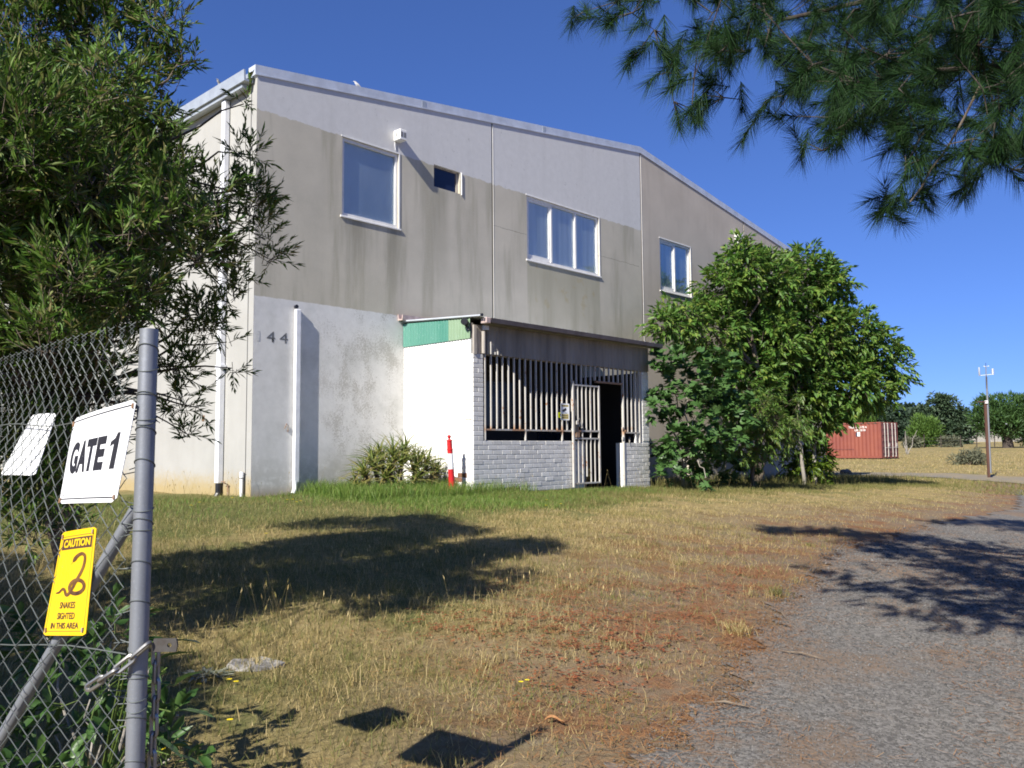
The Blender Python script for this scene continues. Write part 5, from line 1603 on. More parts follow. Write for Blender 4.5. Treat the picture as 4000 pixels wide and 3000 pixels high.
# the few big leaves that reach past the gate post
for k, (p, d, L, W_) in enumerate((((-6.02, -10.10, -0.02), (0.45, -0.75, 0.12), 0.15, 0.06), ((-6.05, -10.02, -0.10), (0.5, -0.8, -0.25), 0.13, 0.05), ((-6.0, -9.95, 0.10), (0.7, -0.55, 0.35), 0.12, 0.05), ((-6.02, -10.12, 0.06), (0.35, -0.6, 0.5), 0.11, 0.05), ((-6.0, -10.05, -0.16), (0.6, -0.7, -0.1), 0.12, 0.04), ((-5.95, -10.15, -0.42), (0.5, -0.7, 0.1), 0.12, 0.04), ((-5.97, -10.0, 0.16), (0.5, -0.9, 0.2), 0.10, 0.045))):
    V, F = leaves(np.array([p]), np.array([d], float), np.array([[0.1, 0.3, 1.0]]), np.array([L]), np.array([W_]), True, 0.2, 0.1)
    np_obj('leaf', V, F, MAT['L_shrub'], s)
    MB().tube([sb_, ((sb_[0] + p[0]) / 2, (sb_[1] + p[1]) / 2, p[2] - .05), p], [0.004, 0.003, 0.002], 5).build('stem', MAT['stem'], s)

# ------------------------------------------------------------------ cluster of trees beside the porch
rng = np.random.default_rng(13)
wbx, wby = 14.6, -1.35
wb = (wbx, wby, float(zg(wbx, wby)) - 0.1)
wt = thing('spreading_tree', 'big spreading tree with drooping leaves beside the hall, right of the porch', 'tree', wb)
fk = [(14.2, -1.8, 1.6), (14.9, -2.1, 2.0)]
for q in fk: MB().tube(limb_path(wb, q, 5, 0, .05, rng), taper(.12, .07, 6), 10).build('trunk', MAT['bark'], wt, smooth=True)
fk += [(13.2, -2.3, 2.8), (14.6, -2.6, 3.2), (16.2, -2.9, 2.8)]
for a, b in ((0, 2), (0, 3), (1, 4)): MB().tube(limb_path(fk[a], fk[b], 5, .05, .05, rng), taper(.07, .045, 6), 8).build('trunk', MAT['bark'], wt, smooth=True)
grow_limbs(wt, MAT['bark'], None, WALNUT, rng, 0.045, 1, fk, 'branch', 0.01)
lv, tw, P, ix = sprays(WALNUT, 4700, 9, 0.36, 0.185, 0.078, rng, out=0.75, up=0.2, droop=0.45, spread=0.75, shell=0.4, rich=False, bend=0.18)
np_obj('crown', *lv, MAT['L_walnut'], wt, kind='stuff')
np_obj('twigs', *tw, MAT['bark'], wt, kind='stuff')
# pale twin stems with bare twigs, in front
rng = np.random.default_rng(14)
for bx_, by_, tip, r0, lab in ((15.35, -2.45, (15.05, -2.5, 2.35), .055, 'slim pale-barked sapling with bare twigs, the one nearer the porch of the two'), (16.25, -2.35, (16.35, -2.4, 1.9), .065, 'slim pale-barked sapling rising out of the leafy bush, farther from the porch')):
    z0 = float(zg(bx_, by_)) - 0.08
    sp_ = thing('pale_sapling', lab, 'tree', (bx_, by_, z0), 'pale saplings')
    MB().tube(limb_path((bx_, by_, z0), tip, 8, 0, .015, rng), taper(r0, .025, 9), 9).build('trunk', MAT['palebark'], sp_, smooth=True)
    for k in range(7):
        hz = rng.uniform(.45, 1.0)
        st = np.array((bx_, by_, z0)) + (np.array(tip) - np.array((bx_, by_, z0))) * hz
        e = st + np.array([rng.normal() * .5, rng.normal() * .3 - .1, rng.uniform(.2, .9)])
        MB().tube(limb_path(st, e, 5, .05, .08, rng), taper(.016, .004, 6), 5).build('bare_branch', MAT['palebark'], sp_)
    lb = [(tip[0] + rng.normal() * .3, tip[1] - .2, tip[2] + rng.uniform(-.4, .5), .28) for _ in range(5)]
    lv, tw, P, ix = sprays(lb, 26, 8, .3, .16, .07, rng, out=.6, up=.1, droop=.55, spread=.8)
    np_obj('crown', *lv, MAT['L_bush'], sp_, kind='stuff')

# fig with lobed leaves
rng = np.random.default_rng(15)
fbx, fby = 9.75, -2.1
fb = (fbx, fby, float(zg(fbx, fby)) - 0.08)
fg = thing('fig_tree', 'bushy fig tree with big lobed leaves against the right corner of the porch', 'tree', fb)
MB().tube(limb_path(fb, (9.7, -2.2, 0.75), 4, 0, .04, rng), taper(.08, .05, 5), 8).build('trunk', MAT['palebark'], fg, smooth=True)
grow_limbs(fg, MAT['palebark'], (9.7, -2.2, 0.6), FIG, rng, 0.03, 1, None, 'branch', 0.008)
# outline of one lobed leaf, unit length, folded along its ribs
half = [(0.0, 0.0), (0.13, -0.02), (0.34, 0.16), (0.44, 0.40), (0.33, 0.42), (0.17, 0.36), (0.26, 0.60), (0.27, 0.82), (0.17, 0.80), (0.09, 0.66), (0.06, 0.90), (0.0, 1.0)]
out = half + [(-x, y) for x, y in half[-2:0:-1]]
fan = [(0.0, 0.42)] + out
FT = [(0, k, k + 1) for k in range(1, len(out))] + [(0, len(out), 1)]
P, u, ix = sample_lobes(FIG, 230, rng, .55)
bases, ds = [], []
for p, q in zip(P, u):
    for k in range(6):
        a = rng.uniform(0, 6.28)
        v = np.array([math.cos(a), math.sin(a), rng.uniform(-.35, .35)]) + q * .7
        bases.append(p + q * rng.uniform(-.05, .12) + np.array([0, 0, -.03 * k]))
        ds.append(v)
bases, ds = np.array(bases), unit(np.array(ds))
hint = unit(np.array([-0.25, -0.2, 1.0]) + rng.normal(size=bases.shape) * .45)
sx = unit(np.cross(ds, hint))
nn = np.cross(sx, ds)
Ls = rng.uniform(.17, .29, len(bases))
fan = np.array(fan)
V = bases[:, None, :] + (sx[:, None, :] * fan[None, :, :1] + ds[:, None, :] * fan[None, :, 1:] + nn[:, None, :] * (np.abs(fan[None, :, :1]) * .25 - fan[None, :, 1:] ** 2 * .22)) * Ls[:, None, None]
o = np.arange(len(bases))[:, None, None] * len(fan)
F = (o + np.array(FT)[None]).reshape(-1, 3)
np_obj('crown', V.reshape(-1, 3), F, MAT['L_fig'], fg, kind='stuff')

# small peach-like tree with slender drooping leaves
rng = np.random.default_rng(16)
pbx, pby = 12.1, -2.6
pb = (pbx, pby, float(zg(pbx, pby)) - 0.08)
pt = thing('peach_tree', 'small fruit tree with slender bright drooping leaves between fig and saplings', 'tree', pb)
MB().tube(limb_path(pb, (12.0, -2.7, 0.6), 4, 0, .05, rng), taper(.06, .04, 5), 8).build('trunk', MAT['bark'], pt, smooth=True)
grow_limbs(pt, MAT['bark'], (12.0, -2.7, 0.55), PEACH, rng, 0.022, 1, None, 'branch', 0.006)
lv, tw, P, ix = sprays(PEACH, 420, 13, .30, .135, .030, rng, out=.7, up=.1, droop=.65, spread=.7, shell=.4, bend=.2)
np_obj('crown', *lv, MAT['L_peach'], pt, kind='stuff')
np_obj('twigs', *tw, MAT['bark'], pt, kind='stuff')
# leafy bush at the foot of the saplings
rng = np.random.default_rng(17)
bbx, bby = 16.5, -2.3
bb = (bbx, bby, float(zg(bbx, bby)) - 0.08)
bs_ = thing('leafy_bush', 'low yellow-green bush around the feet of the pale saplings', 'shrub', bb)
grow_limbs(bs_, MAT['bark'], bb, BUSH, rng, 0.02, 1, None, 'stem', 0.006)
lv, tw, P, ix = sprays(BUSH, 230, 9, .3, .16, .065, rng, out=.7, up=.2, droop=.4, spread=.8, shell=.3, bend=.15)
np_obj('foliage', *lv, MAT['L_bush'], bs_, kind='stuff')

# ------------------------------------------------------------------ aloe clump by the wall
rng = np.random.default_rng(18)
ax, ay = 2.28, -0.95
az = float(zg(ax, ay)) - 0.03
al_ = thing('aloe_clump', 'spiky clump of aloe rosettes against the painted wall beside the porch', 'plant', (ax, ay, az))
ros = []
tries = 0
while len(ros) < 34 and tries < 4000:
    tries += 1
    a, r = rng.uniform(0, 6.28), math.sqrt(rng.uniform(0, 1))
    x, y = ax + 0.80 * r * math.cos(a), ay + 0.45 * r * math.sin(a)
    h = (0.56 * math.sqrt(max(0, 1 - r * r)) + 0.15) * rng.uniform(.75, 1.1)
    if all((x - q[0]) ** 2 + (y - q[1]) ** 2 + (az + h - q[2]) ** 2 > 0.165 ** 2 for q in ros): ros.append((x, y, az + h, a, r))
for x, y, z, a, r in ros:
    ol = np.array([math.cos(a) * r * .6, math.sin(a) * r * .5 - .15, 1.0])
    ol /= np.linalg.norm(ol)
    e1 = unit(np.cross(ol, np.array([.3, 1, .1])))
    e2 = np.cross(ol, e1)
    nl = 17
    V, F = [], []
    for k in range(nl):
        an = k * 2.39996 + rng.uniform(-.2, .2)
        el = math.radians(15 + 62 * (k / nl) + rng.uniform(-8, 8))
        rad = e1 * math.cos(an) + e2 * math.sin(an)
        d = rad * math.cos(el) + ol * math.sin(el)
        L = rng.uniform(.36, .64) * (1 - .25 * k / nl)
        s_ = unit(np.cross(d, ol))
        up_ = np.cross(s_, d)
        b0 = len(V)
        for j in range(6):
            q = j / 5
            c_ = np.array((x, y, z)) + d * L * q + up_ * L * (.10 * math.sin(q * 3) - .20 * q ** 2.4)
            wv = .017 * (1 - q) ** .7 + .0006
            V += [c_ + s_ * wv + up_ * wv * .5, c_ - up_ * wv * .3, c_ - s_ * wv + up_ * wv * .5]
            if j:
                i0, i1 = b0 + 3 * (j - 1), b0 + 3 * j
                F += [(i0, i0 + 1, i1 + 1, i1), (i0 + 1, i0 + 2, i1 + 2, i1 + 1), (i0 + 2, i0, i1, i1 + 2)]
    np_obj('rosette', V, F, MAT['L_aloe'], al_, smooth=True)
    if rng.random() < .55:
        MB().tube([(x * .7 + ax * .3, y * .7 + ay * .3, az), (x, y, z)], [.028, .022], 6).build('stem', MAT['darkbark'], al_)
# dead skirts of dry leaves round the base
n = 500
n = 260
a = rng.uniform(0, 6.28, n)
r = np.sqrt(rng.uniform(.3, 1, n))
B_ = np.column_stack([ax + .78 * r * np.cos(a), ay + .5 * r * np.sin(a), az + rng.uniform(.05, .42, n)])
D_ = np.column_stack([np.cos(a), np.sin(a), rng.uniform(-1.1, .1, n)])
V, F = leaves(B_, D_, np.tile([0, 0, 1.], (n, 1)) + rng.normal(size=(n, 3)) * .3, rng.uniform(.12, .28, n), np.full(n, .016), False, .25)
np_obj('dry_leaves', V, F, MAT['g_dry'], al_, kind='stuff')

# ------------------------------------------------------------------ pine overhead
rng = np.random.default_rng(19)
tx, ty = -0.3, -13.9
tz0 = float(zg(tx, ty)) - 0.1
pn = thing('pine_tree', 'overhanging pine with long needles reaching in above the driveway', 'tree', (tx, ty, tz0))
MB().tube([(tx, ty, tz0), (tx - .05, ty + .05, 3), (tx + .05, ty + .1, 6), (tx, ty + .1, 9.5)], [.26, .22, .17, .06], 14).build('trunk', MAT['bark'], pn, smooth=True)


def needle_shoot(p, d, s, N, L, rng, W_=0.0022, sp=0.75):
    t_ = rng.uniform(0, 1, N)
    d = np.array(d) / np.linalg.norm(d)
    b = np.array(p) + d * (s * t_)[:, None]
    rr_ = unit(np.cross(d, rng.normal(size=(N, 3))))
    nd = unit(d * (0.55 + .55 * t_)[:, None] + rr_ * sp - np.array([0, 0, .18]))
    Ls = L * rng.uniform(.7, 1.1, N)
    tip = b + nd * Ls[:, None] - np.array([0, 0, 1]) * (Ls * .10)[:, None]
    si = unit(np.cross(nd, rng.normal(size=(N, 3)))) * W_ / 2
    V = np.stack([b - si, b + si, tip], 1).reshape(-1, 3)
    return V, np.arange(3 * N).reshape(-1, 3)


limbs = [((tx, ty, 2.7), (-3.0, -11.3, 2.55)), ((tx, ty, 3.2), (-2.9, -10.6, 3.1)), ((tx, ty, 3.3), (-3.3, -11.7, 3.0)), ((tx, ty, 3.9), (-3.0, -10.0, 3.5)), ((tx, ty, 2.4), (-3.05, -11.75, 2.35))]
for a, b in limbs:
    MB().tube(limb_path(a, b, 7, .05, .04, rng), taper(.04, .010, 8), 8).build('limb', MAT['darkbark'], pn, smooth=True)
MB().tube([(-3.06, -11.62, 2.36), (-3.05, -11.55, 2.24), (-3.04, -11.47, 2.12), (-3.06, -11.40, 2.03), (-3.04, -11.35, 1.96), (-3.05, -11.30, 1.90)], [.006, .0055, .005, .0045, .004, .003], 7).build('bare_twig', MAT['bark'], pn, smooth=True)
geo, twg0, twg1 = [], [], []
nodes = [np.array(p) for a, b in limbs for p in (b, tuple(np.array(a) * .25 + np.array(b) * .75), tuple(np.array(a) * .5 + np.array(b) * .5))]
order = sorted(PINE, key=lambda q: min(np.linalg.norm(np.array(q[:3]) - n_) for n_ in nodes))
for x, y, z, r in order:
    p = np.array((x, y, z)) + np.array([.73, .68, 0]) * rng.uniform(-.2, .35)
    near = min(nodes, key=lambda n_: np.linalg.norm(n_ - p) - .05 * n_[2])
    twg0.append(near)
    twg1.append(p)
    nodes.append(p)
    for k in range(3):
        q = p + rng.normal(size=3) * r * .6
        dd = unit((q - near) * 1.2 + rng.normal(size=3) * .22 + np.array([-.12, .05, -.06]))
        geo.append(needle_shoot(q - dd * .10, dd, .16, 165, .135, rng, .0026))
        twg0.append(p)
        twg1.append(q)
# denser upper crown beyond the frame, which throws the shade on the drive
UP = [(-2.7, -8.45, 4.95, .35), (-2.3, -8.8, 4.9, .45), (-1.9, -9.2, 4.8, .5), (-2.1, -9.7, 4.4, .5), (-2.4, -10.1, 4.1, .5), (-1.5, -9.8, 4.8, .6), (-1.2, -10.5, 4.6, .7), (-1.9, -10.7, 4.2, .6), (-2.6, -10.9, 3.8, .5), (-2.9, -11.5, 3.6, .5), (-2.1, -11.6, 4.0, .6), (-1.2, -11.6, 4.4, .7),
      (-0.6, -9.9, 6.6, .55), (-0.3, -10.3, 6.9, .6), (0.1, -10.7, 7.2, .7), (0.4, -11.2, 7.2, .8), (-0.5, -11.2, 6.6, .8), (0.6, -12.0, 7.0, .9), (-0.4, -12.3, 6.2, .9), (-1.2, -12.8, 5.2, .9), (0.3, -13.4, 7.8, .9), (0.2, -14.4, 8.6, .8), (0.9, -13.2, 6.2, .9), (-2.3, -12.6, 4.2, .7), (-1.2, -14.4, 5.4, .9), (0.9, -15.2, 5.8, .9), (-2.9, -12.4, 3.1, .5)]
for x, y, z, r in UP:
    st = (tx, ty, max(2.5, z - 1.2))
    MB().tube(limb_path(st, (x, y, z), 6, .04, .04, rng), taper(.045, .012, 7), 6).build('limb', MAT['palebark'], pn)
    for k in range(int(115 * r)):
        q = np.array((x, y, z)) + unit(rng.normal(size=3)) * r * rng.uniform(.3, 1) * np.array([1, 1, .55])
        geo.append(needle_shoot(q, rng.normal(size=3) + np.array([-.3, 0, .1]), .2, 60, .16, rng, .010, .9))
V, F = join(geo)
np_obj('needles', V, F, MAT['needles'], pn, kind='stuff')
np_obj('twigs', *twigs_geo(np.array(twg0), np.array(twg1), .0045), MAT['darkbark'], pn, kind='stuff')

# ------------------------------------------------------------------ trees beyond the field
def far_tree(name, label, lobes, base, mat, bark, n, size, rng, r0=.35, group='trees beyond the field', squash=1.0, tuft=False):
    t_ = thing(name, label, 'tree', base, group)
    L_ = np.array(lobes)
    c_ = L_[:, :3].mean(0)
    top = np.array([base[0], base[1], min(c_[2], base[2] + (c_[2] - base[2]) * .8)])
    MB().tube([tuple(base), tuple((np.array(base) + top) / 2 + np.array([.1, .1, 0])), tuple(top)], [r0, r0 * .8, r0 * .5], 9).build('trunk', bark, t_, smooth=True)
    for lb in lobes[:6]:
        MB().tube(limb_path(tuple((np.array(base) * .45 + top * .55)), lb[:3], 4, .03, .04, rng), taper(r0 * .4, .05, 5), 6).build('branch', bark, t_)
    # sub-lobes give the outline its uneven clumps
    sub = []
    for x, y, z, r in lobes:
        for k in range(7):
            u_ = unit(rng.normal(size=3))
            sub.append((x + u_[0] * r * .62, y + u_[1] * r * .62, z + u_[2] * r * .62 * squash, r * rng.uniform(.32, .5)))
        sub.append((x, y, z, r * .7))
    P_, u_, ix_ = sample_lobes(sub, n, rng, .75)
    d_ = unit(u_ + rng.normal(size=(n, 3)) * .7 + (np.array([0, 0, .9]) if tuft else 0))
    V_, F_ = leaves(P_, d_, unit(rng.normal(size=(n, 3)) + np.array([0, 0, 1.2])), size * rng.uniform(.6, 1.3, n), size * (.22 if tuft else .5) * rng.uniform(.7, 1.2, n), False, .1)
    np_obj('crown', V_, F_, mat, t_, kind='stuff')
    return t_


def gpt(x, y, d=-.1):
    return (x, y, float(zg(x, y)) + d)


rng = np.random.default_rng(21)
far_tree('broad_tree', 'tall broad grey-green tree, the highest across the field', EUCALYPT, gpt(117.2, 23.4), MAT['L_far'], MAT['darkbark'], 9000, .55, rng, .5)
far_tree('round_pine', 'small round bright green pine in front of the tall grey-green tree', ROUND, gpt(99.6, 20.1), MAT['L_bright'], MAT['darkbark'], 5000, .45, rng, .25, tuft=True)
far_tree('umbrella_pine', 'wide dome-shaped green pine behind the weather mast', BIGPINE, gpt(89.1, 9.3), MAT['L_farpine'], MAT['darkbark'], 12000, .5, rng, .55, tuft=True)
far_tree('round_pine', 'bright green round treetop showing just above the red container', BRIGHT, gpt(70.0, 16.6), MAT['L_bright'], MAT['darkbark'], 3500, .4, rng, .25, tuft=True)
labs = ['dark conifer half hidden by the spreading tree, above the container', 'dark tree rising behind the middle of the red container', 'dark tree sloping down behind the container doors', 'low dark tree between the container and the tall grey-green tree', 'low dark tree between the tall grey-green tree and the dome-shaped pine', 'dark tree behind the leafy bush and the hall corner']
for lb, la in zip(DARK, labs):
    x, y = lb[0][0], lb[0][1]
    far_tree('dark_tree', la, lb, gpt(x, y), MAT['L_dark'], MAT['darkbark'], 5000, .7, rng, .4)
# a dark belt of woodland on the rise behind them
n = 26000
s_ = rng.uniform(0, 1, n)
X_ = 165 + rng.uniform(-6, 10, n) + 30 * s_
Y_ = 66 - 92 * s_
top = np.interp(s_, [0, .25, .33, .42, .5, .62, .75, 1], [7, 6.5, 4.4, 2.4, 1.7, 1.5, 1.6, 2]) * (1 + .12 * np.sin(s_ * 71) + .08 * np.sin(s_ * 173 + 1))
Z_ = gz(X_, Y_) + top * rng.uniform(0, 1, n) ** .6
B_ = np.column_stack([X_, Y_, Z_])
V, F = leaves(B_, rng.normal(size=(n, 3)), rng.normal(size=(n, 3)) + np.array([0, 0, 1.]), rng.uniform(.7, 1.5, n), rng.uniform(.5, .9, n))
wd = np_obj('far_woodland', V, F, MAT['L_dark'], kind='stuff')
tag(wd, 'dark belt of woodland along the far edge of the field', 'woodland')
# leafless dead shrub by the container
dx, dy = 66.5, 11.6
dt = thing('dead_shrub', 'small bleached dead shrub by the container doors', 'shrub', gpt(dx, dy))
for k in range(6):
    b = gpt(dx, dy)
    MB().tube(limb_path(b, (dx + rng.normal() * .4, dy + rng.normal() * .5, b[2] + rng.uniform(.8, 2.2)), 5, .03, .08, rng), taper(.05, .015, 6), 5).build('bare_branch', MAT['palebark'], dt)
# grey-green bushes along the fence
for k, (x, y, r, la) in enumerate(((97.0, 17.0, .9, 'pale grey-green bush by the far fence, under the dark trees'), (93.0, 19.4, .8, 'straggly bush at the foot of the small round pine'))):
    b = gpt(x, y)
    bt = thing('fence_bush', la, 'shrub', b, 'bushes along the far fence')
    lb = [(x + rng.normal() * r * .6, y + rng.normal() * r * .6, b[2] + r * rng.uniform(.5, 1.1), r * .7) for _ in range(4)]
    for q in lb: MB().tube([b, q[:3]], [.04, .015], 5).build('stem', MAT['bark'], bt)
    P_, u_, ix_ = sample_lobes(lb, 900, rng, .5)
    np_obj('foliage', *leaves(P_, u_ + rng.normal(size=P_.shape) * .6, rng.normal(size=P_.shape) + np.array([0, 0, 1.]), rng.uniform(.2, .4, 900), rng.uniform(.1, .2, 900)), MAT['L_scrub'], bt, kind='stuff')

# ------------------------------------------------------------------ far shed, field fence
sx_, sy_ = 138.0, 22.5
sz_ = float(zg(sx_, sy_))
sh = thing('distant_shed', 'low pale shed roof glimpsed between the trees across the field', 'building', (sx_, sy_, sz_))
MB().box(sx_ - 3, sx_ + 3, sy_ - 4.5, sy_ + 4.5, sz_ - .3, sz_ + 2.4).build('wall', MAT['slab'], sh)
MB().prism([(sy_ - 4.9, sz_ + 2.4), (sy_ + 4.9, sz_ + 2.4), (sy_, sz_ + 3.5)], 0, sx_ - 3.3, sx_ + 3.3).build('roof', MAT['cap'], sh)
ff = thing('field_fence', 'thin wire fence with dark posts across the far side of the field', 'fence', gpt(96.0, 15.5, 0))
fa, fb_ = np.array((90.0, 24.5)), np.array((104.0, 4.0))
npst = 15
pts = []
for k in range(npst):
    p = fa + (fb_ - fa) * (k + random.uniform(-.15, .15)) / (npst - 1)
    z = float(zg(*p))
    hh = random.uniform(1.2, 1.55)
    MB().lathe((p[0], p[1], z - .2), [(.055, 0), (.05, hh + .2)], 7, (random.uniform(-.03, .03), random.uniform(-.04, .04), 1)).build('post', MAT['darkbark'], ff)
    pts.append((p[0], p[1], z))
for h in (.35, .75, 1.1):
    MB().tube([(x, y, z + h) for x, y, z in pts], .008, 4).build('wire', MAT['wire'], ff)

# ------------------------------------------------------------------ shipping container
CX, CY = 52.65, 8.72
cz_ = float(zg(CX, CY)) - .02
be = math.radians(23.7)
Fh = Vector((0.7297, 0.6838, 0)) * math.cos(be) + Vector((0.6838, -0.7297, 0)) * math.sin(be)
Rh = Vector((0.6838, -0.7297, 0)) * math.cos(be) - Vector((0.7297, 0.6838, 0)) * math.sin(be)
th = math.radians(26)
cl = (-Rh * math.cos(th) + Fh * math.sin(th)).normalized()     # along the long side, away from the doors
cw_ = (Rh * math.sin(th) + Fh * math.cos(th)).normalized()     # along the door end
ct = thing('shipping_container', 'faded red shipping container with maroon doors standing in the dry field', 'container', (CX, CY, cz_))
LN, WD, HT = 6.06, 2.44, 2.59
cz_ += 0.0


def CP(l, w, z):
    return Vector((CX, CY, cz_)) + cl * l + cw_ * w + Vector((0, 0, z))


def cbox(mb, l0, l1, w0, w1, z0, z1):
    c_ = CP((l0 + l1) / 2, (w0 + w1) / 2, (z0 + z1) / 2)
    return mb.obox(c_, cl * (l1 - l0) / 2, cw_ * (w1 - w0) / 2, Vector((0, 0, (z1 - z0) / 2)))


fr = MB()
for l in (0, LN - .12):
    for w_ in (0, WD - .12): cbox(fr, l, l + .12, w_, w_ + .12, 0.1, HT)
for w_ in (0.003, WD - .103):
    cbox(fr, .121, LN - .121, w_, w_ + .1, HT - .1, HT - .002)
    cbox(fr, .121, LN - .121, w_, w_ + .1, 0.1, .25)
for l in (0.003, LN - .103):
    cbox(fr, l, l + .1, .121, WD - .121, HT - .1, HT - .002)
    cbox(fr, l, l + .1, .121, WD - .121, 0.1, .25)
fr.build('frame', MAT['contred'], ct)
def corr(lo, hi, fn, step=.07, dep=.036, pitch=.28):
    pts_ = []
    l = lo
    while l < hi:
        ph = (l % pitch) / pitch
        d_ = dep if ph < .3 else (dep * (1 - (ph - .3) / .2) if ph < .5 else (0 if ph < .8 else dep * (ph - .8) / .2))
        pts_.append(fn(l, d_))
        l += pitch / 10
    return pts_
def corr_mesh(pts2, name, mat, z0, z1, flip=False):
    V, F = [], []
    for j, p in enumerate(pts2):
        V += [tuple(p + Vector((0, 0, z0))), tuple(p + Vector((0, 0, z1)))]
        if j: F.append((2 * j - 2, 2 * j, 2 * j + 1, 2 * j - 1))
    np_obj(name, V, F, mat, ct)
corr_mesh(corr(.12, LN - .12, lambda l, d: CP(l, .02 + d, 0)), 'side_panel', MAT['contred'], .25, HT - .1)
corr_mesh(corr(.12, LN - .12, lambda l, d: CP(l, WD - .02 - d, 0)), 'side_panel', MAT['contred'], .25, HT - .1)
corr_mesh(corr(.12, WD - .12, lambda l, d: CP(LN - .02 - d, l, 0)), 'end_panel', MAT['contred'], .25, HT - .1)
cbox(MB(), .05, LN - .05, .05, WD - .05, HT - .06, HT - .03).build('roof', MAT['contred'], ct)
cbox(MB(), .05, LN - .05, .05, WD - .05, .12, .2).build('floor', MAT['floor'], ct)
for i in range(12):
    cbox(MB(), .3 + i * .47, .5 + i * .47, -.004, -.0005, HT - .095, HT - .055).build('roof_notch', MAT['floor'], ct)
for k in (0, 1):
    w0 = .125 + k * 1.1
    dm = MB()
    cbox(dm, -.002, .045, w0, w0 + 1.09, .255, HT - .105)
    dr = dm.build('door', MAT['contdoor'], ct)
    for j in range(5):
        cbox(MB(), -.028, -.003, w0 + .06, w0 + 1.03, .42 + j * .42, .62 + j * .42).build('door_rib', MAT['contdoor'], dr)
    for q in (.30, .76):
        rb_ = MB().tube([CP(-.055, w0 + q, .2), CP(-.055, w0 + q, HT - .06)], .028, 8).build('lock_rod', MAT['rod'], dr)
        cbox(MB(), -.075, -.03, w0 + q - .05, w0 + q + .05, .19, .27).build('rod_keeper', MAT['rod'], dr)
        cbox(MB(), -.075, -.03, w0 + q - .05, w0 + q + .05, HT - .16, HT - .06).build('rod_keeper', MAT['rod'], dr)
        cbox(MB(), -.085, -.06, w0 + q - .02, w0 + q + .38, .80 + .02 * k, .84 + .02 * k).build('door_handle', MAT['rod'], dr)
    cbox(MB(), -.08, -.03, w0 + .82, w0 + .98, .9, 1.15).build('lock_box', MAT['rod'], dr)
for body, l0, l1, z0, z1 in (('TRLU 045172 4', 2.34, 1.02, 2.18, 2.33), ('US 2210', 1.90, 1.10, 1.98, 2.12)):
    V2, F2 = text_geo(body, .03)
    np_obj('stencil_lettering', [CP(l0 + (l1 - l0) * x, .012, z0 + (z1 - z0) * y) for x, y in V2], F2, MAT['contwhite'], ct)
cbox(MB(), 1.5, 1.72, .006, .012, 1.62, 1.92).build('data_plate', MAT['contwhite'], ct)
cbox(MB(), 1.73, 1.82, .006, .012, 1.62, 1.9).build('data_plate', MAT['navy'], ct)
cbox(MB(), 2.0, 5.0, .004, .012, .70, .725).build('scrape_line', MAT['contdoor'], ct)

# ------------------------------------------------------------------ weather mast
mx_, my_ = 31.0, -3.16
mz = float(zg(mx_, my_)) - .05
ms = thing('weather_mast', 'slim rusty post carrying a grey pole with small white weather instruments', 'mast', (mx_, my_, mz))
rt = Vector((0.684, -0.729, 0))
fw3 = Vector((0.729, 0.684, 0))
b_ = Vector((mx_, my_, mz))
MB().obox(b_ + Vector((0, 0, 1.55)), rt * .038, fw3 * .038, Vector((0, 0, 1.55))).build('steel_post', MAT['rustpost'], ms)
MB().tube([b_ + rt * .085 + Vector((0, 0, .25)), b_ + rt * .11 + Vector((0, 0, 4.15))], .038, 10).build('pole', MAT['galv'], ms, smooth=True)
MB().tube([b_ + rt * .10 + Vector((0, 0, 4.15)), b_ + rt * .11 + Vector((0, 0, 4.55))], .022, 8).build('pole_tip', MAT['galv'], ms)
MB().tube([b_ + rt * .05 - fw3 * .05 + Vector((0, 0, 3.7)), b_ + rt * .09 - fw3 * .05 + Vector((0, 0, 4.2))], .012, 6).build('cable', MAT['black'], ms)
MB().tube([b_ + rt * -.2 + Vector((0, 0, 4.2)), b_ + rt * .36 + Vector((0, 0, 4.25))], .012, 6).build('cross_arm', MAT['pvc'], ms)
MB().lathe(b_ + rt * -.17 + Vector((0, 0, 4.21)), [(.032, 0), (.036, .02), (.036, .30), (.03, .33)], 12).build('rain_gauge', MAT['gutter'], ms, smooth=True)
sg_ = MB()
for k in range(5): sg_.lathe(b_ + rt * .38 + Vector((0, 0, 4.24 + k * .05)), [(.055, 0), (.05, .03), (.035, .045)], 12)
sg_.build('instrument_shield', MAT['gutter'], ms, smooth=True)
for k in range(3):
    a = k * 2.1 + .4
    e = b_ + rt * .11 + Vector((math.cos(a) * .1, math.sin(a) * .1, 4.58))
    MB().tube([b_ + rt * .11 + Vector((0, 0, 4.58)), e], .006, 5).lathe(e, [(.006, 0), (.02, .014), (.018, .025)], 8, (-math.sin(a), math.cos(a), 0)).build('wind_cup', MAT['box'], ms)
MB().tube([b_ + rt * .11 + Vector((0, 0, 4.55)), b_ + rt * .115 + Vector((0, 0, 4.72))], .01, 6).build('spindle', MAT['black'], ms)
MB().obox(b_ + rt * -.14 + Vector((0, 0, 3.13)), rt * .17, fw3 * .09, Vector((0, 0, .012))).build('solar_panel', MAT['contdoor'], ms)
MB().obox(b_ + rt * .02 - fw3 * .06 + Vector((0, 0, 3.12)), rt * .06, fw3 * .02, Vector((0, 0, .06))).build('clamp', MAT['box'], ms)

# ------------------------------------------------------------------ oddments lying about
rng = np.random.default_rng(31)


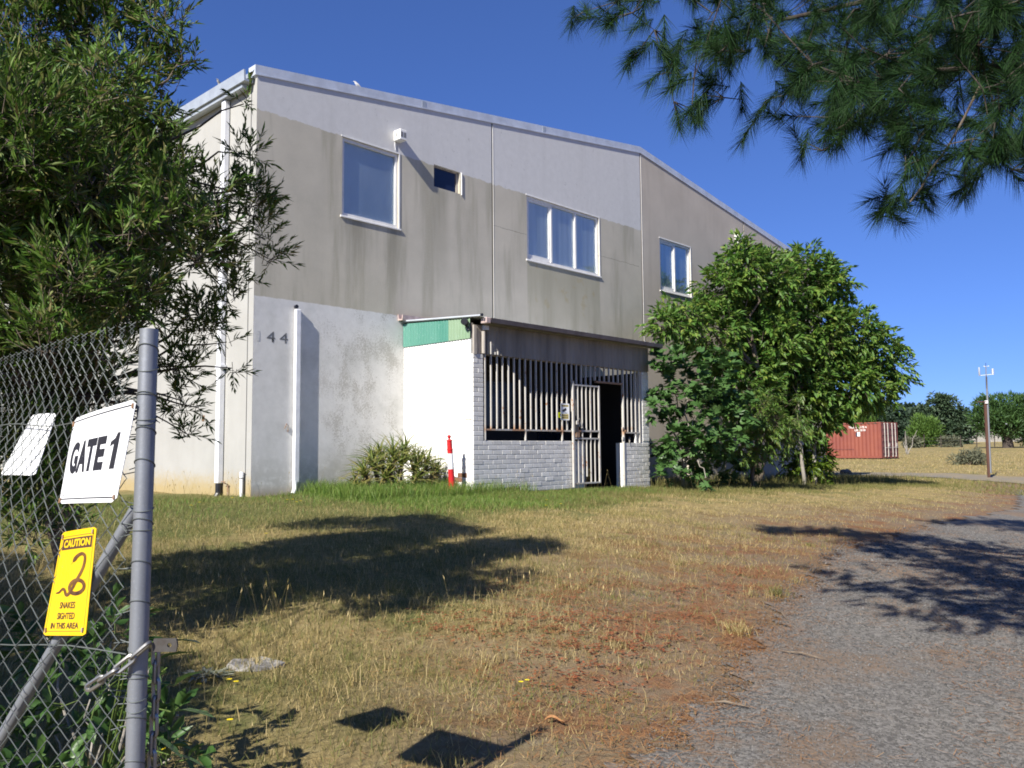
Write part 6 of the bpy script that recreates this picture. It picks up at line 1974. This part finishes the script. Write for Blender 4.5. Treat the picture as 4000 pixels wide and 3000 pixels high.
def blob(name, c, r, mat, label, cat, sq=(1, 1, .6), seed=0, group=None):
    g = np.random.default_rng(seed)
    import bmesh
    bm = bmesh.new()
    bmesh.ops.create_icosphere(bm, subdivisions=3, radius=1)
    ph = g.uniform(0, 6, 6)
    for v in bm.verts:
        n = v.co.copy()
        k = 1 + .16 * math.sin(n.x * 3.1 + ph[0]) * math.sin(n.y * 2.7 + ph[1]) + .12 * math.sin(n.z * 4 + ph[2] + n.x * 2) + .06 * math.sin(n.x * 9 + ph[3]) * math.sin(n.y * 8 + ph[4])
        v.co = Vector((n.x * sq[0], n.y * sq[1], n.z * sq[2])) * r * k
    me = bpy.data.meshes.new(name)
    bm.to_mesh(me)
    bm.free()
    return tag(link(name, me, mat, None, c, smooth=True), label, cat, group)


blob('rock', (30.6, 2.45, float(zg(30.6, 2.45)) + .06), .26, MAT['rock'], 'brown boulder by the track beyond the leafy bush', 'rock', (1.1, .8, .7), 1)
blob('rock', (29.6, 2.9, float(zg(29.6, 2.9)) + .0), .24, MAT['rock'], 'flat dark rock lying beside the brown boulder', 'rock', (1.4, .9, .35), 2)
# dry weed standing by the hall corner
wx, wy = 28.5, 3.9
wd_ = thing('dry_weed', 'dry dark weed standing in the grass in front of the container', 'plant', gpt(wx, wy))
lbs = []
for k in range(9):
    b = gpt(wx, wy)
    e = (wx + rng.normal() * .35, wy + rng.normal() * .35, b[2] + rng.uniform(.5, 1.1))
    MB().tube([b, e], [.012, .005], 5).build('stem', MAT['darkbark'], wd_)
    lbs.append((*e, .14))
P_, u_, ix_ = sample_lobes(lbs, 260, rng, .2)
np_obj('foliage', *leaves(P_, u_, rng.normal(size=P_.shape), rng.uniform(.06, .12, 260), rng.uniform(.03, .05, 260)), MAT['redlitter'], wd_, kind='stuff')
# heap of scrub in the field
hx, hy = 43.5, .85
hb = gpt(hx, hy, 0)
hp = thing('scrub_mound', 'grey-green mound of scrub alone in the mown field left of the mast', 'shrub', hb)
lb = [(hx + rng.normal() * .35, hy + rng.normal() * .4, hb[2] + rng.uniform(.15, .55), .34) for _ in range(9)]
for q in lb: MB().tube([hb, q[:3]], [.03, .01], 5).build('stem', MAT['bark'], hp)
P_, u_, ix_ = sample_lobes(lb, 1500, rng, .4)
np_obj('foliage', *leaves(P_, u_ + rng.normal(size=P_.shape) * .8 - np.array([0, 0, .5]), rng.normal(size=P_.shape), rng.uniform(.12, .3, 1500), rng.uniform(.03, .06, 1500)), MAT['L_scrub'], hp, kind='stuff')
# broken concrete slab
import bmesh
out_ = [(-.20, -.09), (-.08, -.14), (.07, -.12), (.20, -.06), (.27, .02), (.16, .09), (.02, .12), (-.12, .10), (-.22, .03)]
rgt = Vector((.684, -.729, 0))
fwd = Vector((.729, .684, 0))
sc = Vector((-4.66, -8.22, float(zg(-4.66, -8.22))))
V = []
for z_, k in ((-.05, 1.05), (.008, 1.0), (.016, .88)):
    for a, b in out_: V.append(tuple(sc + rgt * a * k * .62 + fwd * b * 1.0 * k + Vector((0, 0, z_ + .012 * math.sin(a * 23)))))
n = len(out_)
F = [tuple(range(2 * n, 3 * n))] + [(r * n + i, r * n + (i + 1) % n, (r + 1) * n + (i + 1) % n, (r + 1) * n + i) for r in (0, 1) for i in range(n)]
tag(MB().add(V, F).build('concrete_slab', MAT['slab'], None, tuple(sc)), 'broken pale concrete slab half buried in the dry grass near the fence', 'slab')
# silvery weed beside it
sw_ = gpt(-4.98, -8.30, 0)
sv = thing('silver_weed', 'silvery-leaved weed flattened beside the concrete slab', 'plant', sw_)
n = 80
a = rng.uniform(0, 6.28, n)
rr_ = rng.uniform(0, .10, n)
B_ = np.column_stack([sw_[0] + rr_ * np.cos(a), sw_[1] + rr_ * np.sin(a), sw_[2] + rng.uniform(.01, .03, n)])
np_obj('foliage', *leaves(B_, np.column_stack([np.cos(a), np.sin(a), rng.uniform(.0, .5, n)]), np.tile([0, 0, 1.], (n, 1)), rng.uniform(.03, .07, n), rng.uniform(.012, .02, n), True), MAT['silver'], sv)
# sticks, bark
for k, (p, q, la) in enumerate((((-3.16, -10.20), (-3.06, -10.40), 'dark crooked stick lying on the gravel edge nearest the camera'), ((-1.95, -10.05), (-1.85, -10.30), 'pale straight stick lying on the middle of the gravel edge'), ((-0.85, -9.52), (-1.05, -9.66), 'short dark twig at the far end of the needle litter'))):
    a, b = Vector((*p, float(zg(*p)) + .022)), Vector((*q, float(zg(*q)) + .026))
    m = (a + b) / 2 + Vector((.012, .02, .012))
    tag(MB().tube([tuple(a - Vector(a)), tuple(m - a), tuple(b - a)], [.004, .006, .003], 6).add([], []).build('stick', MAT['stick'], None), la, 'stick', 'sticks on the ground').location = a
bk = MB()
c_ = Vector((-4.0, -9.885, float(zg(-4.0, -9.885)) + .03))
prev = None
vs = []
for i in range(9):
    q = i / 8
    for j in range(4):
        w_ = (j - 1.5) / 1.5
        vs.append(tuple(c_ + rgt * (-.06 + .12 * q) + fwd * (w_ * .022 * math.sin(math.pi * min(1, q + .12)) + .02 * math.sin(q * 7)) + Vector((0, 0, -.012 + .010 * abs(w_) + .010 * math.sin(q * 5)))))
fs = [(4 * i + j, 4 * i + j + 1, 4 * i + j + 5, 4 * i + j + 4) for i in range(8) for j in range(3)]
tag(bk.add(vs, fs).build('bark_strip', MAT['drybark'], None, tuple(c_), smooth=True), 'curled orange strip of dry bark lying on the litter', 'bark')

# ------------------------------------------------------------------ grass, litter, gravel
CAMXY = np.array(CAM_LOC[:2])


def scatter(n, x0, x1, y0, y1, rng, dens):
    """points in a rectangle kept with probability dens(X, Y)"""
    X = rng.uniform(x0, x1, n)
    Y = rng.uniform(y0, y1, n)
    # only where the ground can be seen or nearly
    rx, ry = X - CAMXY[0], Y - CAMXY[1]
    a = np.arctan2(ry, rx)
    ok = (a > math.radians(4)) & (a < math.radians(82)) & (rng.uniform(0, 1, n) < dens(X, Y))
    ok &= ~((X > -.02) & (X < LEN) & (Y > -.01))
    ok &= ~((X > PX0 - .02) & (X < PX1 + .02) & (Y > PYF - .03))
    return X[ok], Y[ok]


def blades(X, Y, h, wdt, lean, rng, seg=False):
    n = len(X)
    Z = zg(X, Y) - .004
    a = rng.uniform(0, 6.28, n)
    h = h * rng.uniform(.5, 1.35, n)
    ln = lean * rng.uniform(.2, 1.6, n)
    d = np.column_stack([np.cos(a), np.sin(a), np.zeros(n)])
    b2 = rng.uniform(0, 6.28, n)
    s = np.column_stack([np.cos(b2), np.sin(b2), np.zeros(n)]) * (wdt * rng.uniform(.6, 1.3, n) / 2)[:, None]
    B_ = np.column_stack([X, Y, Z])
    up = np.array([0, 0, 1.])
    tip = B_ + d * (ln * h)[:, None] + up * (h * np.sqrt(np.maximum(.08, 1 - np.minimum(ln, 1.2) ** 2 * .55)))[:, None]
    if not seg:
        V = np.stack([B_ - s, B_ + s, tip], 1).reshape(-1, 3)
        return V, np.arange(3 * n).reshape(-1, 3)
    mid = B_ + d * (ln * h * .32)[:, None] + up * (h * .58)[:, None]
    V = np.stack([B_ - s, B_ + s, mid - s * .8, mid + s * .8, tip], 1).reshape(-1, 3)
    o = np.arange(n)[:, None] * 5
    return V, np.concatenate([o + np.array([q]) for q in ((0, 1, 3), (0, 3, 2), (2, 3, 4))], 0)


def dist(X, Y):
    return np.hypot(X - CAMXY[0], Y - CAMXY[1])


def off_drive(X, Y):
    return np.clip((Y - drive_left(X) - .05 + .12 * wob(X, Y)) / .25, 0, 1)


rng = np.random.default_rng(41)
# short dry stubble: near, then coarser farther out
fd = lambda X, Y: off_drive(X, Y) * (1 - .75 * w_dirt(X, Y)) * (1 - .8 * w_green(X, Y)) * np.clip(.75 + 1.1 * wob(X * 1.7 + .5 * Y, Y * 2.1) + .5 * np.sin(X * 7.3 + Y * 3) * np.sin(Y * 8.1 - X * 2), .06, 1)
X, Y = scatter(420000, -6.6, 3.5, -10.5, -1, rng, lambda X, Y: fd(X, Y) * np.clip((6.5 / dist(X, Y)) ** 1.2, 0, 1))
p1 = blades(X, Y, .038, .0042, .85, rng)
X, Y = scatter(200000, 0, 26, -8.6, 0, rng, lambda X, Y: fd(X, Y) * np.clip((11 / dist(X, Y)) ** 1.1, 0, 1) * (dist(X, Y) > 9))
p2 = blades(X, Y, .05, .008, .8, rng)
X, Y = scatter(9000, -6.3, 3, -10.3, -3, rng, lambda X, Y: off_drive(X, Y) * (1 - .8 * w_dirt(X, Y)) * .9)
p3 = blades(X, Y, .11, .003, .6, rng, True)
cxy = scatter(700, -6, 5, -10, -4, rng, lambda X, Y: off_drive(X, Y) * (1 - .7 * w_dirt(X, Y)) * .5)
kk = 26
X = np.repeat(cxy[0], kk) + rng.normal(size=len(cxy[0]) * kk) * .03
Y = np.repeat(cxy[1], kk) + rng.normal(size=len(cxy[0]) * kk) * .03
p5 = blades(X, Y, np.repeat(rng.uniform(.05, .13, len(cxy[0])), kk), .0035, .75, rng, True)
X, Y = scatter(70000, 22, 75, -4, 24, rng, lambda X, Y: np.clip(30 / dist(X, Y), 0, 1) ** 1.2 * np.where((X > 27.3) & (X < 34) & (Y < 8), .03, 1))
p4 = blades(X, Y, .10, .025, .6, rng)
g_ = np_obj('dry_grass', *join([p1, p2, p3, p4, p5]), MAT['g_dry'], kind='stuff')
tag(g_, 'short dry straw-coloured grass over the lawn', 'grass')
# olive, half-dry grass
fo = lambda X, Y: off_drive(X, Y) * np.clip(w_green(X, Y) * 1.1 + 1.0 * np.clip(wob(X * 1.3 + 2, Y * 1.3) - .05, 0, 1) + .45 * np.clip(wob(X * 3.1, Y * 2.7), 0, 1), 0, 1) * (1 - .7 * w_dirt(X, Y))
X, Y = scatter(230000, -9, 4, -10.4, 1.5, rng, lambda X, Y: fo(X, Y) * np.clip((8 / dist(X, Y)) ** 1.1, 0, 1))
q1 = blades(X, Y, .07, .0055, .7, rng)
X, Y = scatter(190000, 3, 25, -4.2, 0, rng, lambda X, Y: fo(X, Y) * np.clip((13 / dist(X, Y)) ** 1.1, 0, 1))
q2 = blades(X, Y, .085, .009, .65, rng)
X, Y = scatter(26000, 8.6, 24, -2.7, -.1, rng, lambda X, Y: np.clip(.25 + .9 * wob(X * 2, Y), 0.08, 1) * .6)
q3 = blades(X, Y, .26, .009, .5, rng, True)
X, Y = scatter(14000, 20, 34, -7, 2, rng, lambda X, Y: np.where((X > 27.3), .0, 1) * .8)
q4 = blades(X, Y, .14, .018, .6, rng)
g_ = np_obj('olive_grass', *join([q1, q2, q3, q4]), MAT['g_olive'], kind='stuff')
tag(g_, 'half-dry olive grass in the shade and along the hall', 'grass')
# lush grass against the wall and porch
def lush(X, Y):
    n_ = wob(X * 1.2, Y * 1.2)
    k1 = 1 / (1 + np.exp(-(X - .75 + .2 * n_) / .12)) / (1 + np.exp((X - 4.3 - .4 * n_) / .2)) / (1 + np.exp(-(Y + 3.9 + .35 * n_) / .15))
    k2 = .8 / (1 + np.exp(-(X - 3.5) / .3)) / (1 + np.exp((X - 7.4) / .3)) / (1 + np.exp(-(Y + 2.7 + .3 * n_) / .1))
    k3 = .06 / (1 + np.exp((X - .9) / .1)) / (1 + np.exp(-(X + 5) / .5)) / (1 + np.exp(-(Y + 2.3 + .8 * n_) / .4))
    return np.maximum(np.maximum(k1, k2), k3)
X, Y = scatter(230000, -6, 8.7, -5, .3, rng, lush)
r1 = blades(X, Y, .085, .006, .7, rng, True)
X, Y = scatter(30000, .7, 4.6, -2.2, -.05, rng, lambda X, Y: lush(X, Y) * .5)
r2 = blades(X, Y, .24, .007, .55, rng, True)
g_ = np_obj('green_grass', *join([r1, r2]), MAT['g_green'], kind='stuff')
tag(g_, 'fresh green grass along the painted wall and porch', 'grass')
# tall seed stalks
X, Y = scatter(900, -5.4, -.5, -8.8, -6.2, rng, lambda X, Y: np.clip(.25 + wob(X * 1.4, Y), 0, 1) * .9)
X2, Y2 = scatter(420, .5, 8.6, -3.0, -.1, rng, lambda X, Y: np.full_like(X, .45))
X3, Y3 = scatter(500, 8.8, 22, -3.2, -.3, rng, lambda X, Y: np.full_like(X, .5))
X4, Y4 = scatter(160, -5.8, 0, -1.2, -.1, rng, lambda X, Y: np.full_like(X, .7))
X, Y = np.concatenate([X, X2, X3, X4]), np.concatenate([Y, Y2, Y3, Y4])
n = len(X)
hh = rng.uniform(.18, .5, n)
hh[Y < -4] *= .6
an = rng.uniform(0, 6.28, n)
B_ = np.column_stack([X, Y, zg(X, Y)])
T_ = B_ + np.column_stack([np.cos(an) * hh * .3, np.sin(an) * hh * .3, hh])
st = twigs_geo(B_, T_, .0016)
hd = leaves(T_ - (T_ - B_) * .10, T_ - B_, rng.normal(size=(n, 3)), np.full(n, .045), np.full(n, .010))
g_ = np_obj('seed_stalks', *join([st, hd]), MAT['g_dry'], kind='stuff')
tag(g_, 'thin dry seed stalks standing above the grass', 'grass')
# rosettes of green weed in the bare ground and two pale tussocks
X, Y = scatter(2600, -5.5, 3, -10.2, -5, rng, lambda X, Y: np.clip(wob(X * 1.9 + 3, Y * 2.2), 0, 1) * .12 * off_drive(X, Y))
k = 16
XX = np.repeat(X, k) + rng.normal(size=len(X) * k) * .035
YY = np.repeat(Y, k) + rng.normal(size=len(Y) * k) * .035
g_ = np_obj('green_weeds', *blades(XX, YY, .045, .007, 1.0, rng, True), MAT['g_olive'], kind='stuff')
tag(g_, 'small tufts of green weed scattered in the dry ground', 'weeds')
for (x, y), la in (((-1.72, -9.62), 'pale straw tussock alone on the bare ground beside the gravel'), ((-.31, -9.22), 'small grey-green tussock at the edge of the needle litter')):
    tt = gpt(x, y, 0)
    n = 130
    X, Y = x + rng.normal(size=n) * .05, y + rng.normal(size=n) * .05
    V, F = blades(X, Y, .10, .004, .8, rng, True)
    tag(np_obj('grass_tussock', V, F, MAT['g_dry'] if x < -1 else MAT['g_olive'], loc=tt), la, 'grass tuft', 'tussocks by the drive')
# pine needles and leaf litter lying flat
def flat(X, Y, L, W_, rng, lift=.012):
    n = len(X)
    a = rng.uniform(0, 6.28, n)
    Z = zg(X, Y) + lift + rng.uniform(0, .012, n)
    d = np.column_stack([np.cos(a), np.sin(a), rng.uniform(-.12, .12, n)]) * (L * rng.uniform(.5, 1.2, n) / 2)[:, None]
    s = np.column_stack([-np.sin(a), np.cos(a), np.zeros(n)]) * W_ / 2
    B_ = np.column_stack([X, Y, Z])
    V = np.stack([B_ - d - s, B_ - d + s, B_ + d + s, B_ + d - s], 1).reshape(-1, 3)
    o = np.arange(n)[:, None] * 4
    return V, np.concatenate([o + np.array([[0, 1, 2]]), o + np.array([[0, 2, 3]])], 0)
X, Y = scatter(150000, -5.5, 7, -12.5, -6.5, rng, lambda X, Y: np.clip(w_dirt(X, Y) * (.25 + .9 * np.clip(wob(X * 1.6, Y * 1.9) + .25, 0, 1)) * (Y > drive_left(X) - .1) + .7 * np.exp(-((Y - drive_left(X)) / .22) ** 2) + (Y < drive_left(X)) * np.clip(wob(X * 1.1 + 1, Y * 2.3) - .18, 0, 1) * .5 + (Y < drive_left(X) - 1.15) * .24, 0, 1) * .6)
g_ = np_obj('pine_needle_litter', *flat(X, Y, .075, .0024, rng, .02), MAT['litter'], kind='stuff')
tag(g_, 'brown fallen pine needles over the bare ground and drive', 'litter')
cx_ = [(-3.0, -9.1), (-2.6, -8.7), (-2.9, -8.5), (-2.2, -8.8), (-1.9, -8.2), (-2.4, -9.4), (-3.4, -9.5), (-1.5, -9.2), (-.9, -8.6), (-3.1, -8.2), (-2.0, -7.6), (-.4, -8.9), (-2.7, -9.25), (-1.2, -7.9), (.4, -8.4)]
X = np.concatenate([rng.normal(x, .26, 340) for x, y in cx_])
Y = np.concatenate([rng.normal(y, .17, 340) for x, y in cx_])
k_ = (np.sin(X * 23 + Y * 9) + np.sin(Y * 31 - X * 13)) > -.2
X, Y = X[k_], Y[k_]
g_ = np_obj('leaf_litter', *flat(X, Y, .030, .010, rng, .018), MAT['redlitter'], kind='stuff')
tag(g_, 'rust-red crumbled leaf litter in patches beside the drive', 'litter')
# loose stones on the drive
X, Y = scatter(230000, -6.5, 8, -13.2, -7.5, rng, lambda X, Y: np.clip(.9 - (Y - drive_left(X) - .1 * wob(X, Y)) / .25, 0, 1) * np.clip(4.6 / dist(X, Y), 0, 1) ** 1.6)
n = len(X)
r_ = rng.uniform(.0025, .009, n) * np.clip(dist(X, Y) / 5, .8, 2)
oc = np.array([(1, 0, 0), (-.9, .2, 0), (.1, 1, 0), (0, -.9, .1), (0.1, 0, .75), (0, 0, -.5)])
ph = rng.uniform(0, 6.28, n)
ca, sa = np.cos(ph), np.sin(ph)
jit = oc[None] * rng.uniform(.6, 1.25, (n, 6, 1))
V = np.stack([jit[:, :, 0] * ca[:, None] - jit[:, :, 1] * sa[:, None], jit[:, :, 0] * sa[:, None] + jit[:, :, 1] * ca[:, None], jit[:, :, 2]], -1) * r_[:, None, None]
V += np.column_stack([X, Y, zg(X, Y) + .014])[:, None, :]
ft = np.array([(0, 2, 4), (2, 1, 4), (1, 3, 4), (3, 0, 4), (2, 0, 5), (1, 2, 5), (3, 1, 5), (0, 3, 5)])
F = (np.arange(n)[:, None, None] * 6 + ft[None]).reshape(-1, 3)
g_ = np_obj('loose_gravel', V.reshape(-1, 3), F, MAT['stones'], kind='stuff')
tag(g_, 'loose grey stones on the gravel driveway', 'gravel')
# yellow flowers
fm = MB()
for k in range(9):
    a = 2 * math.pi * k / 9
    fm.add([(0, 0, .0), (math.cos(a - .3) * .016, math.sin(a - .3) * .016, .006), (math.cos(a) * .02, math.sin(a) * .02, .004), (math.cos(a + .3) * .016, math.sin(a + .3) * .016, .006)], [(0, 1, 2, 3)])
FL = [(-.56, -1.98), (-.43, -1.91), (-.47, -2.18), (-.62, -2.31), (-2.51, -4.71), (-1.75, -1.74), (-1.2, -1.6), (-2.0, -2.0), (10.9, -2.5), (9.69, -2.75), (10.2, -2.7), (10.4, -2.75), (-4.95, -8.48), (-4.94, -8.53), (-5.1, -8.45), (-5.2, -8.95), (-3.66, -9.38), (-3.71, -9.38), (-.09, -6.33), (2.15, -4.5), (.04, -4.14), (-5.56, -9.07), (2.6, -4.4), (3.2, -3.6)]
first = None
where = {'gate': 'yellow dandelion flower in the dry grass near the fence', 'wall': 'yellow flower in the grass before the painted hall wall', 'trees': 'yellow flower in the grass in front of the fig tree', 'lawn': 'single yellow flower out on the open lawn'}
for x, y in FL:
    p = (x, y, float(zg(x, y)))
    hgt = .07 if y > -5 else .045
    w_ = 'trees' if x > 8 else ('gate' if y < -8 else ('wall' if y > -3 and x < 0 else 'lawn'))
    if first is None:
        first = thing('yellow_flower', where[w_], 'flower', p, 'yellow flowers in the grass')
        me = bpy.data.meshes.new('flower_head')
        me.from_pydata([(a, b, c + .07) for a, b, c in fm.v], [], fm.f)
        link('flower_head', me, MAT['flower'], first)
        MB().tube([p, (p[0], p[1], p[2] + .07)], .0016, 4).build('stem', MAT['stem'], first)
        o = first
    else:
        o = copy_tree(first)
        o.location = p
        o['label'] = where[w_]
    k = (1.5 if x > 8 else 1.15 if y > -5 else .8)
    o.scale = (k, k, k * hgt / .07)
    o.rotation_euler = (0, 0, x * 7)
